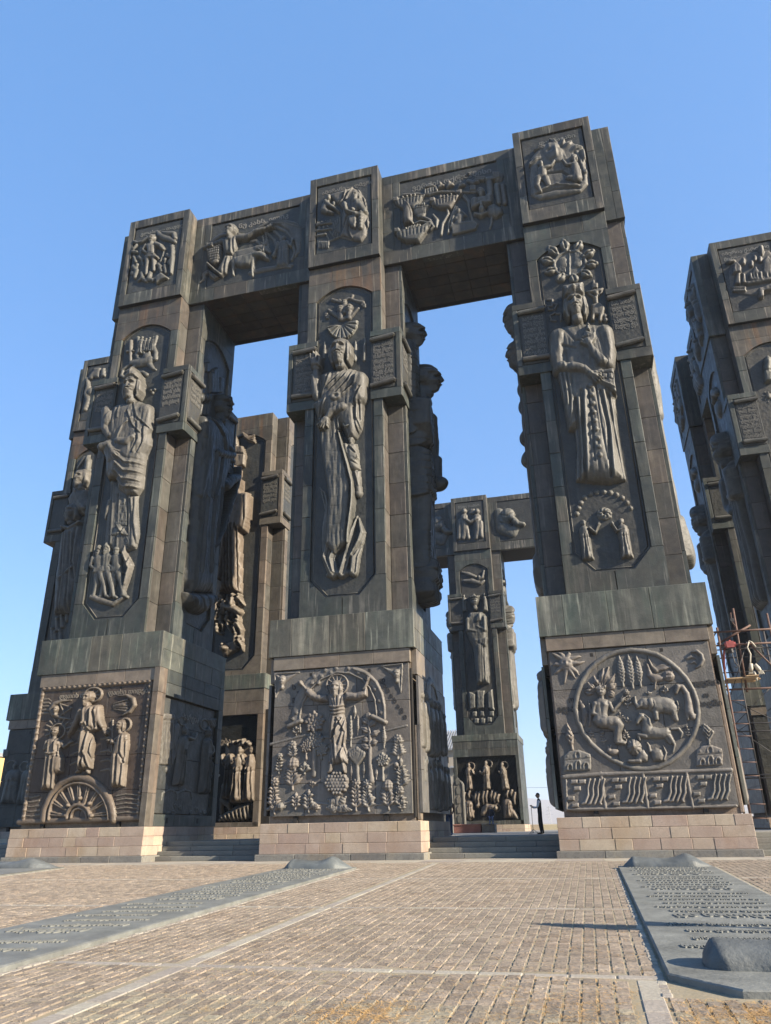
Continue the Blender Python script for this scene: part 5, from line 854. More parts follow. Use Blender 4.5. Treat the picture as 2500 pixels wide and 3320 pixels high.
('N.p1.0',0,2.87,.033,'fig',(('king_figure','bearded king in a pointed helmet with shield and cloak',None,(('p',.72,86,0,(-134,2292,-97,2300,-48,2297,18,2298,80,2260,108,2206,113,2138,124,2005,103,1953,99,1918,101,1756,78,1720,20,1719,-41,1767,-59,1832,-96,1832,-128,1860,-152,2011,-127,2045,-152,2086,-184,2168,-175,2205)),('c',.7,.08,(-167,2253,38,-156,2144,34,-120,2091,29)),('p',.25,30,.55,(-179,2167,-163,2223,-128,2246,-108,2175,-141,2142)),('e',.3,.42,-31,2095,59,82,.5),('l',.06,6,(-62,2053,-36,2134,16,2169)),('c',.35,.55,(-61,2044,19,-3,2025,27,32,2048,19)),('c',.4,.4,(-115,2024,41,-85,1945,34)),('a',23,.3,.62,(-152,2020,-111,2028,-76,1980)),('c',.55,.15,(70,2222,41,89,2104,33,71,2032,27)),('p',.5,27,.1,(-112,1940,-70,1943,-53,1840,-105,1829)),('l',-.1,10,(-52,1977,1,1932,90,1910)),('l',.07,10,(-52,1977,1,1932,90,1910)),('l',-.1,10,(-56,1941,8,1876,92,1864)),('l',.07,10,(-56,1941,8,1876,92,1864)),('l',-.1,9,(-54,1895,5,1832,93,1819)),('l',.07,9,(-54,1895,5,1832,93,1819)),('l',-.1,9,(-54,1858,-7,1789,86,1767)),('l',.07,9,(-54,1858,-7,1789,86,1767)),('l',-.1,9,(-27,1800,16,1750,80,1746)),('l',.07,9,(-27,1800,16,1750,80,1746)),('l',.09,9,(-49,1953,9,1903,90,1892)),('l',.09,9,(-54,1913,6,1854,93,1842)),('l',.09,8,(-54,1872,-1,1810,90,1793)),('l',.09,8,(-39,1820,5,1765,80,1755)),('l',-.06,8,(-7,2275,34,2171,108,2101)),('l',.042,8,(5,2273,47,2169,120,2099)),('l',-.06,8,(-29,2220,12,2127,66,2071)),('l',.042,8,(-16,2218,24,2124,78,2069)),('l',-.06,8,(38,2141,56,2035,33,1964)),('l',.042,8,(51,2139,69,2033,45,1962)),('l',-.06,8,(80,2106,82,2012,61,1960)),('l',.042,8,(92,2104,94,2010,73,1958)),('l',-.06,8,(-94,2280,-91,2192)),('l',.042,8,(-81,2278,-79,2189)),('H',-21,2381,125,{'beard':.8,'hair':1.25,'hat':'cone','t':-.35,'base':.45}))),('robe_relief','lower robe in low relief behind the towers',None,(('p',.22,38,0,(-108,1848,73,1725,107,1498,103,1424,27,1408,-85,1454,-97,1651,-93,1747)),('l',-.06,7,(-83,1808,-52,1467)),('l',.042,7,(-71,1807,-40,1465)),('l',-.06,6,(-37,1740,-13,1446)),('l',.042,6,(-25,1738,-1,1444)),('l',-.06,6,(20,1723,58,1438)),('l',.042,6,(32,1722,70,1436)))),('cloak_relief','trailing edge of the cloak',None,(('p',.32,27,0,(20,1723,78,1720,82,1654,113,1498,103,1428,73,1423,54,1471,58,1572,37,1660)),('l',-.05,6,(57,1709,71,1570,100,1449)),('l',.035,6,(69,1708,83,1568,112,1448)),('l',-.05,6,(35,1712,50,1632)),('l',.035,6,(46,1711,61,1631)),('c',.25,0,(-88,1711,13,-93,1659,15,-101,1617,7)))),('tower_relief','stepped stone tower',None,(('p',.26,5,0,(-17,1676,20,1671,13,1715,-23,1720)),('p',.26,5,0,(-19,1628,33,1622,26,1674,-27,1681)),('p',.26,5,0,(-25,1582,40,1574,33,1626,-33,1634)),('p',.26,5,0,(-30,1561,43,1552,39,1578,-33,1587)),('g',-.12,-8,1696,7,10),('g',-.12,-1,1643,7,10),('g',-.12,-11,1607,7,10),('g',-.12,18,1604,7,10))),('eagle_relief','spread bird over the warriors',None,(('p',.3,18,0,(-77,1520,-43,1529,-22,1573,4,1574,31,1541,67,1503,51,1488,5,1502,-38,1499)),('l',-.06,6,(-30,1565,13,1509)),('l',.042,6,(-18,1564,25,1508)),('l',-.06,6,(17,1543,5,1502)),('l',.042,6,(29,1541,17,1500)),('c',.28,0,(51,1488,11,68,1461,12,48,1451,8,36,1469,6)))),('warrior_figure','striding helmeted warrior',None,(('c',.28,.05,(-102,1389,31,-94,1336,24)),('p',.24,14,.05,(-127,1313,-50,1305,-70,1349,-122,1354)),('c',.26,.05,(-79,1313,19,-53,1254,15,-33,1194,9)),('c',.22,.02,(-105,1316,19,-99,1259,15,-106,1201,10)),('c',.18,.03,(-33,1194,11,-15,1185,8)),('c',.18,0,(-106,1201,11,-125,1195,8)),('a',13,.14,.15,(-135,1398,-143,1359,-108,1337)),('H',-107,1424,46,{'hat':'cone','t':-1,'base':.1,'beard':.3}))),('warrior_figure','striding helmeted warrior',None,(('c',.28,.05,(-58,1393,33,-50,1336,25)),('p',.24,14,.05,(-85,1312,-4,1304,-25,1350,-80,1356)),('c',.26,.05,(-34,1313,20,-8,1250,16,13,1186,10)),('c',.22,.02,(-62,1316,21,-55,1255,16,-64,1194,10)),('c',.18,.03,(13,1186,11,32,1177,9)),('c',.18,0,(-64,1194,12,-83,1187,9)),('a',13,.14,.15,(-93,1402,-102,1361,-65,1338)),('H',-64,1430,49,{'hat':'cone','t':-.5,'base':.1,'beard':.3}))),('warrior_figure','striding helmeted warrior',None,(('c',.28,.05,(0,1384,31,8,1330,24)),('p',.24,14,.05,(-26,1307,52,1299,32,1343,-21,1349)),('c',.26,.05,(23,1307,20,48,1246,15,68,1185,10)),('c',.22,.02,(-4,1310,20,2,1251,15,-6,1192,10)),('c',.18,.03,(68,1185,11,86,1175,8)),('c',.18,0,(-6,1192,11,-25,1186,8)),('a',13,.14,.15,(-33,1393,-42,1354,-7,1331)),('H',-5,1420,47,{'hat':'band','t':.3,'base':.1,'beard':.3}))),('shield_cloak_relief','round shield and blown cloak',None,(('c',.3,0,(54,1471,14,36,1407,17,80,1337,20,72,1274,17,58,1188,10)),('l',-.07,7,(47,1455,67,1371,61,1291)),('l',.049,7,(59,1454,79,1370,72,1290)),('l',-.07,7,(27,1408,74,1322,59,1243)),('l',.049,7,(39,1407,85,1321,70,1242)),('c',.2,0,(-116,1197,14,-69,1177,17,13,1146,13,60,1173,12)))),('lyre_relief','lyre with small standing singers',None,(('c',.16,0,(-59,2746,10,-44,2669,13,-53,2628,13,-39,2594,11,22,2577,10,73,2572,15,71,2614,13,51,2660,11,63,2727,10)),('F',-31,2624,125,{'depth':.16,'hair':.8,'folds':3}),('F',-5,2635,98,{'depth':.16,'hair':.8,'folds':3}),('F',20,2629,103,{'depth':.16,'hair':.8,'folds':3}),('F',45,2624,108,{'depth':.16,'hair':.8,'folds':3}))),('sword_relief','upright sword',None,(('c',.2,0,(-100,2723,13,-93,2668,13,-85,2588,8)),('c',.18,0,(-117,2657,7,-71,2653,7)),('e',.2,0,-100,2725,13,13,0))),('lion_relief','leaping lion with a curled tail',None,(('c',.24,0,(-76,2575,19,-15,2564,31,32,2570,33)),('c',.16,0,(-44,2553,17,-80,2529,10,-103,2524,8)),('c',.16,0,(35,2549,17,69,2506,10,85,2498,6)),('e',.26,0,18,2596,28,30,0),('c',.12,.1,(2,2617,8,-2,2629,5)),('c',.12,.1,(32,2614,8,36,2623,5)),('c',.14,0,(-94,2563,8,-130,2539,9,-134,2499,10,-102,2477,10,-45,2492,10,3,2498,10,27,2476,14)))),('boss_relief',None,None,(('e',.14,0,72,2364,10,11,0),)),('boss_relief',None,None,(('e',.14,0,96,2365,10,11,0),)),('boss_relief',None,None,(('e',.14,0,84,2345,10,11,0),)))),
('N.p2.0',0,2.87,.033,'fig',(('sage_figure','bald bearded man in a draped robe, one hand raised',None,(('p',.75,78,0,(-128,2262,-82,2279,-19,2277,62,2267,102,2229,114,2187,115,2088,106,2012,96,1919,70,1867,28,1855,-7,1936,-60,1982,-105,2019,-127,1984,-151,2066,-161,2097,-129,2121,-126,2191)),('p',.5,28,.2,(-175,2271,-137,2274,-117,2189,-107,2117,-129,2092,-161,2127)),('a',25,.3,.35,(-144,2194,-141,2265,-140,2300)),('p',.3,14,.45,(-167,2311,-114,2301,-113,2362,-125,2370,-129,2334,-135,2398,-144,2400,-146,2359,-153,2407,-160,2407,-160,2361,-169,2394,-175,2390)),('c',.6,.25,(89,2191,43,88,2083,37,45,2042,32,-34,2017,26)),('a',24,.25,.72,(10,2029,-43,2013,-74,1970)),('l',-.08,8,(-64,2260,-81,2203,-116,2119)),('l',.056,8,(-53,2258,-70,2201,-105,2117)),('l',-.08,8,(36,2267,9,2206,-62,2139)),('l',.056,8,(46,2265,20,2204,-52,2137)),('l',-.08,8,(58,2263,36,2181,-44,2106)),('l',.056,8,(69,2261,46,2179,-33,2104)),('l',-.08,8,(80,2248,62,2156,-26,2083)),('l',.056,8,(91,2246,73,2155,-15,2082)),('l',-.08,8,(9,2272,-27,2213,-81,2162)),('l',.056,8,(19,2270,-16,2211,-70,2160)),('l',-.08,8,(-93,2095,-123,2012)),('l',.056,8,(-82,2093,-112,2010)),('l',-.08,8,(97,2130,71,2066,71,1970,88,1911)),('l',.056,7,(108,2128,81,2065,81,1968,98,1909)),('l',-.08,7,(62,2020,66,1942,79,1884)),('l',.056,7,(73,2018,77,1941,89,1882)),('l',-.08,7,(88,2054,88,1958)),('l',.056,7,(99,2052,98,1956)),('e',.2,.75,-26,2095,28,24,0),('g',-.2,-24,2097,14,11),('H',-7,2377,131,{'beard':.9,'hair':1.22,'t':-.25,'base':.5}))),('scroll_relief','long hanging scroll full of fine writing',None,(('p',.55,28,0,(-118,2011,-79,2019,-8,2003,-12,1955,-16,1899,2,1812,28,1717,49,1625,52,1545,45,1477,37,1393,29,1319,-36,1269,-85,1324,-79,1441,-72,1553,-82,1643,-101,1763,-119,1878)),('c',.62,.1,(-16,1927,7,-18,1975,9,1,1993,11,32,1986,12,49,1960,12,45,1927,11,23,1921,11,10,1942,8)),('c',.62,.06,(-16,1908,6,4,1821,7,30,1721,8,52,1624,8,55,1545,8,49,1477,8,35,1377,7,30,1319,6)),('l',-.01,3,(-101,1856,-66,1853,-48,1846,-9,1846)),('l',-.01,3,(-100,1806,-65,1803,-48,1796,-9,1796)),('l',-.01,3,(-99,1756,-65,1753,-47,1746,-9,1747)),('l',-.01,3,(-98,1706,-64,1704,-47,1697,-8,1698)),('l',-.01,3,(-96,1657,-62,1655,-45,1648,-6,1649)),('l',-.01,3,(-93,1609,-59,1607,-42,1600,-5,1601)),('l',-.01,3,(-91,1561,-57,1559,-40,1552,-3,1553)),('l',-.01,3,(-88,1513,-55,1511,-38,1505,-1,1506)),('l',-.01,3,(-86,1466,-53,1465,-36,1458,1,1460)),('l',-.01,3,(-84,1420,-50,1418,-34,1412,3,1413)),('l',-.01,3,(-81,1374,-48,1372,-32,1366,5,1368)))),('small_king_figure','small bearded figure inside the scroll curl',None,(('p',.42,31,0,(10,1848,70,1839,79,1791,79,1737,87,1699,62,1685,36,1693,19,1745,6,1802)),('p',.3,18,0,(41,1697,87,1690,91,1619,95,1574,74,1555,62,1588,49,1642)),('l',-.06,6,(28,1827,62,1785)),('l',.042,6,(39,1825,73,1783)),('l',-.06,6,(45,1742,79,1719)),('l',.042,6,(56,1740,90,1717)),('l',-.06,6,(53,1686,70,1613)),('l',.042,6,(64,1685,81,1611)),('a',13,.14,.3,(15,1829,23,1791,53,1768)),('e',.3,0,78,1572,18,23,0),('H',41,1871,49,{'beard':.7,'base':.15}))),('flame_relief','tongues of fire',None,(('c',.4,0,(-43,1180,24,-81,1266,21,-69,1322,18,-43,1369,13,-54,1421,3)),('l',-.09,6,(-35,1180,-72,1265,-61,1321,-35,1368,-46,1420)),('l',.06,5,(-49,1181,-87,1266,-76,1323,-50,1370,-60,1422)),('c',.4,0,(-35,1188,19,-52,1254,18,-32,1301,15,-10,1345,3)),('l',-.09,6,(-27,1187,-44,1253,-24,1300,-2,1344)),('l',.06,5,(-41,1188,-58,1255,-39,1302,-17,1345)),('c',.4,0,(-3,1176,21,13,1231,19,29,1295,16,49,1375,13,71,1457,3)),('l',-.09,6,(5,1176,21,1230,37,1294,57,1374,79,1456)),('l',.06,5,(-9,1177,7,1232,22,1295,43,1376,65,1458)),('c',.4,0,(53,1179,21,61,1250,23,81,1305,15,84,1338,3)),('l',-.09,6,(61,1178,69,1249,89,1304,92,1337)),('l',.06,5,(47,1179,55,1251,75,1306,77,1339)),('c',.4,0,(49,1260,15,85,1321,16,98,1369,13,78,1447,3)),('l',-.09,6,(57,1259,93,1320,106,1368,86,1446)),('l',.06,5,(43,1260,79,1322,91,1370,71,1448)),('c',.12,0,(-93,1259,7,-97,1409,10,-88,1511,5,-116,1630,3)),('c',.12,0,(-90,1324,7,-80,1536,9,-94,1600,4,-120,1635,2)),('e',.3,0,-19,1184,64,21,0))),('fan_relief','half-round fan of ribs',None,(('p',.22,8,0,(-96,2572,77,2578,72,2536,49,2498,21,2478,-11,2471,-43,2486,-71,2513,-91,2549)),('l',-.08,5,(-13,2574,67,2551)),('l',-.08,5,(-13,2574,57,2521)),('l',-.08,5,(-13,2574,39,2496)),('l',-.08,5,(-13,2574,15,2481)),('l',-.08,5,(-13,2574,-13,2476)),('l',-.08,5,(-13,2574,-40,2482)),('l',-.08,5,(-13,2574,-65,2499)),('l',-.08,5,(-13,2574,-83,2524)),('l',-.08,5,(-13,2574,-94,2555)),('l',.06,6,(-94,2561,-69,2512,-39,2485,-6,2472,26,2480,54,2503,74,2541)))),('garland_relief','family group in a vine garland',None,(('c',.2,0,(-21,2649,19,-21,2610,16)),('H',-21,2671,51,{'base':.06,'hair':1.2}),('c',.2,0,(26,2644,19,26,2606,16)),('H',26,2666,55,{'base':.06,'hair':1.2}),('c',.2,0,(-1,2689,19,-1,2650,17)),('H',-1,2711,40,{'base':.06,'hair':1.2}),('c',.14,0,(-92,2687,8,-59,2652,13,-12,2608,15,35,2615,13,77,2660,7)),('c',.12,0,(-69,2749,11,-22,2721,8,25,2738,9,63,2713,8,100,2694,12)),('c',.1,0,(44,2751,9,40,2735,7)),('e',.1,0,-106,2662,8,9,0),('e',.1,0,98,2688,8,10,0),('e',.1,0,-65,2744,9,10,0),('e',.1,0,-99,2660,8,9,0),('e',.1,0,106,2687,8,10,0),('e',.1,0,-56,2736,9,10,0),('e',.1,0,-91,2645,8,9,0),('e',.1,0,113,2674,8,10,0),('e',.1,0,-47,2740,9,10,0),('e',.1,0,-106,2649,8,9,0),('e',.1,0,98,2677,8,10,0),('e',.1,0,-39,2732,9,10,0),('e',.1,0,-98,2634,8,9,0),('e',.1,0,106,2665,8,10,0),('e',.1,0,-30,2737,9,10,0),('e',.1,0,-91,2632,8,9,0),('e',.1,0,113,2663,8,10,0),('e',.1,0,-22,2728,9,10,0))),('candle_relief','lit candle',None,(('c',.12,0,(-111,2378,9,-110,2430,9)),('c',.1,0,(-110,2436,8,-109,2456,7,-110,2483,2)))),('candle_relief','lit candle',None,(('c',.12,0,(57,2334,9,59,2401,9)),('c',.1,0,(59,2407,8,61,2427,7,60,2454,2)))),('candle_relief','lit candle',None,(('c',.12,0,(107,2325,9,110,2412,9)),('c',.1,0,(110,2417,8,112,2438,7,111,2464,2)))))),
('N.p3.0',0,2.87,.033,'fig',(('crowned_king_figure','bearded king in a tall crown holding a church model',None,(('p',.72,84,0,(-128,2276,-76,2309,11,2302,105,2282,133,2232,133,2137,126,2044,103,2007,121,1893,110,1875,103,1759,101,1571,101,1470,31,1462,-38,1476,-108,1495,-87,1646,-84,1741,-112,1746,-118,1845,-117,1976,-131,2041,-112,2143,-134,2223)),('c',.75,.05,(-100,2248,47,-116,2144,40,-115,2069,34)),('c',.7,.12,(106,2227,44,114,2119,36,100,2049,33,69,2066,26)),('c',.42,.5,(-102,2067,28,-53,2042,25,-12,2029,22)),('a',23,.24,.78,(-53,2047,-8,2028,21,1992)),('a',22,.24,.78,(76,2054,52,2100,29,2157)),('p',.35,26,.35,(-123,2040,-70,2050,-57,1935,-70,1827,-103,1754,-113,1854,-120,1946)),('l',-.06,7,(-89,2033,-88,1890,-101,1773)),('l',.042,7,(-78,2031,-77,1888,-90,1772)),('l',-.06,7,(-107,2026,-104,1933,-108,1863)),('l',.042,7,(-96,2024,-93,1931,-97,1862)),('p',.3,10,.62,(-1,2196,21,2234,33,2226,53,2211,67,2225,66,2182,50,2153,3,2157)),('p',.3,8,.62,(25,2233,31,2259,45,2256,46,2224)),('p',.25,6,.62,(25,2257,41,2276,51,2254)),('p',.12,11,.66,(29,2016,120,2009,116,1884,83,1915,6,1974)),('l',-.05,4,(51,1997,68,1992,65,1959,52,1966)),('l',-.05,4,(74,1992,90,1987,88,1954,75,1962)),('l',-.05,4,(97,1988,113,1983,110,1950,97,1958)),('l',.06,6,(17,1993,70,1943,119,1908)),('p',.16,18,.55,(-1,1945,33,1949,35,1553,-16,1560)),('e',.12,.72,9,1935,10,13,0),('e',.12,.72,9,1890,10,13,0),('e',.12,.72,9,1844,10,13,0),('e',.12,.72,8,1800,10,12,0),('e',.12,.72,8,1755,10,12,0),('e',.12,.72,8,1712,10,12,0),('e',.12,.72,7,1668,10,12,0),('e',.12,.72,7,1625,9,12,0),('e',.12,.72,7,1583,9,12,0),('l',-.06,5,(32,1939,31,1771,36,1562)),('l',-.06,5,(-5,1936,-7,1729,-18,1560)),('l',-.09,9,(48,1906,57,1718,42,1488)),('l',.063,9,(63,1904,71,1716,56,1486)),('l',-.09,9,(79,1891,82,1667,89,1481)),('l',.063,9,(94,1888,96,1665,102,1479)),('l',-.09,9,(-34,1921,-53,1688,-68,1494)),('l',.063,9,(-19,1918,-39,1686,-54,1492)),('l',-.09,9,(-63,1886,-75,1644,-92,1497)),('l',.063,9,(-48,1883,-60,1642,-78,1495)),('l',-.09,9,(97,1868,98,1664,103,1497)),('l',.063,9,(111,1865,112,1662,116,1495)),('l',.05,8,(-52,2282,-16,2291,45,2292,71,2289)),('l',.05,8,(-59,2305,-14,2307,64,2303)),('l',-.05,6,(-55,2294,-15,2298,68,2296)),('l',-.05,9,(-63,2262,-28,2190,33,2189)),('l',-.05,9,(-90,2181,-33,2148)),('H',-5,2405,123,{'beard':.45,'hair':1.25,'hat':'cyl','t':-.1,'base':.5}))),('shell_relief','spiral shell',None,(('e',.22,0,-8,1331,31,30,0),('l',-.06,4,(-9,1332,11,1329,17,1314)),('l',-.06,4,(-9,1332,2,1316,-6,1302)),('l',-.06,4,(-9,1332,-14,1315,-31,1312)),('l',-.06,4,(-9,1332,-26,1326,-38,1337)),('l',-.06,4,(-9,1332,-24,1341,-22,1358)),('l',-.06,4,(-9,1332,-10,1349,4,1358)),('l',-.06,4,(-9,1332,6,1343,22,1339)),('c',.12,0,(-27,1315,8,-5,1306,7,15,1314,6)))),('acolyte_figure','small robed attendant',None,(('F',-100,1129,185,{'w':.27,'depth':.16,'beard':.4,'t':.6,'hair':1.1,'folds':4,'arms':((-76,1269,-55,1245,-40,1277),)}),)),('acolyte_figure','small robed attendant',None,(('F',57,1121,180,{'w':.28,'depth':.16,'beard':.4,'t':-.6,'hair':1.1,'folds':4,'arms':((64,1252,33,1243,20,1274),)}),)),('boss_relief',None,None,(('e',.08,0,-121,1346,12,13,0),('e',.14,0,-121,1346,5,6,0))),('boss_relief',None,None,(('e',.08,0,-111,1371,12,13,0),('e',.14,0,-111,1371,5,6,0))),('boss_relief',None,None,(('e',.08,0,-98,1395,12,13,0),('e',.14,0,-98,1395,5,6,0))),('boss_relief',None,None,(('e',.08,0,-80,1417,12,13,0),('e',.14,0,-80,1417,5,6,0))),('boss_relief',None,None,(('e',.08,0,-53,1431,12,13,0),('e',.14,0,-53,1431,5,6,0))),('boss_relief',None,None,(('e',.08,0,-26,1436,12,13,0),('e',.14,0,-26,1436,5,6,0))),('boss_relief',None,None,(('e',.08,0,4,1434,12,13,0),('e',.14,0,4,1434,5,6,0))),('boss_relief',None,None,(('e',.08,0,30,1426,12,13,0),('e',.14,0,30,1426,5,6,0))),('boss_relief',None,None,(('e',.08,0,54,1414,11,13,0),('e',.14,0,54,1414,5,6,0))),('boss_relief',None,None,(('e',.08,0,75,1396,11,13,0),('e',.14,0,75,1396,5,6,0))),('boss_relief',None,None,(('e',.08,0,91,1372,11,13,0),('e',.14,0,91,1372,5,6,0))),('boss_relief',None,None,(('e',.08,0,102,1344,11,13,0),('e',.14,0,102,1344,5,6,0))),('sun_disc_relief','flower-like sun with hands in its disc',None,(('e',.08,0,-1,2685,80,88,0),('O',.14,0,0,2688,75,77,0,628,9),('c',.3,0,(77,2665,12,103,2658,26,123,2657,14,134,2658,3)),('l',-.1,7,(83,2662,118,2655)),('c',.3,0,(52,2625,12,70,2604,26,84,2595,14,95,2587,3)),('l',-.1,7,(56,2618,80,2595)),('c',.3,0,(8,2611,12,11,2585,26,13,2572,14,21,2560,3)),('l',-.1,7,(8,2602,13,2573)),('c',.3,0,(-40,2627,12,-53,2607,26,-62,2598,14,-61,2588,3)),('l',-.1,7,(-43,2620,-60,2598)),('c',.3,0,(-73,2669,13,-97,2662,26,-115,2663,15,-121,2662,3)),('l',-.1,7,(-79,2665,-111,2661)),('c',.3,0,(-78,2719,13,-105,2731,27,-124,2744,15,-135,2754,3)),('l',-.1,7,(-84,2722,-120,2739)),('c',.3,0,(-53,2760,13,-71,2786,27,-85,2809,15,-96,2829,3)),('l',-.1,7,(-57,2767,-82,2801)),('c',.3,0,(-8,2774,13,-11,2806,27,-12,2831,15,-19,2856,3)),('l',-.1,7,(-8,2784,-12,2823)),('c',.3,0,(40,2757,13,54,2782,26,65,2803,15,65,2825,3)),('l',-.1,7,(43,2765,62,2796)),('c',.3,0,(72,2715,13,97,2725,26,116,2736,15,123,2749,3)),('l',-.1,7,(78,2718,111,2732)),('c',.1,.06,(-32,2712,23,-34,2688,19)),('c',.08,.06,(-46,2687,4,-52,2647,4)),('c',.08,.06,(-38,2686,4,-44,2645,4)),('c',.08,.06,(-31,2684,4,-36,2643,4)),('c',.08,.06,(-24,2682,4,-28,2641,4)),('c',.08,.06,(-20,2699,5,-16,2668,4)),('c',.1,.06,(37,2675,23,40,2698,19)),('c',.08,.06,(30,2705,4,33,2746,4)),('c',.08,.06,(37,2703,4,41,2744,4)),('c',.08,.06,(44,2701,4,49,2742,4)),('c',.08,.06,(51,2699,4,57,2740,4)),('c',.08,.06,(51,2681,5,62,2709,4)),('l',.06,4,(8,2764,-9,2613)))),('atlas_figure','little man lifting a bowl on a tower',None,(('c',.2,0,(96,2450,13,96,2419,10)),('H',103,2477,29,{'base':.08,'hair':.9}),('c',.12,0,(92,2460,6,72,2478,6,62,2498,5)),('c',.12,0,(108,2459,6,125,2477,6,137,2498,5)),('p',.18,12,0,(48,2501,142,2505,130,2482,103,2477,73,2484)),('p',.2,6,0,(85,2504,89,2538,102,2569,106,2537,118,2536,114,2503)),('p',.24,12,0,(56,2325,71,2416,113,2418,134,2385,125,2354,103,2304,91,2312,94,2344,83,2347,74,2316)),('e',.18,0,102,2326,12,16,0),('e',.18,0,125,2338,12,16,0),('e',.18,0,126,2315,12,16,0))),('initial_relief','large carved initials',None,(('c',.09,0,(-128,2495,6,-106,2490,6,-110,2451,6,-132,2456,6,-130,2433,6,-112,2431,6)),('c',.09,0,(-108,2468,6,-85,2457,6,-99,2432,6)),('c',.09,0,(-101,2409,6,-125,2398,6,-123,2369,6,-102,2361,6)),('c',.09,0,(-93,2402,6,-73,2398,6,-78,2359,6)))))),
('B.p1.0',0,3.15,.045,'fig',(('hero_figure','bare-chested hero',None,(('p',.34,22,0,(-71,3406,-48,3410,-21,3405,4,3387,3,3350,1,3324,-10,3312,-48,3325,-56,3365)),('c',.3,0,(-46,3310,20,-40,3260,15,-41,3202,11,-40,3173,8)),('c',.3,0,(-5,3300,19,3,3253,14,9,3194,10)),('c',.3,.05,(3,3395,17,35,3372,15,58,3340,11)),('c',.2,.1,(-66,3398,13,-82,3368,10,-52,3338,9)),('p',.16,11,.18,(-54,3327,1,3324,32,3283,26,3277,-44,3295)),('l',-.06,5,(-50,3315,-3,3307)),('H',-29,3441,59,{'base':.15,'t':-.3}))),('rider_relief','beasts and tangled fighters',None,(('c',.2,0,(-161,3464,9,-132,3445,11,-99,3444,13,-68,3463,15,-20,3475,10)),('c',.2,0,(-3,3499,11,17,3467,19,54,3435,22,85,3419,20,124,3386,13)),('c',.22,0,(35,3481,11,70,3465,19,110,3454,17,124,3416,13)),('c',.2,0,(-161,3384,10,-125,3367,12)),('c',.2,0,(-144,3335,10,-125,3293,12)),('c',.2,0,(-136,3427,10,-153,3401,12)),('p',.22,11,0,(94,3364,123,3364,133,3302,137,3235,138,3137,122,3137,112,3197,96,3227,109,3257,105,3324)),('H',-111,3260,34,{'base':.06}),('H',77,3257,30,{'base':.06}),('H',-114,3205,30,{'base':.06}),('c',.22,0,(-137,3259,15,-110,3222,16,-116,3173,12)),('c',.2,0,(-74,3195,13,-62,3156,16,-89,3141,9)),('p',.25,7,0,(30,3138,65,3162,119,3109,75,3102,39,3082)),('c',.2,0,(-14,3181,14,-22,3139,14,13,3120,13)),('c',.18,0,(47,3206,13,60,3177,11)),('c',.18,0,(79,3213,14,91,3159,12)),('c',.1,0,(59,3328,7,51,3286,7,42,3251,6)),('c',.1,0,(-106,3400,7,-105,3340,9,-76,3262,7)),('c',.18,0,(-55,3147,14,-33,3124,11)),('c',.18,0,(31,3236,14,53,3212,11)),('c',.18,0,(-107,3325,15,-84,3301,11)),('c',.18,0,(85,3296,14,107,3272,11)),('c',.18,0,(-138,3211,15,-115,3187,11)))))),
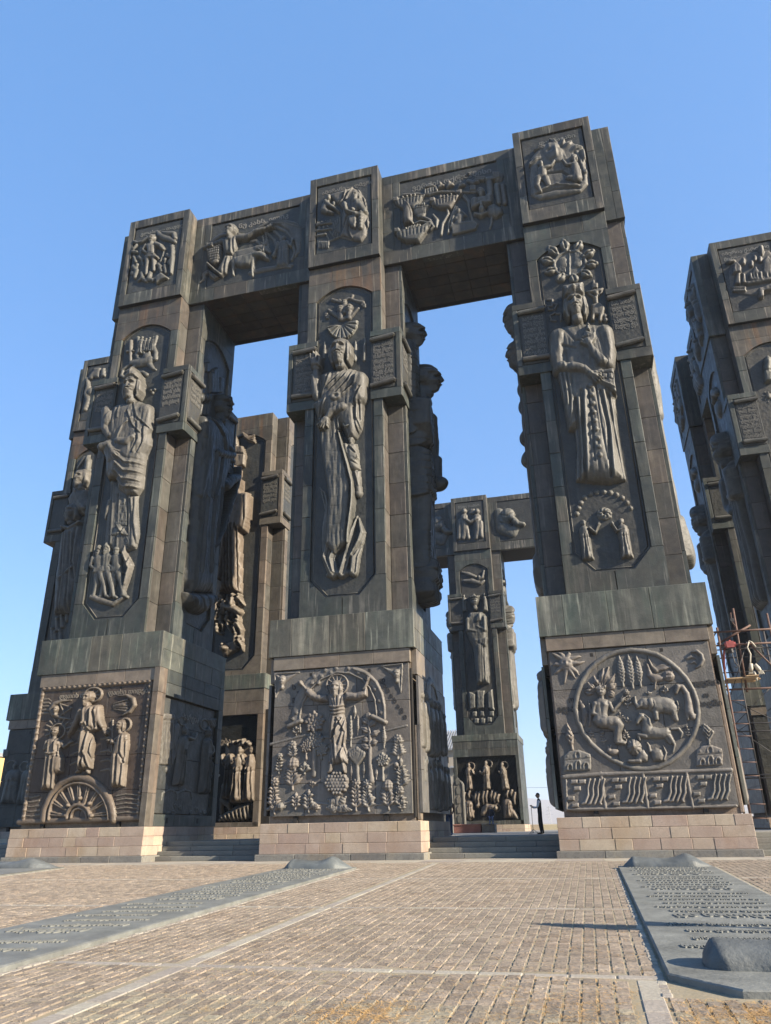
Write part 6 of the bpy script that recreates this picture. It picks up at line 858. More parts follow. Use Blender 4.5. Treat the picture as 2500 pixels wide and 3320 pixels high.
('B.p2.0',0,3.15,.045,'fig',(('cave_relief','overhanging rock with roots',None,(('p',.22,22,0,(-126,3457,-102,3481,-64,3480,-43,3485,0,3489,48,3496,102,3456,127,3385,142,3288,149,3208,131,3117,105,3079,54,3105,28,3128,2,3141,-19,3146,2,3199,-9,3251,-4,3349,-47,3408,-86,3466)),('l',-.1,7,(6,3481,-5,3416,-26,3395)),('l',.08,6,(16,3478,6,3413,-15,3392)),('l',-.1,7,(48,3489,22,3442,6,3406)),('l',.08,6,(59,3486,32,3439,17,3403)),('l',-.1,7,(101,3453,122,3360,130,3311)),('l',.08,6,(112,3450,133,3357,140,3308)),('l',-.1,7,(80,3466,96,3414)),('l',.08,6,(91,3463,107,3411)),('l',-.1,7,(142,3275,134,3212,136,3147)),('l',.08,5,(153,3272,144,3209,146,3144)),('l',-.1,7,(22,3275,7,3214,-19,3156)),('l',.08,5,(33,3272,17,3211,-8,3153)),('l',-.1,7,(43,3237,28,3176,44,3114)),('l',.08,5,(54,3234,38,3173,54,3111)))),('smith_figure','bearded craftsman holding a jar in the cave',None,(('c',.36,.12,(80,3345,33,70,3308,27,54,3293,24)),('c',.34,.2,(80,3358,27,114,3309,21,129,3278,16)),('a',13,.25,.4,(19,3349,28,3300,75,3264)),('p',.34,15,.15,(35,3271,88,3257,90,3198,77,3160,54,3175,33,3213)),('c',.4,.1,(109,3265,24,108,3219,21,105,3168,18)),('l',-.06,4,(90,3263,127,3260)),('l',-.06,4,(90,3240,127,3237)),('l',-.06,4,(90,3217,126,3214)),('l',-.06,4,(90,3195,126,3192)),('l',-.06,4,(90,3172,126,3169)),('H',78,3399,64,{'beard':1,'hair':1.3,'t':-.6,'base':.3}),('e',.3,.3,64,3300,13,15,0))),('worker_figure','crouching worker reaching to a fire',None,(('c',.3,0,(-107,3424,17,-117,3373,22,-95,3350,18,-68,3336,12)),('c',.26,.08,(-107,3428,14,-79,3390,12,-42,3352,9,-23,3327,5)),('e',.2,0,-58,3404,13,20,0),('H',-91,3451,48,{'base':.12,'t':.7}))),('shelf_relief','shelves of small jars',None,(('c',.14,0,(-161,3275,7,-73,3268,7)),('c',.14,0,(-160,3232,7,-72,3222,7)),('c',.14,0,(-154,3195,7,-103,3191,7)),('e',.16,0,-154,3288,5,11,0),('e',.16,0,-142,3284,5,11,0),('e',.16,0,-130,3286,5,11,0),('e',.16,0,-117,3282,5,11,0),('e',.16,0,-105,3284,5,11,0),('e',.16,0,-93,3280,5,11,0),('e',.16,0,-80,3282,5,11,0),('e',.14,0,-144,3251,5,12,0),('e',.14,0,-120,3248,5,12,0),('e',.14,0,-96,3245,5,12,0),('c',.1,0,(-88,3223,4,-53,3152,3)),('c',.1,0,(-109,3206,4,-81,3137,3)),('c',.12,0,(-81,3137,4,-19,3153,5,44,3114,4)),('c',.12,0,(-142,3146,7,-144,3105,4)),('c',.12,0,(-131,3143,7,-133,3102,4)),('c',.12,0,(-120,3140,7,-122,3099,4)),('c',.12,0,(-109,3138,7,-111,3096,4)),('c',.12,0,(-98,3135,7,-100,3094,4)),('c',.12,0,(-87,3132,7,-89,3091,4)),('c',.1,0,(-62,3265,4,-46,3212,4,-66,3175,4)),('c',.1,0,(-49,3275,4,-38,3209,4,-50,3171,4)),('c',.1,0,(-36,3284,4,-30,3207,4,-35,3167,4)),('c',.1,0,(-23,3294,4,-22,3205,4,-19,3162,4)))))),
('B.p3.0',0,3.15,.045,'fig',(('sun_mask_relief','great sun face with leaf rays',None,(('p',.2,30,0,(-123,3410,-56,3494,19,3499,106,3460,154,3381,151,3224,146,3149,105,3106,-6,3105,-102,3111,-147,3157,-140,3278)),('c',.16,.16,(-127,3365,10,-92,3389,14,-58,3390,6)),('l',-.05,5,(-127,3365,-92,3389,-58,3390)),('c',.16,.16,(-93,3465,6,-63,3470,16,-35,3452,8)),('l',-.05,5,(-93,3465,-63,3470,-35,3452)),('c',.16,.16,(-12,3516,4,6,3492,12,20,3464,8)),('l',-.05,5,(-12,3516,6,3492,20,3464)),('c',.16,.16,(53,3500,4,54,3476,13,43,3451,8)),('l',-.05,5,(53,3500,54,3476,43,3451)),('c',.16,.16,(98,3462,6,80,3445,16,57,3423,8)),('l',-.05,5,(98,3462,80,3445,57,3423)),('c',.16,.16,(140,3403,10,117,3410,18,90,3390,8)),('l',-.05,5,(140,3403,117,3410,90,3390)),('c',.16,.16,(46,3403,6,43,3370,14,59,3331,6)),('l',-.05,5,(46,3403,43,3370,59,3331)),('c',.16,.16,(147,3326,10,145,3373,13)),('l',-.05,5,(147,3326,145,3373)),('c',.16,.16,(140,3228,13,131,3286,11,140,3329,10)),('l',-.05,5,(140,3228,131,3286,140,3329)),('e',.26,.14,1,3406,50,84,.3),('g',-.12,-22,3425,13,11),('g',-.12,37,3435,14,12),('g',.14,11,3403,7,38),('g',-.08,-4,3356,16,7),('l',-.08,10,(104,3374,127,3254,122,3178)),('l',-.08,10,(129,3377,146,3248)),('l',-.1,10,(-45,3272,27,3262,104,3161)),('l',.08,10,(-97,3164,-14,3184,94,3142)),('l',-.08,10,(-115,3148,-17,3152,100,3129)))),('seated_youth_figure','seated youth stretching out an arm',None,(('c',.3,.12,(-71,3302,27,-76,3258,25)),('c',.28,.12,(-97,3248,23,-108,3201,17,-94,3158,11)),('c',.28,.12,(-61,3237,23,-50,3189,17)),('c',.22,.2,(-55,3303,13,-25,3311,10,-4,3339,8)),('H',-76,3341,40,{'base':.24,'t':.6}))),('kneeling_girl_figure','kneeling girl',None,(('c',.3,.12,(94,3286,23,97,3240,27,92,3197,32)),('c',.26,.14,(53,3204,17,100,3195,21)),('c',.2,.2,(86,3288,11,55,3293,9,39,3337,7)),('H',96,3336,42,{'base':.22,'t':-.8,'hair':1.3}))))),
('L.l1',0,2.2,.045,'fig',(('giant_figure','giant in a flowing mantle with both arms spread',None,(('p',.44,30,0,(-205,437,-157,436,-110,441,-98,404,-103,344,-119,292,-176,310,-195,367)),('p',.4,32,0,(-177,312,-123,294,-134,241,-157,171,-184,156,-220,197,-196,257)),('c',.3,.1,(-104,422,24,-33,415,22,13,437,19,73,449,16)),('a',16,.2,.22,(13,437,74,443,101,450)),('c',.28,.05,(-204,426,22,-256,417,18,-318,407,15)),('c',.2,.3,(-290,414,5,-287,391,5)),('c',.2,.3,(-279,411,5,-276,388,5)),('c',.2,.3,(-268,408,5,-265,385,5)),('c',.2,.3,(-257,406,5,-254,382,5)),('l',-.07,6,(-175,424,-167,316)),('l',.05,5,(-166,422,-158,313)),('l',-.07,6,(-147,428,-138,308)),('l',.05,5,(-137,426,-129,306)),('l',-.07,6,(-123,422,-119,304)),('l',.05,5,(-113,419,-110,301)),('l',-.07,6,(-156,285,-171,174)),('l',.05,5,(-146,283,-161,172)),('l',-.07,6,(-136,280,-149,191)),('l',.05,5,(-127,278,-139,188)),('c',.3,.15,(-282,267,9,-235,211,8,-189,162,8)),('H',-146,485,87,{'beard':.8,'hair':1,'t':-.3,'base':.3}))),('mantle_relief','wind-blown mantle',None,(('p',.12,16,0,(-113,481,-54,460,11,477,61,509,112,524,187,503,262,466,305,421,312,325,306,218,267,190,278,247,257,339,223,409,170,463,105,475,59,459,-6,448,-82,445,-111,458)),('l',-.05,8,(-107,469,3,457,94,506,197,484,291,425)),('l',.05,6,(-106,456,3,444,94,493,198,471,291,412)),('l',-.05,8,(-82,451,12,454,104,480)),('l',.05,6,(-81,438,13,441,105,468)),('l',-.05,8,(-292,443,-247,488,-170,485)),('l',.05,7,(-291,430,-246,476,-169,472)),('c',.12,0,(-318,407,9,-274,455,15,-228,489,13,-170,485,8)),('c',.07,0,(-17,389,10,16,386,10,56,336,9)),('c',.07,0,(61,407,10,87,356,9,94,316,9)),('c',.07,0,(130,428,9,174,372,9,185,314,9)),('c',.07,0,(84,424,10,133,361,9,150,301,9)),('c',.07,0,(143,459,10,209,407,9,258,328,9)))),('basket_relief','woven basket',None,(('p',.36,22,.05,(-306,384,-201,391,-201,291,-210,260,-242,246,-278,277)),('l',-.07,4,(-308,374,-200,377)),('l',-.07,4,(-302,354,-202,358)),('l',-.07,4,(-297,334,-203,339)),('l',-.07,4,(-291,314,-205,319)),('l',-.07,4,(-286,294,-206,300)),('l',-.07,4,(-280,275,-207,281)),('l',-.05,3,(-297,382,-270,264)),('l',-.05,3,(-281,382,-261,265)),('l',-.05,3,(-266,383,-251,266)),('l',-.05,3,(-251,384,-242,267)),('l',-.05,3,(-235,384,-232,268)),('l',-.05,3,(-220,385,-223,269)),('l',-.05,3,(-205,385,-213,270)),('l',.08,7,(-305,381,-201,387)))),('donkey_relief','laden donkey in front',None,(('p',.34,24,0,(-131,274,-99,282,-43,284,3,287,27,267,20,225,-5,188,-65,192,-104,218)),('c',.306,0,(-115,248,24,-117,199,10,-114,155,7)),('c',.306,0,(10,238,21,7,174,9,11,114,6)),('c',.34,.05,(18,264,21,51,261,23,79,243,19,103,215,10)),('c',.204,.1,(68,278,6,44,304,4)),('c',.204,.1,(77,276,6,80,314,4,65,390,2)))),('donkey_relief','second donkey behind',None,(('p',.2,24,0,(-126,327,-93,336,-37,338,9,340,34,320,27,278,1,241,-59,245,-98,271)),('c',.18,0,(-110,301,24,-111,252,10,-108,208,7)),('c',.18,0,(17,291,21,13,227,9,17,166,6)),('c',.2,.05,(25,317,21,57,314,23,86,296,19,110,268,10)),('c',.12,.1,(75,332,6,50,357,4)),('c',.12,.1,(84,329,6,87,367,4,71,444,2)))),('striding_figure','figure walking away at right',None,(('F',195,139,233,{'w':.36,'depth':.1,'folds':4,'arms':((222,310,246,277,254,307),(162,320,155,278,143,243)),'ar':11}),('c',.12,0,(249,309,10,270,227,10,254,178,10)),('e',.12,0,138,250,11,19,0),('c',.1,0,(143,152,10,197,149,10,247,126,8)))),('kneeling_figure','kneeling figure at the lower left',None,(('c',.22,0,(-287,213,16,-305,201,15,-306,163,9,-329,147,7)),('p',.26,16,0,(-284,229,-238,190,-202,155,-234,141,-270,176)),('l',-.06,5,(-277,211,-249,155)),('l',.042,5,(-271,209,-243,154)),('l',-.06,5,(-252,194,-225,149)),('l',.042,5,(-246,192,-219,148)))),('ground_relief',None,None,(('c',.1,0,(-7,145,15,75,152,18,165,146,15,255,140,10)),)))),
('L.l2',0,2.2,.045,'fig',(('ship_relief','ship in the upper left',None,(('p',.24,22,0,(-321,449,-126,448,-146,423,-197,354,-264,370,-306,408)),('l',-.05,4,(-301,443,-295,399)),('l',-.05,4,(-282,443,-277,399)),('l',-.05,4,(-262,443,-260,400)),('l',-.05,4,(-243,442,-242,400)),('l',-.05,4,(-223,442,-225,401)),('l',-.05,4,(-204,442,-207,401)),('l',-.05,4,(-185,442,-190,401)),('l',-.05,4,(-165,442,-172,402)),('l',-.05,4,(-146,442,-155,402)),('l',.08,5,(-321,449,-223,441,-126,448)),('e',.2,.06,-262,459,7,13,0),('e',.2,.06,-238,459,7,13,0),('e',.2,.06,-215,459,7,13,0),('e',.2,.06,-192,459,7,13,0),('p',.24,4,0,(-323,440,-322,474,-287,470,-288,436)))),('ship_relief','ship in the middle',None,(('p',.28,21,0,(-108,383,78,389,59,368,9,297,-55,312,-95,347)),('l',-.05,4,(-90,378,-84,339)),('l',-.05,4,(-71,378,-67,340)),('l',-.05,4,(-52,379,-50,341)),('l',-.05,4,(-34,379,-34,343)),('l',-.05,4,(-15,380,-17,344)),('l',-.05,4,(4,381,0,345)),('l',-.05,4,(22,381,17,346)),('l',-.05,4,(41,382,34,347)),('l',-.05,4,(59,383,50,349)),('l',.08,5,(-108,383,-15,379,78,389)),('e',.2,.06,-51,395,7,13,0),('e',.2,.06,-29,396,7,13,0),('e',.2,.06,-7,397,7,13,0),('e',.2,.06,16,398,7,13,0),('p',.28,4,0,(-111,375,-110,407,-75,403,-77,371)),('p',.28,4,0,(40,394,42,421,80,416,78,386)),('e',.2,.06,-44,400,7,20,0),('e',.2,.06,-23,392,7,20,0),('e',.2,.06,-3,384,7,20,0))),('ship_relief','ship behind the sail',None,(('p',.2,21,0,(-211,364,-105,364,-124,334,-145,275,-182,281,-204,319)),('l',-.05,4,(-200,358,-195,305)),('l',-.05,4,(-190,358,-186,306)),('l',-.05,4,(-179,358,-177,306)),('l',-.05,4,(-168,358,-168,307)),('l',-.05,4,(-158,358,-160,307)),('l',-.05,4,(-147,358,-151,308)),('l',-.05,4,(-137,358,-142,309)),('l',-.05,4,(-126,358,-133,309)),('l',-.05,4,(-115,358,-125,310)),('l',.08,5,(-211,364,-158,357,-105,364)),('e',.2,.06,-178,374,7,13,0),('e',.2,.06,-166,374,7,13,0),('e',.2,.06,-153,374,7,13,0),('e',.2,.06,-140,374,7,13,0),('p',.2,4,0,(-213,355,-212,388,-177,384,-179,352)))),('ship_relief','large ship at the lower left',None,(('p',.34,21,0,(-317,210,-97,215,-117,186,-177,105,-253,121,-300,164)),('l',-.05,4,(-295,205,-289,153)),('l',-.05,4,(-273,205,-268,154)),('l',-.05,4,(-250,206,-248,156)),('l',-.05,4,(-228,206,-228,157)),('l',-.05,4,(-207,207,-208,158)),('l',-.05,4,(-185,207,-188,159)),('l',-.05,4,(-163,208,-168,160)),('l',-.05,4,(-141,208,-148,161)),('l',-.05,4,(-119,209,-128,162)),('l',.08,5,(-317,210,-207,206,-97,215)),('e',.2,.06,-250,222,7,13,0),('e',.2,.06,-224,222,7,13,0),('e',.2,.06,-197,223,7,13,0),('e',.2,.06,-171,224,7,13,0),('p',.34,4,0,(-319,202,-318,234,-284,230,-285,199)),('c',.3,0,(-152,207,16,-115,231,12,-94,197,9,-112,179,7)),('c',.2,0,(-201,249,7,-168,258,10,-124,237,8)),('c',.15,.2,(-239,204,7,-229,221,5)),('c',.15,.2,(-223,205,7,-213,223,5)),('c',.15,.2,(-207,207,7,-198,225,5)),('c',.15,.2,(-192,209,7,-182,226,5)))),('sail_relief','swelling sail',None,(('p',.36,27,0,(-246,428,-219,396,-209,339,-211,281,-205,241,-228,256,-260,253,-271,297,-266,367)),('l',.08,4,(-245,424,-216,353,-209,257)))),('house_relief','gabled house on the terrace',None,(('p',.2,4,0,(-138,445,-137,487,-62,487,-57,455)),('p',.22,4,0,(-141,492,-105,524,-62,487)),('l',-.1,4,(-123,480,-122,453)),('l',-.1,4,(-108,480,-107,452)),('l',-.1,4,(-93,479,-92,451)),('l',-.1,4,(-78,478,-77,451)),('c',.16,0,(-129,446,8,-41,445,7,172,383,5)))),('reclining_figure','figure lounging on the terrace',None,(('e',.26,0,-43,500,12,18,0),('c',.24,0,(-47,479,14,-26,482,12)),('c',.2,0,(-28,486,9,-54,469,7)))),('reclining_figure','figure lounging on the terrace',None,(('e',.26,0,7,494,12,18,0),('c',.24,0,(4,474,14,24,477,12)),('c',.2,0,(22,480,9,-4,464,7)))),('reclining_figure','figure lounging on the terrace',None,(('e',.26,0,72,475,12,18,0),('c',.24,0,(69,455,14,89,458,12)),('c',.2,0,(87,461,8,61,445,7)),('c',.14,0,(-106,442,8,-179,469,10,-263,487,9)))),('bearded_drinker_figure','seated bearded man with a jug',None,(('p',.36,31,0,(146,334,169,340,217,337,232,298,216,262,190,258,174,280,147,281)),('c',.3,.12,(141,318,19,134,274,16,178,284,13)),('c',.3,.15,(221,319,17,226,277,14,188,288,11)),('H',180,369,52,{'beard':1.2,'hair':1,'base':.2}),('e',.3,.2,177,235,17,25,0),('c',.3,.25,(178,284,7,178,255,9)),('c',.24,.08,(139,226,8,169,203,12,200,215,8)),('p',.34,41,0,(207,259,248,271,292,224,293,184,253,166,219,181,200,215)),('c',.14,0,(229,195,9,221,141,7,210,110,5)))),('column_relief','grape-topped column',None,(('c',.22,0,(232,446,19,226,277,17)),('p',.24,4,0,(214,469,254,469,256,442,210,446)))),('column_relief','grape-topped column',None,(('c',.26,0,(271,399,18,272,270,17)),('e',.26,0,275,457,26,35,0))),('column_relief','grape-topped column',None,(('c',.26,0,(302,383,16,305,254,16)),('e',.2,0,293,458,22,41,0),('e',.1,.2,259,486,7,9,0),('e',.1,.2,269,483,7,9,0),('e',.1,.2,279,480,7,9,0),('e',.1,.2,288,477,7,9,0),('e',.1,.2,258,472,7,9,0),('e',.1,.2,268,469,7,9,0),('e',.1,.2,277,466,7,9,0),('e',.1,.2,287,463,7,9,0),('e',.1,.2,257,457,7,9,0),('e',.1,.2,267,455,7,9,0),('e',.1,.2,276,452,7,9,0),('e',.1,.2,286,449,7,9,0),('e',.1,.2,256,443,7,9,0),('e',.1,.2,266,441,7,9,0))),('vine_relief','vine with grapes',None,(('c',.16,0,(116,486,13,141,461,16,178,480,18,205,478,14)),('e',.12,0,126,441,6,8,0),('e',.14,.08,161,491,7,9,0),('e',.12,0,134,439,6,8,0),('e',.14,.08,172,488,7,9,0),('e',.12,0,142,436,6,8,0),('e',.14,.08,182,485,7,9,0),('e',.12,0,150,434,6,8,0),('e',.14,.08,193,481,7,9,0),('e',.12,0,126,429,6,8,0),('e',.14,.08,203,478,7,9,0),('e',.12,0,134,427,6,8,0),('e',.14,.08,160,475,7,9,0),('e',.12,0,142,424,6,8,0),('e',.14,.08,171,472,7,9,0),('e',.12,0,150,422,6,8,0),('e',.14,.08,181,469,7,9,0),('e',.12,0,125,417,6,8,0),('e',.14,.08,192,466,7,9,0),('e',.12,0,133,415,6,8,0),('e',.14,.08,202,463,7,9,0),('e',.12,0,141,413,6,8,0),('e',.14,.08,159,460,7,9,0),('e',.12,0,149,410,6,8,0),('e',.14,.08,170,457,7,9,0),('c',.1,0,(87,387,5,111,333,6,111,263,6,120,202,6,120,134,6)))),('nursing_figure','mother and child under a tent',None,(('c',.2,0,(4,171,10,16,231,10,42,305,8,87,234,7)),('c',.24,0,(51,233,26,45,194,25)),('H',49,268,38,{'base':.1,'hair':1.3}),('e',.2,.1,33,215,12,17,0),('c',.2,0,(8,181,12,79,179,14,131,171,12)),('p',.16,5,0,(3,154,4,177,136,170,152,159,137,118,5,114)))),('smoke_relief','curling drapery between ships',None,(('c',.16,0,(-149,287,9,-114,254,10,-98,210,9)),('c',.16,0,(-94,290,7,-74,244,10,-80,193,8)),('c',.16,0,(-12,308,8,-9,267,9,-44,207,9,-56,135,8)),('c',.16,0,(34,319,5,17,265,8,-8,203,8,-16,136,6)),('c',.16,0,(82,376,6,106,328,7,113,233,6)))))),
('N.p1.1',1,2.87,.05,'niche',(('king_figure','dark crowned king with orb and sword on the shaded flank',None,(('p',.85,82,0,(-154,2222,-92,2277,46,2345,147,2330,194,2284,242,2237,232,2161,183,1959,159,1741,128,1584,121,1406,148,1295,-97,1224,-125,1295,-121,1544,-132,1746,-139,1931,-145,2066)),('c',.8,.1,(-118,2214,41,-104,2135,35,-31,2125,31)),('c',.5,.45,(-64,2108,36,-66,2013,40,-84,1911,34,-104,1776,23)),('c',.6,.5,(28,2098,31,118,2129,29,210,2175,24)),('e',.4,.7,178,2189,41,24,0),('c',.7,.4,(165,1951,35,233,2021,33,297,2066,25)),('c',.4,.6,(308,2137,9,308,2066,12,249,1911,13,167,1689,11,97,1555,7)),('l',-.12,13,(-6,2081,-3,1950,-15,1806)),('l',.08,11,(9,2088,12,1957,0,1813)),('l',-.12,13,(69,2079,55,1930,18,1820)),('l',.08,12,(84,2087,71,1937,34,1827)),('l',-.12,12,(-62,1777,-60,1567,-57,1358)),('l',.08,10,(-47,1783,-46,1572,-43,1362)),('l',-.12,12,(18,1820,20,1597,38,1388)),('l',.08,11,(34,1827,35,1603,52,1393)),('l',-.12,13,(97,1901,86,1622,103,1409)),('l',.08,11,(112,1908,102,1628,118,1414)),('l',-.12,13,(-74,2277,65,2225,95,2152)),('l',.08,11,(-59,2286,81,2233,111,2160)),('H',83,2423,114,{'beard':.5,'hat':'crown','t':.5,'hair':1.1,'base':.35,'depth':1.5}))),('base_relief','faceted rock under the king',None,(('p',.9,45,0,(-144,1226,155,1305,172,1251,119,1203,43,1154,-51,1142,-118,1171)),('l',-.1,9,(-113,1227,-52,1149)),('l',-.1,9,(-37,1241,27,1154)),('l',-.1,10,(41,1264,74,1167)),('l',-.1,10,(123,1288,118,1211)))),('castle_relief','towers over the crown',None,(('p',.3,9,0,(-47,2453,-68,2584,-42,2601,-46,2620,14,2675,49,2512)),('p',.2,7,0,(-111,2557,-122,2622,-79,2651,-68,2584)),('p',.3,9,0,(40,2507,42,2624,89,2648,95,2540)),('c',.35,0,(-135,2320,13,-139,2260,10)),('e',.45,0,-143,2365,24,31,0),('c',.35,0,(-94,2345,13,-99,2283,10)),('e',.45,0,-102,2390,25,31,0),('c',.35,0,(-56,2367,13,-60,2305,10)),('e',.45,0,-63,2413,25,31,0))))),  # darker niche bronze: the flank's shade is put into the figures' colour
('N.p2.1',1,2.87,.045,'niche',(('soldier_figure','rearmost of the three mailed soldiers',None,(('p',.55,60,0,(-130,1950,-20,1950,-10,2440,-50,2500,-110,2500,-140,2420)),('H',-75,2590,125,{'depth':1.35,'beard':.6,'hat':'band','t':.3,'base':.1}),('l',-.05,4,(-140,2050,-10,2040)),('l',-.05,4,(-140,2095,-10,2085)),('l',-.05,4,(-140,2140,-10,2130)),('l',-.05,4,(-140,2185,-10,2175)),('l',-.05,4,(-140,2230,-10,2220)),('l',-.05,4,(-140,2275,-10,2265)),('l',-.05,4,(-140,2320,-10,2310)),('l',-.05,4,(-140,2365,-10,2355)),('l',-.05,4,(-140,2410,-10,2400)))),('soldier_figure','middle of the three mailed soldiers',None,(('p',.75,60,0,(35,1880,150,1880,150,2270,110,2330,50,2330,30,2260)),('H',90,2425,120,{'depth':1.4,'beard':.5,'hat':'band','t':.4,'base':.35}),('l',-.05,4,(30,1920,150,1910)),('l',-.05,4,(30,1960,150,1950)),('l',-.05,4,(30,2000,150,1990)),('l',-.05,4,(30,2040,150,2030)),('l',-.05,4,(30,2080,150,2070)),('l',-.05,4,(30,2120,150,2110)),('l',-.05,4,(30,2160,150,2150)),('l',-.05,4,(30,2200,150,2190)),('l',-.05,4,(30,2240,150,2230)))),('soldier_figure','foremost mailed soldier, full length',None,(('p',1,80,0,(-110,1890,70,1890,90,2060,75,2160,30,2220,-70,2220,-110,2150,-120,2030)),('p',.95,50,0,(-115,1610,85,1610,75,1800,65,1900,-100,1900)),('l',-.06,5,(-120,1640,90,1640)),('l',-.06,5,(-120,1682,90,1682)),('l',-.06,5,(-120,1724,90,1724)),('l',-.06,5,(-120,1766,90,1766)),('l',-.06,5,(-120,1808,90,1808)),('l',-.06,5,(-120,1850,90,1850)),('l',-.06,5,(-120,1892,90,1892)),('l',-.06,5,(-120,1934,90,1934)),('l',-.06,5,(-120,1976,90,1976)),('l',-.06,5,(-120,2018,90,2018)),('l',-.06,5,(-120,2060,90,2060)),('l',-.06,5,(-120,2102,90,2102)),('l',-.035,3,(-105,1630,-100,2180)),('l',-.035,3,(-81,1630,-78,2180)),('l',-.035,3,(-57,1630,-56,2180)),('l',-.035,3,(-33,1630,-34,2180)),('l',-.035,3,(-9,1630,-12,2180)),('l',-.035,3,(15,1630,10,2180)),('l',-.035,3,(39,1630,32,2180)),('l',-.035,3,(63,1630,54,2180)),('l',-.035,3,(87,1630,76,2180)),('c',.85,0,(-55,1620,42,-55,1440,36,-50,1290,30,-40,1170,28)),('c',.8,0,(45,1620,40,50,1440,34,55,1290,28,60,1190,26)),('c',.55,.55,(-85,2140,42,-90,2020,36,-35,1940,30)),('c',.5,.6,(65,2130,40,95,2000,36,85,1890,30)),('c',.45,.75,(85,1890,30,75,1760,26)),('c',.9,.1,(-5,2290,40,-5,2190,60)),('c',.75,.05,(90,2370,38,90,2280,60)),('c',.55,0,(-75,2530,38,-75,2440,60)),('p',.75,30,0,(-100,1240,90,1220,80,1630,-90,1630)),('e',.45,1,75,1745,36,42,0),('H',-5,2330,128,{'depth':1.4,'beard':.6,'hat':'band','t':.3,'base':.6,'hair':1.2}),('l',-.04,3,(-90,1200,-20,1200)),('l',-.04,3,(-90,1226,-20,1226)),('l',-.04,3,(-90,1252,-20,1252)),('l',-.04,3,(-90,1278,-20,1278)),('l',-.04,3,(-90,1304,-20,1304)),('l',-.04,3,(-90,1330,-20,1330)),('l',-.04,3,(-90,1356,-20,1356)),('l',-.04,3,(-90,1382,-20,1382)),('l',-.04,3,(-90,1408,-20,1408)),('l',-.04,3,(-90,1434,-20,1434)))),('base_relief','rock and folded hem under the soldiers',None,(('p',.85,14,0,(-110,1120,-60,1075,40,1080,100,1130,90,1190,-90,1210)),('p',1,25,0,(-90,1170,80,1160,90,1230,60,1290,-70,1310,-100,1240)),('l',-.14,7,(-70,1300,-20,1230,70,1200)),('l',-.14,7,(-50,1310,20,1260,80,1240)),('l',-.14,7,(-90,1240,0,1190,80,1170)),('l',-.1,6,(-100,1260,-70,1080)),('l',-.1,6,(-60,1260,-40,1080)),('l',-.1,6,(-20,1260,-10,1080)),('l',-.1,6,(20,1260,20,1080)),('l',-.1,6,(60,1260,50,1080)))))),  # soldiers take the niche bronze too, shade painted in by its darker tone
('N.p3.3',3,2.87,.06,'fig',(('elder_figure','bearded elders on the hidden flank',None,(('p',.6,70,0,(-120,1200,120,1200,110,1800,120,2450,60,2540,-60,2540,-120,2400)),('H',0,2640,140,{'depth':1.4,'beard':1,'hat':'band','t':.2,'base':.35}),('H',50,2380,130,{'depth':1.4,'beard':1,'t':.2,'base':.45}),('c',.5,.25,(-90,2240,40,30,2160,45)),('c',.55,.25,(-90,2140,40,30,2060,45)),('c',.7,.25,(-90,1960,40,30,1880,45)),('c',.75,.25,(-90,1840,40,30,1760,45)),('l',-.1,9,(-100,1200,-80,2400)),('l',-.1,9,(-72,1200,-56,2400)),('l',-.1,9,(-44,1200,-32,2400)),('l',-.1,9,(-16,1200,-8,2400)),('l',-.1,9,(12,1200,16,2400)),('l',-.1,9,(40,1200,40,2400)),('l',-.1,9,(68,1200,64,2400)),('l',-.1,9,(96,1200,88,2400)),('p',.9,60,0,(-120,1070,120,1070,130,1180,80,1280,-80,1280,-130,1180)))),)),
('N.p3.1',1,2.87,.06,'fig',(('robed_figure','robed figure with flaring gown on the hidden flank',None,(('p',.75,80,0,(-120,1160,110,1160,100,1500,90,1900,110,2300,60,2450,-50,2450,-110,2300,-100,1800)),('H',0,2560,130,{'beard':0,'t':.2,'base':.3,'hair':1.3}),('c',.8,.2,(-60,2260,50,-70,2080,55,-50,1900,45)),('c',.5,.75,(-20,1360,30,-30,1260,50,-35,1190,62)),('l',-.1,9,(-100,1180,-80,2300)),('l',-.1,9,(-70,1180,-56,2300)),('l',-.1,9,(-40,1180,-32,2300)),('l',-.1,9,(-10,1180,-8,2300)),('l',-.1,9,(20,1180,16,2300)),('l',-.1,9,(50,1180,40,2300)),('l',-.1,9,(80,1180,64,2300)))),)),
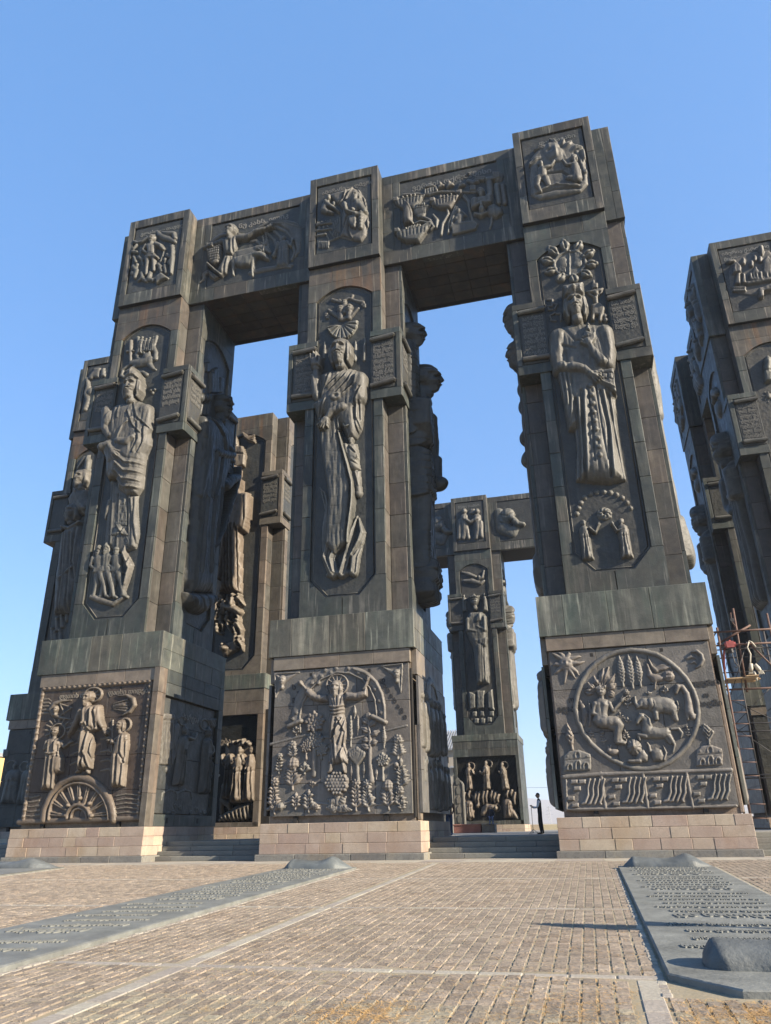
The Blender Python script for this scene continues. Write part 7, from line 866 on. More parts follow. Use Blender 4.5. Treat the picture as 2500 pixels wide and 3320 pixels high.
('Q.p1.1',1,3.16,.05,'fig',(('winged_figure','winged robed figure striding to the right',None,(('F',-61,309,270,{'w':.34,'depth':.1,'t':.7,'hair':1.2,'lean':.06,'arms':((-18,531,30,527,43,540),)}),('p',.16,19,0,(-142,462,-167,503,-154,570,-122,591,-93,582,-102,531,-119,481)),('c',.12,0,(-106,505,16,-121,442,20,-161,375,17)),('O',.08,0,-64,603,40,19,0,628,4))),('veiled_figure','veiled standing figure',None,(('F',191,284,315,{'depth':.1,'hat':'hood','t':.8,'arms':((190,534,239,491,210,474),)}),('O',.08,0,156,611,49,26,0,628,5))),('house_relief','tiled roofs and columns at right',None,(('p',.1,6,0,(172,642,332,669,338,630,232,603)),('p',.08,6,0,(235,519,332,528,338,485,254,468)),('c',.1,0,(270,436,6,277,390,6)),('l',-.04,4,(188,641,242,609)),('c',.1,0,(302,438,6,309,391,6)),('l',-.04,4,(220,645,274,613)),('c',.1,0,(329,440,6,336,393,6)),('l',-.04,4,(246,649,301,616)),('c',.08,0,(234,457,6,352,471,6)),('c',.08,0,(238,369,6,354,382,6)))),('column_relief','fluted pillar at left',None,(('p',.14,5,0,(-235,391,-264,583,-159,596,-126,399)),('p',.18,5,0,(-264,583,-258,614,-163,622,-145,597)),('l',-.06,4,(-244,568,-235,492)),('l',-.06,4,(-227,454,-220,401)),('l',-.06,4,(-224,570,-214,494)),('l',-.06,4,(-207,456,-200,402)),('l',-.06,4,(-198,573,-189,496)),('l',-.06,4,(-182,459,-175,404)),('l',-.06,4,(-177,576,-168,498)),('l',-.06,4,(-160,460,-153,405)))),('arch_relief','low arches and rosettes at the foot',None,(('c',.05,0,(-186,246,4,-183,275,4,-119,292,4,-65,283,5,-50,250,4)),('c',.05,0,(-58,250,4,-55,279,5,14,297,5,72,289,5,88,254,4)),('O',.04,0,-63,225,12,7,0,628,4),('O',.04,0,-117,191,12,7,0,628,4),('O',.04,0,-75,195,12,7,0,628,4),('O',.04,0,-17,217,13,7,0,628,4),('O',.04,0,88,198,13,7,0,628,4),('O',.04,0,143,212,14,7,0,628,4),('O',.04,0,186,195,14,7,0,628,4),('O',.04,0,224,204,14,7,0,628,4),('O',.04,0,284,214,15,7,0,628,5))))),
('Q.p2.1',1,3.34,.05,'fig',(('arch_relief','small arch over the crowd',None,(('c',.12,0,(-164,632,15,-129,681,17,-40,718,18,43,709,18,92,666,17)),)),('crowd_figure',None,None,(('F',-240,410,230,{'w':.34,'base':0,'depth':.085,'hat':'','t':.3,'folds':4}),)),('crowd_figure',None,None,(('F',-170,400,250,{'w':.34,'base':.06,'depth':.085,'hat':'hood','t':.3,'folds':4}),)),('crowd_figure',None,None,(('F',-100,390,240,{'w':.34,'base':.12,'depth':.085,'hat':'','t':.3,'folds':4}),)),('crowd_figure',None,None,(('F',-35,390,250,{'w':.34,'base':0,'depth':.085,'hat':'hood','t':.3,'folds':4}),)),('crowd_figure',None,None,(('F',30,400,240,{'w':.34,'base':.06,'depth':.085,'hat':'','t':.3,'folds':4}),)),('crowd_figure',None,None,(('F',100,420,220,{'w':.34,'base':.12,'depth':.085,'hat':'hood','t':.3,'folds':4}),)),('crowd_figure',None,None,(('F',170,410,210,{'w':.34,'base':0,'depth':.085,'hat':'','t':.3,'folds':4}),)),('crowd_figure',None,None,(('F',230,420,190,{'w':.34,'base':.06,'depth':.085,'hat':'hood','t':.3,'folds':4}),)),('crowd_figure',None,None,(('F',-120,175,190,{'w':.36,'base':0,'depth':.09,'beard':0,'t':.2,'folds':4}),)),('crowd_figure',None,None,(('F',-40,180,200,{'w':.36,'base':.05,'depth':.09,'beard':.4,'t':.2,'folds':4}),)),('crowd_figure',None,None,(('F',40,175,210,{'w':.36,'base':.1,'depth':.09,'beard':0,'t':.2,'folds':4}),)),('crowd_figure',None,None,(('F',120,180,200,{'w':.36,'base':0,'depth':.09,'beard':.4,'t':.2,'folds':4}),)),('crowd_figure',None,None,(('F',200,180,190,{'w':.36,'base':.05,'depth':.09,'beard':0,'t':.2,'folds':4}),)),('crowd_figure',None,None,(('F',260,190,180,{'w':.36,'base':.1,'depth':.09,'beard':.4,'t':.2,'folds':4}),)),('crowd_figure',None,None,(('F',0,320,90,{'w':.36,'base':0,'depth':.09,'beard':0,'t':.2,'folds':4}),)),('crowd_figure',None,None,(('F',100,330,90,{'w':.36,'base':.05,'depth':.09,'beard':.4,'t':.2,'folds':4}),)),('arch_relief','sunk doorway',None,(('c',.1,0,(-230,290,10,-225,360,10,-190,380,10,-160,350,10,-150,280,10)),)))),
('Q.p3.3',3,3.42,.06,'panfig',(('crowd_figure',None,None,(('F',-220,180,230,{'w':.34,'base':0,'depth':.09,'t':.2,'beard':0,'folds':4}),)),('crowd_figure',None,None,(('F',-100,190,240,{'w':.34,'base':.05,'depth':.09,'t':.2,'beard':.4,'folds':4}),)),('crowd_figure',None,None,(('F',20,180,230,{'w':.34,'base':.1,'depth':.09,'t':.2,'beard':0,'folds':4}),)),('crowd_figure',None,None,(('F',140,190,240,{'w':.34,'base':0,'depth':.09,'t':.2,'beard':.4,'folds':4}),)),('crowd_figure',None,None,(('F',230,180,220,{'w':.34,'base':.05,'depth':.09,'t':.2,'beard':0,'folds':4}),)),('crowd_figure',None,None,(('F',-160,440,260,{'w':.34,'base':.1,'depth':.09,'t':.2,'beard':.4,'folds':4}),)),('crowd_figure',None,None,(('F',-20,450,260,{'w':.34,'base':0,'depth':.09,'t':.2,'beard':0,'folds':4}),)),('crowd_figure',None,None,(('F',120,440,260,{'w':.34,'base':.05,'depth':.09,'t':.2,'beard':.4,'folds':4}),)),('crowd_figure',None,None,(('F',230,450,240,{'w':.34,'base':.1,'depth':.09,'t':.2,'beard':0,'folds':4}),)))),
('Q.p3.1',1,3.42,.06,'panfig',(('crowd_figure',None,None,(('F',-220,180,230,{'w':.34,'base':0,'depth':.09,'t':.2,'beard':0,'folds':4}),)),('crowd_figure',None,None,(('F',-100,190,240,{'w':.34,'base':.05,'depth':.09,'t':.2,'beard':.4,'folds':4}),)),('crowd_figure',None,None,(('F',20,180,230,{'w':.34,'base':.1,'depth':.09,'t':.2,'beard':0,'folds':4}),)),('crowd_figure',None,None,(('F',140,190,240,{'w':.34,'base':0,'depth':.09,'t':.2,'beard':.4,'folds':4}),)),('crowd_figure',None,None,(('F',230,180,220,{'w':.34,'base':.05,'depth':.09,'t':.2,'beard':0,'folds':4}),)),('crowd_figure',None,None,(('F',-160,440,260,{'w':.34,'base':.1,'depth':.09,'t':.2,'beard':.4,'folds':4}),)),('crowd_figure',None,None,(('F',-20,450,260,{'w':.34,'base':0,'depth':.09,'t':.2,'beard':0,'folds':4}),)),('crowd_figure',None,None,(('F',120,440,260,{'w':.34,'base':.05,'depth':.09,'t':.2,'beard':.4,'folds':4}),)),('crowd_figure',None,None,(('F',230,450,240,{'w':.34,'base':.1,'depth':.09,'t':.2,'beard':0,'folds':4}),)))),
('N.pb.0',0,2.87,.06,'brownfig',(('warrior_saint_figure','sunlit robed figure leaning on a long sword',None,(('p',.9,40,0,(-161,2369,-134,2405,-45,2403,2,2437,9,2326,57,2329,70,2240,64,2125,61,2030,18,2026,42,1586,-104,1608,-109,1863,-131,2101)),('c',.8,.25,(-91,2349,30,-45,2255,26,9,2170,23,-19,2154,18)),('c',.7,.2,(55,2290,20,60,2125,15,46,2041,13,7,2055,10,-12,2115,9)),('e',.4,.6,-92,2154,25,33,0),('l',-.16,8,(-106,2088,-68,1614)),('l',.1,9,(-94,2087,-56,1613)),('l',-.16,8,(-82,2085,-44,1612)),('l',.1,9,(-70,2084,-33,1610)),('l',-.16,8,(-60,2083,-24,1610)),('l',.1,9,(-49,2081,-12,1608)),('l',-.16,8,(-33,2079,2,1607)),('l',.1,9,(-22,2078,14,1606)),('l',-.16,8,(-6,2076,28,1605)),('l',.1,9,(5,2075,40,1604)),('c',.3,.8,(-87,2134,8,-89,1861,8,-100,1679,6)),('H',-66,2487,113,{'beard':.8,'base':.5,'t':-.3}),('p',.45,14,.5,(-57,2435,-3,2437,6,2366,-21,2330,-51,2344)))),('church_relief','church model beside the head',None,(('p',.4,6,0,(-92,2582,-97,2729,-16,2716,7,2640,4,2553,-55,2546)),('p',.45,5,0,(-92,2728,-91,2780,-81,2821,-60,2776,-55,2722)),('l',-.1,5,(-95,2666,-2,2646)))),('rainbow_relief','quarter round of ribs',None,(('c',.3,0,(-28,2834,8,-11,2794,8,26,2762,8,68,2743,8)),('c',.27,0,(-20,2829,8,-3,2795,8,32,2774,8,66,2762,8)),('c',.24,0,(-12,2823,8,5,2796,8,37,2786,8,65,2781,8)),('c',.21,0,(-3,2817,8,13,2797,8,42,2797,8,64,2800,8)))),('battle_relief','tangle of riders, towers and soldiers at the foot',None,(('p',.35,7,0,(-142,1559,-153,1703,-106,1698,-100,1555)),('p',.4,5,0,(-144,1702,-140,1774,-129,1819,-110,1699)),('c',.469,0,(-102,1552,15,-124,1528,11,-65,1479,6)),('e',.422,.1,-99,1575,11,13,0),('c',.511,0,(0,1499,16,-18,1487,11,-16,1426,6)),('e',.46,.1,3,1522,11,13,0),('c',.59,0,(26,1287,15,18,1253,10,47,1216,6)),('e',.531,.1,29,1309,11,13,0),('c',.532,0,(17,1547,18,19,1531,11,18,1508,6)),('e',.479,.1,21,1570,11,13,0),('c',.514,0,(46,1265,15,70,1231,10,78,1194,6)),('e',.463,.1,49,1286,11,13,0),('c',.53,0,(-43,1433,17,-60,1413,11,-17,1395,6)),('e',.477,.1,-40,1455,11,13,0),('c',.434,0,(-122,1363,17,-122,1340,11,-82,1318,6)),('e',.391,.1,-119,1385,11,13,0),('c',.54,0,(-66,1512,16,-71,1471,11,-75,1454,6)),('e',.486,.1,-63,1535,11,13,0),('c',.368,0,(22,1541,15,39,1504,11,6,1494,6)),('e',.332,.1,25,1564,11,13,0),('c',.363,0,(-103,1422,19,-77,1370,11,-80,1345,6)),('e',.327,.1,-100,1444,11,13,0),('c',.64,0,(-137,1487,19,-138,1437,11,-123,1415,6)),('e',.576,.1,-134,1509,11,13,0),('c',.483,0,(-89,1518,15,-91,1468,11,-99,1484,6)),('e',.435,.1,-86,1541,11,13,0),('c',.585,0,(-136,1531,16,-147,1519,11,-96,1474,6)),('e',.527,.1,-133,1553,11,13,0),('c',.367,0,(-108,1569,15,-97,1553,11,-138,1515,6)),('e',.33,.1,-105,1592,11,13,0),('c',.387,0,(-75,1228,17,-58,1201,10,-35,1172,6)),('e',.348,.1,-72,1249,11,13,0),('c',.361,0,(-92,1439,17,-102,1393,11,-63,1380,6)),('e',.325,.1,-89,1461,11,13,0),('c',.423,0,(-136,1500,15,-147,1454,11,-160,1464,6)),('e',.38,.1,-133,1522,11,13,0),('c',.647,0,(38,1372,16,62,1334,11,63,1304,6)),('e',.582,.1,41,1394,11,13,0),('c',.413,0,(-54,1552,20,-28,1500,11,-61,1488,6)),('e',.372,.1,-51,1574,11,13,0),('c',.594,0,(16,1346,17,27,1308,11,4,1274,6)),('e',.535,.1,19,1368,11,13,0),('c',.641,0,(31,1550,21,41,1539,11,63,1507,6)),('e',.577,.1,34,1573,11,13,0),('c',.368,0,(48,1335,14,57,1302,11,70,1260,6)),('e',.331,.1,51,1356,11,13,0),('c',.627,0,(-108,1590,14,-86,1574,11,-80,1517,6)),('e',.564,.1,-105,1613,11,13,0),('c',.614,0,(28,1378,15,39,1354,11,61,1309,6)),('e',.552,.1,31,1400,11,13,0),('c',.358,0,(-47,1393,14,-39,1363,11,-16,1330,6)),('e',.322,.1,-44,1415,11,13,0),('c',.58,0,(-113,1458,17,-136,1415,11,-85,1417,6)),('e',.522,.1,-110,1480,11,13,0),('c',.6,.1,(-75,1544,11,-63,1499,20,8,1475,27,41,1455,20)),('c',.5,0,(18,1457,11,44,1403,8)),('c',.5,0,(-51,1463,9,-38,1410,7)),('c',.5,.3,(-6,1546,15,-8,1503,18)),('e',.5,.2,-8,1573,17,18,0),('p',.3,18,0,(-103,1246,48,1276,35,1202,-26,1173,-61,1168)),('e',.5,.2,-51,1217,33,20,0))))),  # lighter brown bronze: sunlight on the figure is put into its colour
('Q.pb.0',0,2.94,.05,'brownfig',(('mourner_figure','crowned mourner in the group',None,(('F',41,290,321,{'w':.27,'depth':.17,'t':.5,'folds':4,'arms':((-4,545,7,493,32,515),(49,543,47,486,19,510))}),)),('mourner_figure','hands-to-chest mourner in the group',None,(('F',110,272,325,{'w':.27,'base':.25,'depth':.17,'t':-.3,'folds':4,'arms':((66,542,76,490,100,512),(118,540,115,483,88,507))}),)),('mourner_figure','hooded mourner in the group',None,(('F',180,275,318,{'w':.27,'base':.1,'depth':.17,'hat':'hood','t':-.7,'folds':4,'arms':((138,540,147,488,172,510),(190,537,187,481,159,504))}),)),('crowd_heads_relief','heads behind the mourners',None,(('e',.5,0,25,608,16,16,0),('e',.5,0,60,621,16,16,0),('e',.5,0,90,625,16,16,0),('e',.5,0,122,630,16,16,0),('e',.5,0,153,617,16,16,0),('e',.5,0,127,612,16,16,0),('e',.5,0,166,607,16,16,0),('e',.5,0,108,604,16,16,0),('p',.22,25,0,(-3,493,-5,603,66,629,166,613,189,543,209,319,153,287,19,379)))),('kneeling_figure','kneeling figure',None,(('F',12,291,117,{'w':.46,'depth':.3,'t':.6,'folds':3}),('c',.4,0,(6,291,24,40,268,20,58,235,12)),('c',.3,0,(-1,291,18,-2,220,12)))),('rock_relief','rough rock at the foot',None,(('p',.28,36,0,(-20,171,-20,204,30,224,92,256,154,271,199,270,197,189,173,168)),('l',-.1,10,(-12,193,8,171)),('l',-.1,9,(13,200,33,170)),('l',-.1,9,(38,207,57,170)),('l',-.1,9,(63,214,81,169)),('l',-.1,9,(88,221,105,169)),('l',-.1,9,(113,228,129,168)),('l',-.1,9,(138,235,153,168)),('l',-.1,9,(163,242,177,167)),('l',-.1,9,(187,249,201,167)))))),
('N.pl.0',0,2.87,.06,'fig',(('prophet_figure','upper bearded prophet lifting a hand',None,(('p',.6,55,0,(-154,2402,-107,2487,-7,2460,42,2324,14,2251,-115,2293)),('a',19,.3,.4,(5,2303,-63,2390,-79,2444)),('H',-58,2563,123,{'beard':1,'t':-1,'hair':1.3,'base':.3}))),('prophet_figure','lower bearded prophet in a mantle',None,(('p',.75,67,0,(-154,2133,-94,2176,-3,2190,49,1998,69,1756,47,1584,9,1508,-108,1518,-143,1777,-150,1996)),('l',-.12,12,(-111,2115,-70,1770,-60,1536)),('l',.08,11,(-97,2114,-56,1769,-47,1535)),('l',-.12,12,(-56,2109,-20,1825,5,1531)),('l',.08,11,(-42,2107,-7,1823,18,1529)),('l',-.12,12,(-22,2142,-4,1883,30,1760)),('l',.08,11,(-8,2141,9,1881,43,1759)),('a',17,.25,.6,(2,1846,-43,1803,-72,1782)),('H',-86,2283,115,{'beard':.9,'t':-.4,'hair':1.4,'base':.45}),('c',.3,.5,(-140,2169,13,-76,2149,16,-3,2190,13)))),('tower_relief','round tower and flames',None,(('c',.4,0,(-34,2623,25,-40,2705,26,-47,2747,11)),('c',.2,0,(-123,2663,11,-80,2738,20,-41,2753,11)))),('crowd_relief','small figures at the foot',None,(('c',.25,0,(-87,1470,15,-71,1413,17)),('e',.3,0,-90,1489,13,14,0),('c',.25,0,(-52,1490,15,-36,1432,17)),('e',.3,0,-55,1509,13,14,0),('c',.25,0,(-21,1533,15,-6,1475,17)),('e',.3,0,-24,1551,13,14,0),('c',.25,0,(-83,1380,15,-67,1323,17)),('e',.3,0,-86,1398,13,14,0),('c',.25,0,(-46,1388,15,-31,1331,17)),('e',.3,0,-49,1406,13,14,0),('c',.25,0,(-113,1405,15,-97,1348,17)),('e',.3,0,-116,1423,13,14,0))))),
('B.pl.0',0,3.15,.06,'fig',(('scene_relief','broken figures and sail',None,(('c',.25,0,(-114,3452,25,-98,3487,22)),('p',.2,19,0,(-107,3451,-107,3542,-39,3529,-38,3431)),('c',.25,0,(-149,3444,16,-129,3365,22,-142,3308,18,-110,3244,21,-125,3159,18)),('p',.2,15,0,(-25,3436,-37,3513,-1,3522,16,3436)),('e',.25,0,-104,3316,30,37,0))),)),
('Q.pl.0',0,3.16,.06,'fig',(('haloed_figure','shaded haloed figure bending',None,(('F',-209,300,241,{'w':.5,'depth':.12,'beard':.5,'t':.4,'folds':4,'arms':((-212,451,-188,409,-215,398),)}),('O',.06,0,-238,523,41,36,0,628,5))),('haloed_figure','second shaded haloed figure',None,(('F',-103,297,234,{'w':.4,'depth':.12,'t':-.5,'folds':4}),('O',.06,0,-138,519,33,30,0,628,5))),('column_relief','small capital',None,(('p',.12,4,0,(-311,585,-317,628,-279,627,-274,584)),)))),
('N.pc.0',0,2.87,.07,'fig',(('queen_figure','crowned queen holding a model',None,(('p',.75,57,0,(-118,2200,-67,2263,64,2261,112,2200,103,2031,96,1883,91,1487,-43,1486,-56,1858,-127,2049)),('c',.5,.4,(-91,2179,26,-98,2066,24,-7,2040,19)),('c',.5,.4,(87,2183,26,86,2051,24,-3,2096,17)),('p',.3,15,.6,(-10,2134,15,2227,53,2243,56,2147)),('p',.2,15,.6,(-6,1909,36,1906,12,1501,-33,1503)),('p',.2,15,.6,(-58,1960,102,1966,82,1866,-14,1928)),('l',-.1,7,(55,1868,44,1507)),('l',-.1,7,(82,1866,71,1506)),('H',-7,2379,108,{'hat':'crown','hair':1.2,'base':.4}))),('attendant_figure',None,None,(('F',101,2258,207,{'depth':.2,'folds':2}),)),('attendant_figure',None,None,(('F',-126,2278,193,{'depth':.2,'folds':2}),)),('angel_relief','flying angel',None,(('c',.3,0,(-111,2628,19,-25,2620,31,67,2581,23,107,2607,12)),('c',.25,0,(-124,2730,12,-58,2703,23,16,2665,17)),('c',.25,0,(115,2725,10,91,2648,17,52,2632,15)),('e',.3,0,57,2655,19,24,0))),('triptych_relief','open triptych of panels',None,(('p',.3,7,0,(-135,1237,-134,1421,-68,1391,-73,1251)),('p',.3,7,0,(-60,1242,-47,1425,29,1420,17,1246)),('p',.4,7,0,(56,1244,62,1400,111,1433,119,1215)),('e',.1,.25,-115,1358,11,24,0),('e',.1,.25,-119,1297,11,24,0),('e',.1,.25,-97,1357,11,24,0),('e',.1,.25,-101,1296,11,24,0),('e',.1,.25,-31,1353,11,24,0),('e',.1,.25,-35,1293,11,24,0),('e',.1,.25,1,1352,11,24,0),('e',.1,.25,-3,1291,11,24,0),('p',.2,5,0,(-113,1167,-109,1217,-67,1215,-70,1165)),('p',.2,5,0,(-33,1168,-29,1218,13,1216,10,1166)),('p',.2,5,0,(64,1163,68,1213,110,1210,106,1161)),('p',.2,5,0,(-96,1098,-93,1147,-50,1145,-53,1096)),('p',.2,5,0,(-29,1094,-25,1144,17,1142,13,1092)),('p',.2,5,0,(37,1103,40,1152,83,1150,79,1101)))))),
('Q.pc.0',0,2.97,.07,'brownfig',(('haloed_figure','left standing figure of the upper row',None,(('F',-181,458,255,{'w':.28,'depth':.2,'beard':.6,'t':.4,'folds':4,'arms':((-145,644,-128,609,-155,625),)}),('O',.1,0,-159,683,37,35,0,628,5))),('haloed_figure','middle standing figure of the upper row',None,(('F',-7,456,272,{'w':.28,'depth':.2,'beard':.6,'t':-.3,'folds':4,'arms':((-18,639,-44,606,-59,622),)}),('O',.1,0,18,700,37,35,0,628,5))),('haloed_figure','right standing figure of the upper row',None,(('F',177,451,256,{'w':.28,'depth':.2,'beard':.6,'t':-.9,'lean':-.08,'folds':4,'arms':((168,633,142,600,127,615),)}),('O',.1,0,176,679,36,34,0,628,5))),('crag_relief','row of crags between the rows',None,(('c',.4,0,(-231,433,15,-244,389,18,-239,345,9)),('c',.4,0,(-182,447,15,-195,417,18,-189,388,9)),('c',.4,0,(-119,430,15,-133,386,18,-128,342,9)),('c',.4,0,(-88,429,15,-103,371,18,-99,312,9)),('c',.4,0,(-40,443,15,-55,384,18,-51,326,9)),('c',.4,0,(-8,442,15,-23,391,18,-19,339,9)),('c',.4,0,(39,440,15,25,400,18,30,360,9)),('c',.4,0,(69,425,15,55,381,18,60,337,9)),('c',.4,0,(99,402,15,86,373,18,91,344,9)),('c',.4,0,(195,436,15,182,407,18,187,378,9)),('c',.4,0,(234,442,15,221,417,18,227,391,9)),('c',.4,0,(263,419,15,248,369,18,252,318,9)),('c',.4,0,(-103,327,15,-115,313,18,-108,298,9)))),('seated_figure','seated figure at lower left',None,(('F',-198,198,196,{'w':.5,'depth':.24,'beard':.6,'t':.3,'folds':4}),('O',.1,0,-186,380,36,34,0,628,5),('c',.35,0,(-216,279,30,-178,256,30,-198,198,20)))),('bowing_figure','bowed figure at lower middle',None,(('c',.45,0,(-61,246,23,-18,303,30,36,295,27)),('e',.4,.1,63,287,25,25,0),('c',.3,0,(-50,289,23,-69,239,20)),('O',.1,0,75,290,31,32,0,628,4))),('seated_figure','seated figure at lower right',None,(('F',183,198,201,{'w':.5,'depth':.24,'beard':.8,'t':-.3,'folds':4}),('c',.35,0,(182,277,30,225,240,30,266,189,16)),('O',.1,0,210,381,36,33,0,628,5))))),
('B.pc.0',0,3.15,.07,'fig',(('two_figures_relief','two struggling figures',None,(('c',.4,0,(-62,3376,45,-61,3228,41,-85,3126,28)),('e',.5,0,-54,3447,28,36,0),('c',.35,.2,(-64,3355,25,6,3299,20)),('c',.4,0,(84,3357,45,84,3210,40,60,3109,28)),('e',.5,0,93,3429,27,36,0),('c',.35,.2,(83,3336,24,6,3299,20)),('c',.3,0,(-114,3340,25,-136,3132,28)),('c',.3,0,(-42,3225,28,-29,3119,24)),('c',.35,0,(119,3290,28,117,3123,28)),('p',.2,12,0,(-1,3411,17,3472,62,3467,67,3391)))),)),
('B.pr.0',0,3.15,.05,'fig',(('town_relief','walled town of domed churches above a bridge',None,(('p',.06,14,0,(-146,3254,-130,3370,-87,3464,-11,3497,133,3487,165,3401,112,3144,-32,3160,-113,3195)),('p',.34,6,0,(-30,3269,-19,3326,-4,3322,29,3374,40,3320,58,3316,47,3250)),('p',.4,7,0,(-117,3341,-101,3397,-77,3435,-54,3386,-61,3336)),('p',.3,6,0,(-117,3264,-91,3343,-67,3337,-84,3248)),('p',.3,6,0,(-76,3254,-59,3344,-41,3322,-49,3248)),('p',.3,6,0,(49,3258,77,3397,114,3440,130,3384,104,3254)),('c',.3,0,(-35,3411,15,-31,3432,15)),('c',.3,0,(-29,3440,13,-26,3459,2)),('c',.3,0,(8,3383,15,12,3404,15)),('c',.3,0,(14,3412,13,18,3431,2)),('c',.3,0,(35,3420,15,39,3441,15)),('c',.3,0,(40,3449,13,44,3468,2)),('c',.3,0,(63,3405,15,67,3425,15)),('c',.3,0,(69,3433,13,72,3452,2)),('g',-.15,-5,3297,5,20),('g',-.15,12,3293,5,19),('g',-.15,30,3288,5,19),('g',-.15,66,3280,5,19),('g',-.15,89,3274,5,19),('c',.36,0,(88,3512,18,88,3481,16,83,3456,9)),('c',.3,0,(-116,3445,16,-87,3446,13)),('c',.3,0,(-39,3254,19,36,3253,21,104,3254,21)),('p',.4,6,0,(5,3193,88,3207,92,3165,36,3161,28,3122,3,3119)),('e',.2,0,-123,3240,11,13,0),('e',.2,0,-111,3237,11,13,0),('e',.2,0,-99,3234,11,13,0),('e',.2,0,-87,3231,11,13,0),('e',.2,0,-75,3229,11,13,0),('e',.2,0,-63,3226,11,13,0),('e',.2,0,-127,3220,11,13,0),('e',.2,0,-115,3217,11,13,0),('e',.2,0,-103,3214,11,13,0),('e',.2,0,-91,3211,11,13,0),('e',.2,0,-79,3208,11,13,0),('e',.2,0,-67,3206,11,13,0))),)),
('N.pr.0',0,2.87,.06,'fig',(('domed_tower_relief','round domed tower',None,(('c',.5,0,(-48,2624,24,-35,2675,25)),('c',.4,0,(-30,2697,23,-26,2723,3)),('p',.4,7,0,(-79,2539,-72,2606,-45,2639,-28,2590,-40,2532)))),('star_relief','eight-pointed star',None,(('c',.12,0,(-74,2449,6,-41,2443,1)),('c',.12,0,(-74,2449,6,-57,2415,1)),('c',.12,0,(-74,2449,6,-83,2406,1)),('c',.12,0,(-74,2449,6,-104,2423,1)),('c',.12,0,(-74,2449,6,-108,2455,1)),('c',.12,0,(-74,2449,6,-92,2484,1)),('c',.12,0,(-74,2449,6,-66,2492,1)),('c',.12,0,(-74,2449,6,-44,2475,1)))))),
('N.pr.3',3,2.87,.07,'fig',(('soldier_figure','shaded carved figure on the flank',None,(('p',.7,70,0,(-100,1250,100,1250,90,1600,100,1950,70,2160,-70,2160,-100,1950,-90,1600)),('H',0,2260,135,{'beard':.7,'hat':'cone','t':-.4,'base':.5}),('l',-.12,9,(-80,1270,-70,1900)),('l',-.12,9,(-50,1270,-44,1900)),('l',-.12,9,(-20,1270,-18,1900)),('l',-.12,9,(10,1270,8,1900)),('l',-.12,9,(40,1270,34,1900)),('l',-.12,9,(70,1270,60,1900)),('c',.5,.5,(-80,2080,36,-100,1920,32,-30,1860,26)),('c',.5,.5,(80,2080,36,90,1920,32,20,1940,26)))),('emblem_relief','carved emblem',None,(('e',.35,0,0,2560,60,60,0),('c',.3,.1,(-60,2650,20,0,2690,30,60,2650,20)))))),
('N.pr2.3',3,2.87,.07,'fig',(('soldier_figure','shaded carved figure on the flank',None,(('p',.7,70,0,(-100,1250,100,1250,90,1600,100,1950,70,2160,-70,2160,-100,1950,-90,1600)),('H',0,2260,135,{'beard':.7,'hat':'cone','t':-.4,'base':.5}),('l',-.12,9,(-80,1270,-70,1900)),('l',-.12,9,(-50,1270,-44,1900)),('l',-.12,9,(-20,1270,-18,1900)),('l',-.12,9,(10,1270,8,1900)),('l',-.12,9,(40,1270,34,1900)),('l',-.12,9,(70,1270,60,1900)),('c',.5,.5,(-80,2080,36,-100,1920,32,-30,1860,26)),('c',.5,.5,(80,2080,36,90,1920,32,20,1940,26)))),('emblem_relief','carved emblem',None,(('e',.35,0,0,2560,60,60,0),('c',.3,.1,(-60,2650,20,0,2690,30,60,2650,20)))))),
('N.pc.3',3,2.87,.07,'fig',(('soldier_figure','shaded carved figure on the flank',None,(('p',.7,70,0,(-100,1250,100,1250,90,1600,100,1950,70,2160,-70,2160,-100,1950,-90,1600)),('H',0,2260,135,{'beard':.7,'hat':'cone','t':-.4,'base':.5}),('l',-.12,9,(-80,1270,-70,1900)),('l',-.12,9,(-50,1270,-44,1900)),('l',-.12,9,(-20,1270,-18,1900)),('l',-.12,9,(10,1270,8,1900)),('l',-.12,9,(40,1270,34,1900)),('l',-.12,9,(70,1270,60,1900)),('c',.5,.5,(-80,2080,36,-100,1920,32,-30,1860,26)),('c',.5,.5,(80,2080,36,90,1920,32,20,1940,26)))),('emblem_relief','carved emblem',None,(('e',.35,0,0,2560,60,60,0),('c',.3,.1,(-60,2650,20,0,2690,30,60,2650,20)))))),
('N.pc.1',1,2.87,.07,'fig',(('soldier_figure','shaded carved figure on the flank',None,(('p',.7,70,0,(-100,1250,100,1250,90,1600,100,1950,70,2160,-70,2160,-100,1950,-90,1600)),('H',0,2260,135,{'beard':.7,'hat':'cone','t':-.4,'base':.5}),('l',-.12,9,(-80,1270,-70,1900)),('l',-.12,9,(-50,1270,-44,1900)),('l',-.12,9,(-20,1270,-18,1900)),('l',-.12,9,(10,1270,8,1900)),('l',-.12,9,(40,1270,34,1900)),('l',-.12,9,(70,1270,60,1900)),('c',.5,.5,(-80,2080,36,-100,1920,32,-30,1860,26)),('c',.5,.5,(80,2080,36,90,1920,32,20,1940,26)))),('emblem_relief','carved emblem',None,(('e',.35,0,0,2560,60,60,0),('c',.3,.1,(-60,2650,20,0,2690,30,60,2650,20)))))),
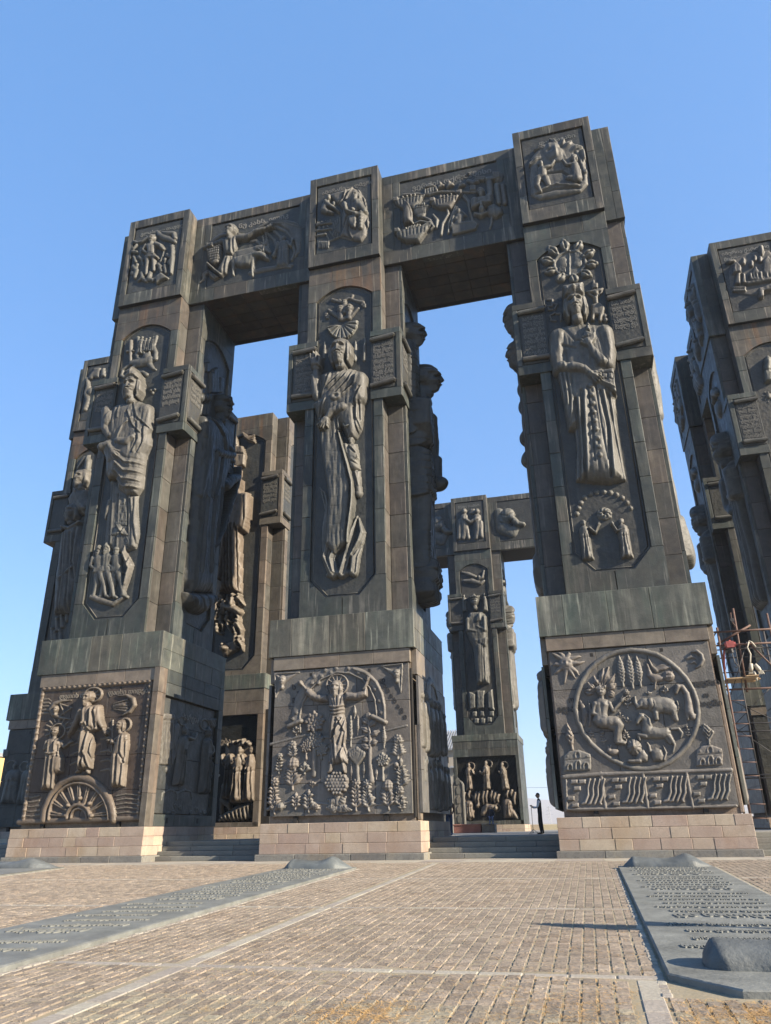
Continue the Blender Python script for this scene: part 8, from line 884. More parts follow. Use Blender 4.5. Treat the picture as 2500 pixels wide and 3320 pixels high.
('B.pr.3',3,3,.07,'fig',(('scene_relief','crowded shaded relief',None,(('c',.311,0,(-63,3320,26,-57,3270,30,-50,3220,16)),('e',.249,.12,-62,3356,17,20,0),('c',.451,0,(-104,3135,26,-119,3085,30,-131,3035,16)),('e',.361,.12,-104,3170,17,20,0),('c',.451,0,(119,3295,26,118,3245,30,133,3195,16)),('e',.361,.12,118,3330,17,20,0),('c',.46,0,(-84,3352,26,-82,3302,30,-60,3252,16)),('e',.368,.12,-83,3388,17,20,0),('c',.427,0,(41,3152,26,47,3102,30,21,3052,16)),('e',.342,.12,41,3188,17,20,0),('c',.342,0,(-113,3433,26,-99,3383,30,-75,3333,16)),('e',.273,.12,-112,3468,17,20,0),('c',.318,0,(51,3452,26,69,3402,30,46,3352,16)),('e',.255,.12,51,3488,17,20,0),('c',.229,0,(105,3438,26,83,3388,30,76,3338,16)),('e',.183,.12,104,3473,17,20,0),('c',.388,0,(112,3283,26,100,3233,30,112,3183,16)),('e',.31,.12,111,3318,17,20,0),('c',.376,0,(-27,3253,26,-22,3203,30,13,3153,16)),('e',.3,.12,-27,3288,17,20,0),('c',.457,0,(44,3455,26,73,3405,30,61,3355,16)),('e',.366,.12,43,3491,17,20,0),('c',.489,0,(-81,3431,26,-57,3381,30,-74,3331,16)),('e',.392,.12,-80,3467,17,20,0),('c',.449,0,(51,3204,26,56,3154,30,30,3104,16)),('e',.36,.12,51,3239,17,20,0),('c',.497,0,(-105,3429,26,-129,3379,30,-75,3329,16)),('e',.398,.12,-104,3464,17,20,0))),)),
('B.pr2.3',3,3,.07,'fig',(('scene_relief','crowded shaded relief',None,(('c',.242,0,(-9,3261,26,13,3211,30,-58,3161,16)),('e',.193,.12,-8,3296,17,20,0),('c',.224,0,(1,3444,26,4,3394,30,12,3344,16)),('e',.179,.12,0,3480,17,20,0),('c',.411,0,(-110,3263,26,-113,3213,30,-88,3163,16)),('e',.329,.12,-110,3298,17,20,0),('c',.233,0,(-82,3213,26,-82,3163,30,-40,3113,16)),('e',.187,.12,-82,3249,17,20,0),('c',.315,0,(22,3401,26,36,3351,30,-18,3301,16)),('e',.252,.12,21,3436,17,20,0),('c',.418,0,(-50,3366,26,-55,3316,30,-91,3266,16)),('e',.334,.12,-50,3401,17,20,0),('c',.284,0,(-56,3203,26,-37,3153,30,-86,3103,16)),('e',.227,.12,-55,3239,17,20,0),('c',.216,0,(93,3438,26,85,3388,30,92,3338,16)),('e',.173,.12,92,3473,17,20,0),('c',.472,0,(-114,3279,26,-138,3229,30,-105,3179,16)),('e',.378,.12,-114,3314,17,20,0),('c',.469,0,(-91,3333,26,-109,3283,30,-140,3233,16)),('e',.375,.12,-90,3368,17,20,0),('c',.205,0,(-100,3319,26,-125,3269,30,-100,3219,16)),('e',.164,.12,-99,3354,17,20,0),('c',.319,0,(101,3277,26,109,3227,30,60,3177,16)),('e',.256,.12,101,3313,17,20,0),('c',.383,0,(19,3190,26,47,3140,30,-25,3090,16)),('e',.306,.12,19,3226,17,20,0),('c',.245,0,(13,3342,26,-1,3292,30,63,3242,16)),('e',.196,.12,13,3378,17,20,0))),))]
# ------------------------------------------------------------------ plinth panels and the traced reliefs
PARENT = {}
for k, (t, ni, bl) in PIL.items():
    for d in ni: PARENT['N.%s.%d' % (k, d)] = ni[d]
    for d in bl: PARENT['B.%s.%d' % (k, d)] = bl[d]
for k in BEAM: PARENT['L.'+k] = BEAM[k][1]
def tiled_panel(t, d, h0, h1, u0, u1, v0, v1, rows, cols, mat):
    n = node('relief_panel', t)
    for j in range(len(rows)-1):
        cs = cols[j % len(cols)]
        for i in range(len(cs)-1):
            a, b = u0+(u1-u0)*cs[i], u0+(u1-u0)*cs[i+1]; c, e = v0+(v1-v0)*rows[j], v0+(v1-v0)*rows[j+1]
            slab('panel_plate', n, d, a+.007, b-.007, h0, h1+random.uniform(-.006, .004), c+.007, e-.007, mat, .008)
    return n
ROWS = [0, .21, .46, .74, 1]
COLS = [[0, .25, .5, .75, 1], [0, .36, 1], [0, .33, .66, 1], [0, .3, .62, 1]]
for k, mt in (('p1', 'brown'), ('p2', 'pan'), ('p3', 'pan'), ('pl', 'niche'), ('pr', 'niche'), ('pr2', 'niche')):
    t = PIL[k][0]
    PARENT['P.%s.0' % k] = PARENT['Q.%s.0' % k] = tiled_panel(t, 0, 2.98, 3.16, -3.0, 3.0, 1.63, 7.52, ROWS, COLS, M[mt])
    for (a, b) in split(-3.08, 3.08, [1.45, 1.6, 1.5]):
        slab('strip_stone', t, 0, a+.005, b-.005, 2.95, 3.24, 7.545, ZC0-.008, M['strip'], .012)
    for u in (-1.9, 1.9): slab('panel_bracket', t, 0, u-.09, u+.09, 2.97, 3.12, ZB, 1.62, M['dark'], .01)
    for u in (-1.35, 1.28): slab('socket_shade', t, 0, u-.06, u+.06, 3.1, 3.163, 7.22, 7.36, M['dark'], 0)  # dark boxes, barely proud, painting the shade inside socket holes
# left pillar: flank clad in stones round a sunk panel, plain stile at the front corner
t = PIL['p1'][0]
for z0, z1 in ((ZB, 2.7), (2.7, 4.3), (4.3, 6.0), (6.0, 7.0), (7.0, ZC0)):
    slab('plinth_stone', t, 0, 3.03, HB-.012, 2.9, 3.30, z0+.005, z1-.005, M['stonewarm'], .012)
    slab('plinth_stone', t, 1, -2.895, -2.62, 3.05, HB-.016, z0+.005, z1-.005, M['stonewarm'], .012)
    slab('plinth_stone', t, 1, 2.72, 3.2, 3.05, HB-.016, z0+.005, z1-.005, M['clad'], .012)
for (a, b) in ((-2.62, -.9), (-.9, 1.0), (1.0, 2.72)):
    slab('plinth_stone', t, 1, a+.004, b-.004, 3.05, HB-.016, 6.95, 7.52, M['clad'], .012)
    slab('plinth_stone', t, 1, a+.004, b-.004, 3.05, HB-.02, 7.53, ZC0-.004, M['clad'], .012)
    slab('plinth_stone', t, 1, a+.004, b-.004, 3.05, HB-.016, ZB+.004, 1.86, M['clad'], .012)
PARENT['Q.p1.1'] = tiled_panel(t, 1, 3.06, 3.16, -2.55, 2.65, 1.9, 6.9, [0, .2, .48, .76, 1], [[0, .5, 1], [0, .4, .75, 1]], M['niche'])
for u in (-1.5, 1.3): slab('socket_shade', t, 1, u-.08, u+.08, 3.2, HB-.012, 1.5, 1.72, M['dark'], 0)  # same dark boxes on the flank, painted shade of socket holes
# middle and right pillars: flank panels hung clear of the core
for k, ds in (('p2', (1, 3)), ('p3', (1, 3)), ('pl', (1,)), ('pr', (3,)), ('pr2', (3,))):
    t = PIL[k][0]
    for d in ds:
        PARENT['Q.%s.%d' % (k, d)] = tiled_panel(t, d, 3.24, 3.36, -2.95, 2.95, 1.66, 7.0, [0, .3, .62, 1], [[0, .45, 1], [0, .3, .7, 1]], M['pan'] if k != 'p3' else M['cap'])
        for (a, b) in split(-2.95, 2.95, [1.6, 1.9, 1.7]):
            slab('strip_stone', t, d, a+.004, b-.004, 3.08, 3.31, 7.05, ZC0-.01, M['strip'], .012)
        for u in (-2.2, 0, 2.2):
            for v in (2.2, 4.6, 6.7): slab('panel_bracket', t, d, u-.05, u+.05, 3.05, 3.25, v-.05, v+.05, M['dark'], 0)
slab('hanger_post', PIL['p2'][0], 0, 3.02, 3.10, 2.9, 3.06, 1.5, 7.3, M['dark'], .01)
slab('edge_plaster', PIL['p2'][0], 0, 3.11, 3.28, 2.6, 2.93, 1.4, 5.0, M['core'], .03)
slab('edge_plaster', PIL['p3'][0], 0, 3.02, 3.17, 2.5, 3.0, 1.4, 5.9, M['core'], .03)
# two rear pillars with panels sunk in a stone surround
def framed(key, half, pw, pz0, pz1, c0, c1, warm):
    t = PIL[key][0]; hf = 3.28
    m = M['stonewarm'] if warm else M['clad']
    for s in (-1, 1):
        for z0, z1 in ((ZB, 2.8), (2.8, 4.6), (4.6, 6.3), (6.3, pz1)):
            slab('plinth_stone', t, 0, s*pw, s*half, 2.8, hf, z0+.006, z1-.006, m, .012)
    for z0, z1 in ((pz1, (pz1+c0)/2), ((pz1+c0)/2, c0)):
        for (a, b) in split(-half, half, [random.uniform(1.2, 2.0) for _ in range(4)]):
            slab('plinth_stone', t, 0, a+.005, b-.005, 2.8, hf, z0+.005, z1-.005, m, .012)
    for (a, b) in split(-half, half, [1.4, 1.9]): slab('plinth_stone', t, 0, a+.005, b-.005, 2.8, hf, ZB, pz0, m, .012)
    for d in (1, 3):
        for z0, z1 in zip(np.linspace(ZB, c0, 6)[:-1], np.linspace(ZB, c0, 6)[1:]):
            for (a, b) in ((-2.79, -.9), (-.9, 1.0), (1.0, 2.8)):
                slab('plinth_stone', t, d, a+.004, b-.004, half-.25, half-.004, z0+.004, z1-.004, m, .012)
    box('cap_core', t, -half+.1, half-.1, -hf+.1, hf-.1, c0-.02, c1-.03, M['dark'], 0)
    for d, e in ((0, half+.04), (1, hf-.1), (3, hf-.1)):
        for (a, b) in split(-e, e, [1.2, 1.7, 1.5]):
            hh = hf+.04 if d == 0 else half+.04
            slab('cap_block', t, d, a+.004, b-.004, hh-.14, hh, c0+.004, c1, M['cap'], .012)
    box('cap_lid', t, -half, half, -hf, hf, c1-.05, c1-.006, M['cap'], 0)
    n = slab('relief_panel', t, 0, -pw+.02, pw-.02, 2.75, 2.97, pz0+.02, pz1-.03, M['niche'], .015)
    PARENT['Q.%s.0' % key] = n
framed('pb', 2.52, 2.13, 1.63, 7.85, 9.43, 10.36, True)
framed('pc', 3.29, 2.97, 1.75, 7.7, 9.2, ZC, False)
GAIN = {'brownfig': 1.05, 'panfig': .9, 'fig': .85, 'niche': 1.0}
flat = lambda p: .42 if p == 'Q.p3.1' else .75 if p == 'Q.p3.3' else .8 if p == 'Q.p2.1' else .7 if p in ('N.p3.1', 'N.p1.1', 'N.p3.3') else 1.12 if p == 'N.p2.1' else 1.0
for par, d, h0, res, mt, els in DATA:
    P_ = PARENT[par]
    for name, label, mat, ops in els:
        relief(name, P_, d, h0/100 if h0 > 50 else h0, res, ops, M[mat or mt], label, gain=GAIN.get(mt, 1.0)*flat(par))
# crowded relief on the flanks of the rear right block and beam
def bustle(par, d, h0, u0, u1, v0, v1, n, off=None):
    for i in range(n):
        u, v = random.uniform(u0, u1), random.uniform(v0, v1); x = random.uniform(-.4, .4)
        cm = lambda *a: [int(q*100) for q in a]
        relief('crowd_figure', par, d, h0, .08, [('c', .4, 0, cm(u, v, .28, u+x, v-.6, .32, u+1.5*x, v-1.2, .18)), ('e', .35, .1)+tuple(cm(u, v+.45, .18, .22))+(0,)], M['fig'])
bustle(SB[1], 3, 2.18, -2.2, 2.2, 2.2, 5.0, 12)
for k in ('l3', 'l4'):
    P_ = BEAM[k][1]; ic = lambda *a: [int(q*100) for q in a]
    sx = 2.2 if k == 'l3' else -2.0
    relief('vessel_relief' if k == 'l3' else 'bust_relief', P_, 0, 2.19, .08,
           [('c', .35, 0, ic(sx-.9, 4.6, .5, sx-.6, 2.6, .8, sx+.4, 1.9, .6, sx+1.0, 2.6, .4)), ('e', .5, .1)+tuple(ic(sx+.1, 4.0, .8, .9))+(0,), ('c', .5, .2, ic(sx+.5, 3.6, .4, sx+1.1, 2.8, .35, sx+1.7, 2.7, .25)),
            ('l', -.1, 8, ic(sx-.8, 4.2, sx, 3.8, sx+.8, 4.4)), ('l', -.1, 8, ic(sx-.8, 3.2, sx, 2.9, sx+.8, 3.4))], M['fig'])

# ------------------------------------------------------------------ lettering on the panels
def note(par, d, u, h, v, txt, size, mat='fig', tilt=0., ext=.014, align='LEFT'):
    P_ = PARENT[par]; o = lettering('inscription', P_, d, u, h, v, txt, size, M[mat], ext, align, tilt)
    p = P_
    while p is not None and p.parent is not None: o.location = Vector(o.location)-p.location; p = p.parent
note('P.p3.0', 0, -2.90, 3.162, 5.15, 'ადამი', .34, 'groove_shade'); note('P.p3.0', 0, -2.45, 3.162, 5.5, 'ო', .3, 'groove_shade')
note('P.p3.0', 0, 2.16, 3.162, 5.85, 'ედემის', .26, 'groove_shade'); note('P.p3.0', 0, 2.25, 3.162, 5.1, 'ბაღში', .27, 'groove_shade'); note('P.p3.0', 0, 2.5, 3.162, 5.42, 'ო', .24, 'groove_shade')
for i, ch in enumerate('დასაბამი'): note('P.p2.0', 0, 1.72+.14*i, 3.165, 6.75-.22*i, ch, .30, 'groove_shade')
for i, ch in enumerate('სული'): note('P.p2.0', 0, -2.2+.22*(i % 2), 3.165, 6.7-.26*i, ch, .30, 'groove_shade')
note('P.p1.0', 0, -1.95, 3.165, 6.98, 'ღვთის ძეთა', .30, 'brownfig'); note('P.p1.0', 0, .65, 3.165, 7.0, 'ფაისი დიდება', .30, 'brownfig')
for par, a, b, tx in (('B.p1.0', -1.25, 35.0, 'გლახო — თავდები'), ('B.p2.0', -1.35, 35.0, 'ამირანი — ღმერთი'), ('B.p3.0', -.7, 35.02, 'ფარნავაზი')):
    note(par, 0, a, 3.155, b, tx, .34)
note('L.l1', 0, -1.1, 2.195, 5.15, 'ნუ კახს. ელიკ', .46); note('L.l2', 0, -2.1, 2.195, 5.1, 'ვერძის ოქროს', .46); note('L.l2', 0, .6, 2.195, 5.15, 'საწმისი', .46)
note('B.pr.0', 0, -1.45, 3.155, 35.1, 'იბერია ქართლი', .34); note('B.pr.0', 0, -1.4, 3.155, 34.65, 'მცხეთის თემი', .34)
note('B.pc.0', 0, -1.3, 3.155, 34.95, 'მეფე თამარ', .4); note('Q.p1.1', 1, -.6, 3.165, 6.1, 'ხარება', .42); note('Q.pb.0', 0, -1.6, 2.975, 6.2, 'ცდუნება', .42, 'brownfig')

# ------------------------------------------------------------------ the plaza
cob_m = stone('cobble_stone', (.182, .155, .113), (.235, .202, .150), (.165, .143, .108), rnd=.22, scale=1.1, bumps=.9, stain=.18, stain_c=(0.203, 0.140, 0.078), speck=.5)
bed_m = stone('joint_sand', (.20, .17, .12), (.26, .22, .16), (.25, .19, .115), rnd=0, scale=1.5, bumps=.3)
band_m = stone('pale_kerb_stone', (.235, .212, .175), (.285, .26, .218), rnd=.12, scale=1.4, bumps=.4, speck=.35)
plaza = tag(link(bpy.data.objects.new('plaza_pavement', None)), kind='structure')
mobj('joint_bed', mesh_np('joint_bed', [(-60, -12, -.0015), (40, -12, -.0015), (40, 31.5, -.0015), (-60, 31.5, -.0015)], [(0, 1, 2, 3)], bed_m), plaza)
CX, CY = .35, -36.0
th = lambda x, y: (x-CX)/(y-CY)
SLABS = ((.000, .0405, 6.05, 23.2), (-.165, -.1265, 5.2, 23.5), (-.375, -.3085, 6.0, 25.2))
DIAG, BW = -.0925, .0021
CROSS = ((6.7, .06), (11.85, .06), (18.65, .07), (26.9, .06))
def clear(x, y, m=.0):
    t = th(x, y)
    for a, b, y0, y1 in SLABS:
        if a-.0022-m < t < b+.002+m and y0-.1 < y < y1+.1: return False
    if abs(t-DIAG) < BW+.0006: return False
    if y < 6.62 and abs(t+.0035) < BW+.0006: return False
    for c, w in CROSS:
        if abs(y-c) < w+.04: return False
    return True
def cobble_geo(x, y, wx, wy, ang, rg, hz=0.):
    """low stone with worn chamfers, 8 top-and-shoulder corners + 4 feet; returns V,F quads"""
    cx, sx = math.cos(ang), math.sin(ang); b = .14
    V = []
    for lv, f in ((-.03, 1.0), (-.008, .985), (.004, 1-b)):
        for (a, c) in ((-1, -1), (1, -1), (1, 1), (-1, 1)):
            u = a*wx/2*f*(1+rg.uniform(-.03, .03)); v = c*wy/2*f*(1+rg.uniform(-.03, .03))
            V.append((x+u*cx-v*sx, y+u*sx+v*cx, lv+hz+(rg.uniform(-.003, .003) if lv > -.02 else 0)))
    F = [(8, 9, 10, 11)]
    for l in (0, 4):
        for i in range(4): F.append((l+i, l+(i+1) % 4, l+4+(i+1) % 4, l+4+i))
    return V, F
rg = random.Random(11)
near = []; VV = []; FF_ = []
dth = .00262
for i in range(-170, 75):
    t0 = i*dth; y = 3.6+rg.uniform(0, .1)
    while y < 27.6:
        w = dth*(y-CY); ln = rg.uniform(.11, .19)*(1+(y-5)*.012); ym = y+ln/2; x = CX+t0*(ym-CY)
        y += ln
        # keep what the view (or a view from a step aside) can reach
        if not (-.80*ym-1.0 < x < .34*ym+3.5): continue
        if not clear(x, ym): continue
        g = (x, ym, w-rg.uniform(.006, .014), ln-rg.uniform(.006, .014), -t0+rg.uniform(-.02, .02), rg.uniform(-.004, .004))
        if 4.45 < ym < 8.5 and -.70*ym < x < .22*ym: near.append(g)
        else:
            V, F = cobble_geo(*g[:5], rg, g[5]); o = len(VV); VV += V; FF_ += [tuple(q+o for q in f) for f in F]
near.sort(key=lambda g: g[1])
variants = []
for q in range(8):
    V, F = cobble_geo(0, 0, .095, .14, 0, rg); variants.append(mesh_np('cobble', V, F, cob_m))
for n, g in enumerate(near):
    if n < 299:
        o = mobj('cobble', variants[n % 8], plaza, (g[0], g[1], g[5])); o.rotation_euler.z = g[4]; o.scale = (g[2]/.095, g[3]/.14, 1)
    else:
        V, F = cobble_geo(*g[:5], rg, g[5]); o = len(VV); VV += V; FF_ += [tuple(q+o for q in f) for f in F]
# the large joined field needs a tone per stone: a colour attribute-free trick is a cell noise, so it gets its own material
fld_m = stone('cobble_field_stone', (.182, .155, .113), (.235, .202, .150), (.165, .143, .108), rnd=0, scale=1.1, bumps=.9, stain=.18, stain_c=(0.203, 0.140, 0.078), speck=.5)
def cell_tone(m, cell, amt):
    t = m.node_tree; b = [n for n in t.nodes if n.type == 'BSDF_PRINCIPLED'][0]
    src = b.inputs['Base Color'].links[0].from_socket
    v = N(t, 'ShaderNodeTexWhiteNoise', noise_dimensions='1D')
    g = N(t, 'ShaderNodeNewGeometry'); t.links.new(g.outputs['Random Per Island'], v.inputs['W'])
    k = ramp(t, v.outputs['Value'], [(0, 1-amt), (1, 1+amt)])
    t.links.new(mix(t, 1.0, src, k, 'MULTIPLY'), b.inputs['Base Color'])
cell_tone(fld_m, 1, .24)
o = mobj('cobble_field', mesh_np('cobble_field', VV, FF_, fld_m), plaza); tag(o, kind='stuff')
# pale kerb bands
def band_block(x0, y0, x1, y1, w, name='band_stone'):
    L = math.hypot(x1-x0, y1-y0); n = max(1, int(L/.34)); a = math.atan2(y1-y0, x1-x0)
    for i in range(n):
        f = (i+.5)/n; x, y = x0+(x1-x0)*f, y0+(y1-y0)*f
        if not (-.85*y-1 < x < .36*y+4): continue
        if w < .2 and any(p < th(x, y) < q and r < y < s for p, q, r, s in SLABS): continue
        o = mobj(name, box_mesh(round(L/n-.01, 3), w, .05, band_m, .008), plaza, (x, y, -.021+rg.uniform(-.002, .003))); o.rotation_euler.z = a
for c, w in CROSS:
    band_block(-.84*c-1, c+.02, .36*c+3.5, c-.02, w*2)
for a, b in ((3.8, 6.62), (6.78, 11.77), (11.93, 18.56), (18.74, 26.8)):
    band_block(CX+DIAG*(a-CY), a, CX+DIAG*(b-CY), b, .15)
band_block(CX-.0035*(3.8-CY), 3.8, CX-.0035*(6.6-CY), 6.6, .15)
for i in range(26):                               # smooth border along the feet of the pillars
    for j in range(2):
        x = -32+i*1.6
        box('border_slab', plaza, x+.006, x+1.594, 27.72+j*1.6, 27.72+(j+1)*1.6-.012, -.06, .002+random.uniform(-.003, .003), band_m, .008)
# small pale setts bedding the bronze slabs
for a, b, y0, y1 in SLABS:
    for e in (a-.0012, b+.0012):
        y = y0
        while y < y1:
            x = CX+e*(y-CY)
            if -.8*y-1 < x < .26*y+1.6 and not (e > a and e < b):
                o = mobj('edge_sett', box_mesh(.075, .12, .05, band_m, .012), plaza, (x, y, -.018+rg.uniform(-.006, .006))); o.rotation_euler.z = -e+rg.uniform(-.1, .1)
            y += rg.uniform(.13, .17)
# dry needles and grass caught in the joints
grass_m = plain('dry_grass', (.40, .25, .10), .8, var=.35, scale=9, bumps=0)
GV = []; GF = []
def blade(x, y, z, a, L, w):
    o = len(GV); dx, dy = math.cos(a), math.sin(a); k = rg.uniform(.2, .6)
    P = [(x-dy*w, y+dx*w, z), (x+dy*w, y-dx*w, z), (x+dx*L*.55+dy*w*.7, y+dy*L*.55-dx*w*.7, z+L*k*.35), (x+dx*L*.55-dy*w*.7, y+dy*L*.55+dx*w*.7, z+L*k*.35)]
    GV.extend(P); GV.extend([(x+dx*L, y+dy*L, z+L*k*.15), (x+dx*L, y+dy*L, z+L*k*.15+.001)])
    GF.append((o, o+1, o+2, o+3)); GF.append((o+3, o+2, o+4, o+5))
patches = [(-.30, 5.2, .5, .8, 520), (.62, 5.35, .45, .5, 1100), (.95, 5.6, .5, .35, 900), (-1.55, 5.1, .28, .45, 900), (-.1, 6.0, .9, 1.2, 700), (-.9, 5.4, 1.3, 1.0, 500), (-2.2, 6.0, 1.6, 1.3, 400), (-.3, 8.5, .7, 2.0, 400), (2.4, 11.5, .5, .6, 300), (-3.4, 8.2, 1.5, 2, 300), (.55, 6.15, .3, .2, 400), (-2.6, 16, 3, 4, 250)]
for (px, py, sx, sy, n) in patches:
    k = 0
    while k < n*.7:
        x, y = rg.gauss(px, sx*.55), rg.gauss(py, sy*.55); k += 1
        if not clear(x, y, .001) or y < 3.9: continue
        t = th(x, y); i = round(t/dth-.5)+.5
        if rg.random() < .75: x = CX+i*dth*(y-CY)+rg.gauss(0, .008)
        for _ in range(3): blade(x+rg.gauss(0, .01), y+rg.gauss(0, .015), -.010+rg.uniform(0, .014), rg.uniform(0, 6.28), rg.uniform(.03, .085), rg.uniform(.0010, .0022))
o = mobj('dry_grass', mesh_np('dry_grass', GV, GF, grass_m)); tag(o, 'golden dry grass and needles caught between the cobbles', kind='stuff')

# ------------------------------------------------------------------ bronze floor slabs with rolled ends
def loft(name, parent, x0, x1, y, prof, mat, label=None, tilt=0., n=40, k=12):
    """roll lying along X: prof(t) -> (half depth, height)"""
    V = []; F = []
    for i in range(n+1):
        t = i/n; x = x0+(x1-x0)*t; a, h = prof(t)
        for j in range(k+1):
            an = math.pi*j/k; w = rg.uniform(-.004, .004)
            V.append((x+tilt*h*math.sin(an), y-(a+w)*math.cos(an)+.04*math.sin(t*7), .045+(h+w)*math.sin(an)**.8))
    m_ = k+1
    for i in range(n):
        for j in range(k): F.append((i*m_+j, (i+1)*m_+j, (i+1)*m_+j+1, i*m_+j+1))
    me = mesh_np(name, V, F, mat, True)
    return mobj(name, me, parent, (0, 0, 0), label)
LINES = ['სახელითა ღვთისათა მე', 'დავით მეფე ქართველთა', 'აღვაშენე ტაძარი ესე', 'სალოცველად სულისა', 'და სადიდებლად ერისა', 'ქრისტე შეიწყალე მისი', 'მონა და ხალხი ყოველი', 'ვინც წაიკითხოს შენდობა']
def bronze_slab(a, b, y0, y1, label, cham, near_roll, far_roll, lines=True, seed=0):
    t = thing('floor_slab', (CX+(a+b)/2*((y0+y1)/2-CY), (y0+y1)/2, 0), label, 'slab', 'bronze inscription slabs let into the plaza')
    ox, oy = t.location.x, t.location.y
    X = lambda th_, y: CX+th_*(y-CY)-ox
    top = .05
    out = [(X(a, y0+.55), y0+.55-oy), (X(a, y0)+.42, y0-oy), (X(b, y0)-.42, y0-oy), (X(b, y0+.55), y0+.55-oy), (X(b, y1), y1-oy), (X(a, y1), y1-oy)] if cham else \
          [(X(a, y0), y0-oy), (X(b, y0), y0-oy), (X(b, y1), y1-oy), (X(a, y1), y1-oy)]
    n = len(out); s = .985
    V = [(x, y, -.03) for x, y in out]+[(x, y, top-.01) for x, y in out]+[(x*s, y*(1-.001), top) for x, y in out]
    F = [list(range(2*n, 3*n))]+[[l+i, l+(i+1) % n, l+n+(i+1) % n, l+n+i] for l in (0, n) for i in range(n)]
    me = bpy.data.meshes.new('slab_plate'); me.from_pydata(V, [], F); me.materials.append(M['slab']); me.update()
    mobj('slab_plate', me, t)
    if lines:
        y = y1-1.0; k = seed
        while y > y0+1.5:
            big = (k % 7 == 6)
            sz = .50 if big else .23
            w0, w1 = X(a, y+oy*0), X(b, y)
            me = text_mesh(LINES[k % 8] if not big else LINES[k % 8][:9], sz, .006, M['sletter'], 1)
            wd = max(v.co.x for v in me.vertices)
            xa, xb = X(a, y)+.22, X(b, y)-.22
            o = mobj('raised_lettering', me, t, (xa+(.15 if k % 3 else 0), y-oy, top+.005)); o.scale = (min(1.35, (xb-xa-.2)/wd)*(.9 if big else 1), 1, 1)
            o.rotation_euler.z = -a
            y -= .85 if big else .56; k += 1
    if far_roll:
        yy = y1-.55
        loft('slab_roll', t, X(a, yy)+.12, X(b, yy)-.05, yy-oy, lambda q: ((.10+.32*min(1, q*9, (1-q)*5)), (.02+.26*min(1, q*8))*(1-.25*math.sin(q*3.1))*(min(1, (1-q)*3.6)**.8)+.10*math.exp(-((q-.74)/.12)**2)), M['slabroll'])
    if near_roll:
        yy = y0+.95
        loft('slab_roll', t, X(a, yy)+.30, X(b, yy)-.1, yy-oy, lambda q: ((.10+.19*min(1, (q*9)**.5)), .02+.185*min(1, (q*9)**.7)-.03*math.sin(q*5)), M['slabroll'], tilt=-.35)
    return t
bronze_slab(.000, .0405, 6.05, 23.2, 'bronze slab at right with raised lettering and a rolled end in the foreground', True, True, True)
bronze_slab(-.165, -.1265, 5.2, 23.5, 'long bronze slab running from the left edge to the middle pillar', True, False, True, seed=3)
bronze_slab(-.375, -.3085, 6.0, 25.2, 'bronze slab at far left, only its rolled end in view', False, False, True, lines=False)

# ------------------------------------------------------------------ lamp post beyond the right edge: its shadow crosses the slab
lt = thing('lamp_post', (8.35, 7.62, 0), 'slim lamp post beside the plaza', 'street lamp')
iron = plain('painted_iron', (.05, .055, .05), .5)
tube('post', lt, [(0, 0, -.05), (0, 0, .5), (0, 0, 3.9)], [.09, .06, .045], iron, 10)
mb = MB(); mb.tube([(0, 0, 3.80), (0, 0, 3.95), (0, 0, 4.2), (0, 0, 4.45), (0, 0, 4.66)], [.06, .17, .25, .19, .04], 12); mb.build('lamp_head', plain('frosted_glass', (.6, .6, .58), .4, bumps=0), lt, smooth=True)

# ------------------------------------------------------------------ scaffold and hoist by the right pillar
rust_t = plain('rusty_tube', (.095, .055, .042), .7, var=.35, scale=14)
iron_t = plain('dark_tube', (.045, .042, .042), .6, var=.3)
wood = plain('plank_wood', (.34, .24, .14), .75, var=.3, scale=5)
sc = thing('scaffold', (6.9, 36.2, PLAT), 'rusty tube scaffold with a ladder and one plank deck beside the right pillar', 'scaffold')
S_ = lambda x, y, z: (x-6.9, y-36.2, z-PLAT)
for (x0, x1, y, z0, z1, m) in ((6.08, 6.23, 36.0, .78, 9.3, rust_t), (7.0, 7.13, 36.3, 6.4, 10.2, rust_t), (8.40, 8.5, 36.3, .78, 9.85, rust_t), (6.1, 6.2, 37.5, .78, 9.1, iron_t), (8.4, 8.46, 37.5, .78, 9.3, iron_t)):
    tube('standard', sc, [S_(x0, y, z0), S_(x1, y, z1)], .05, m, 8)
for (z, y, m) in ((9.08, 35.92, rust_t), (8.50, 36.1, rust_t), (8.36, 36.4, iron_t), (7.98, 36.4, iron_t), (7.32, 36.4, iron_t), (6.52, 36.1, rust_t), (5.06, 36.1, iron_t), (4.72, 36.1, iron_t), (2.95, 36.1, iron_t), (2.82, 36.1, iron_t), (1.3, 36.1, iron_t), (.86, 36.1, iron_t)):
    tube('ledger', sc, [S_(6.0, y, z), S_(8.9, y, z-.05)], .045 if m is rust_t else .028, m, 8)
for z, y in ((9.0, 36), (6.6, 36), (5.0, 36), (2.9, 36)):
    tube('transom', sc, [S_(6.14, 35.9, z+.07), S_(6.16, 37.6, z+.07)], .035, iron_t, 6)
tube('ladder_rail', sc, [S_(6.84, 36.05, 8.5), S_(6.70, 36.05, 1.1)], .022, iron_t, 6)
for z in (6.03, 5.53, 5.04, 4.53, 4.0, 3.46, 2.91, 2.37, 1.8, 1.25):
    tube('ladder_rung', sc, [S_(6.13, 36.03, z), S_(6.76, 36.05, z-.02)], .022, rust_t, 6)
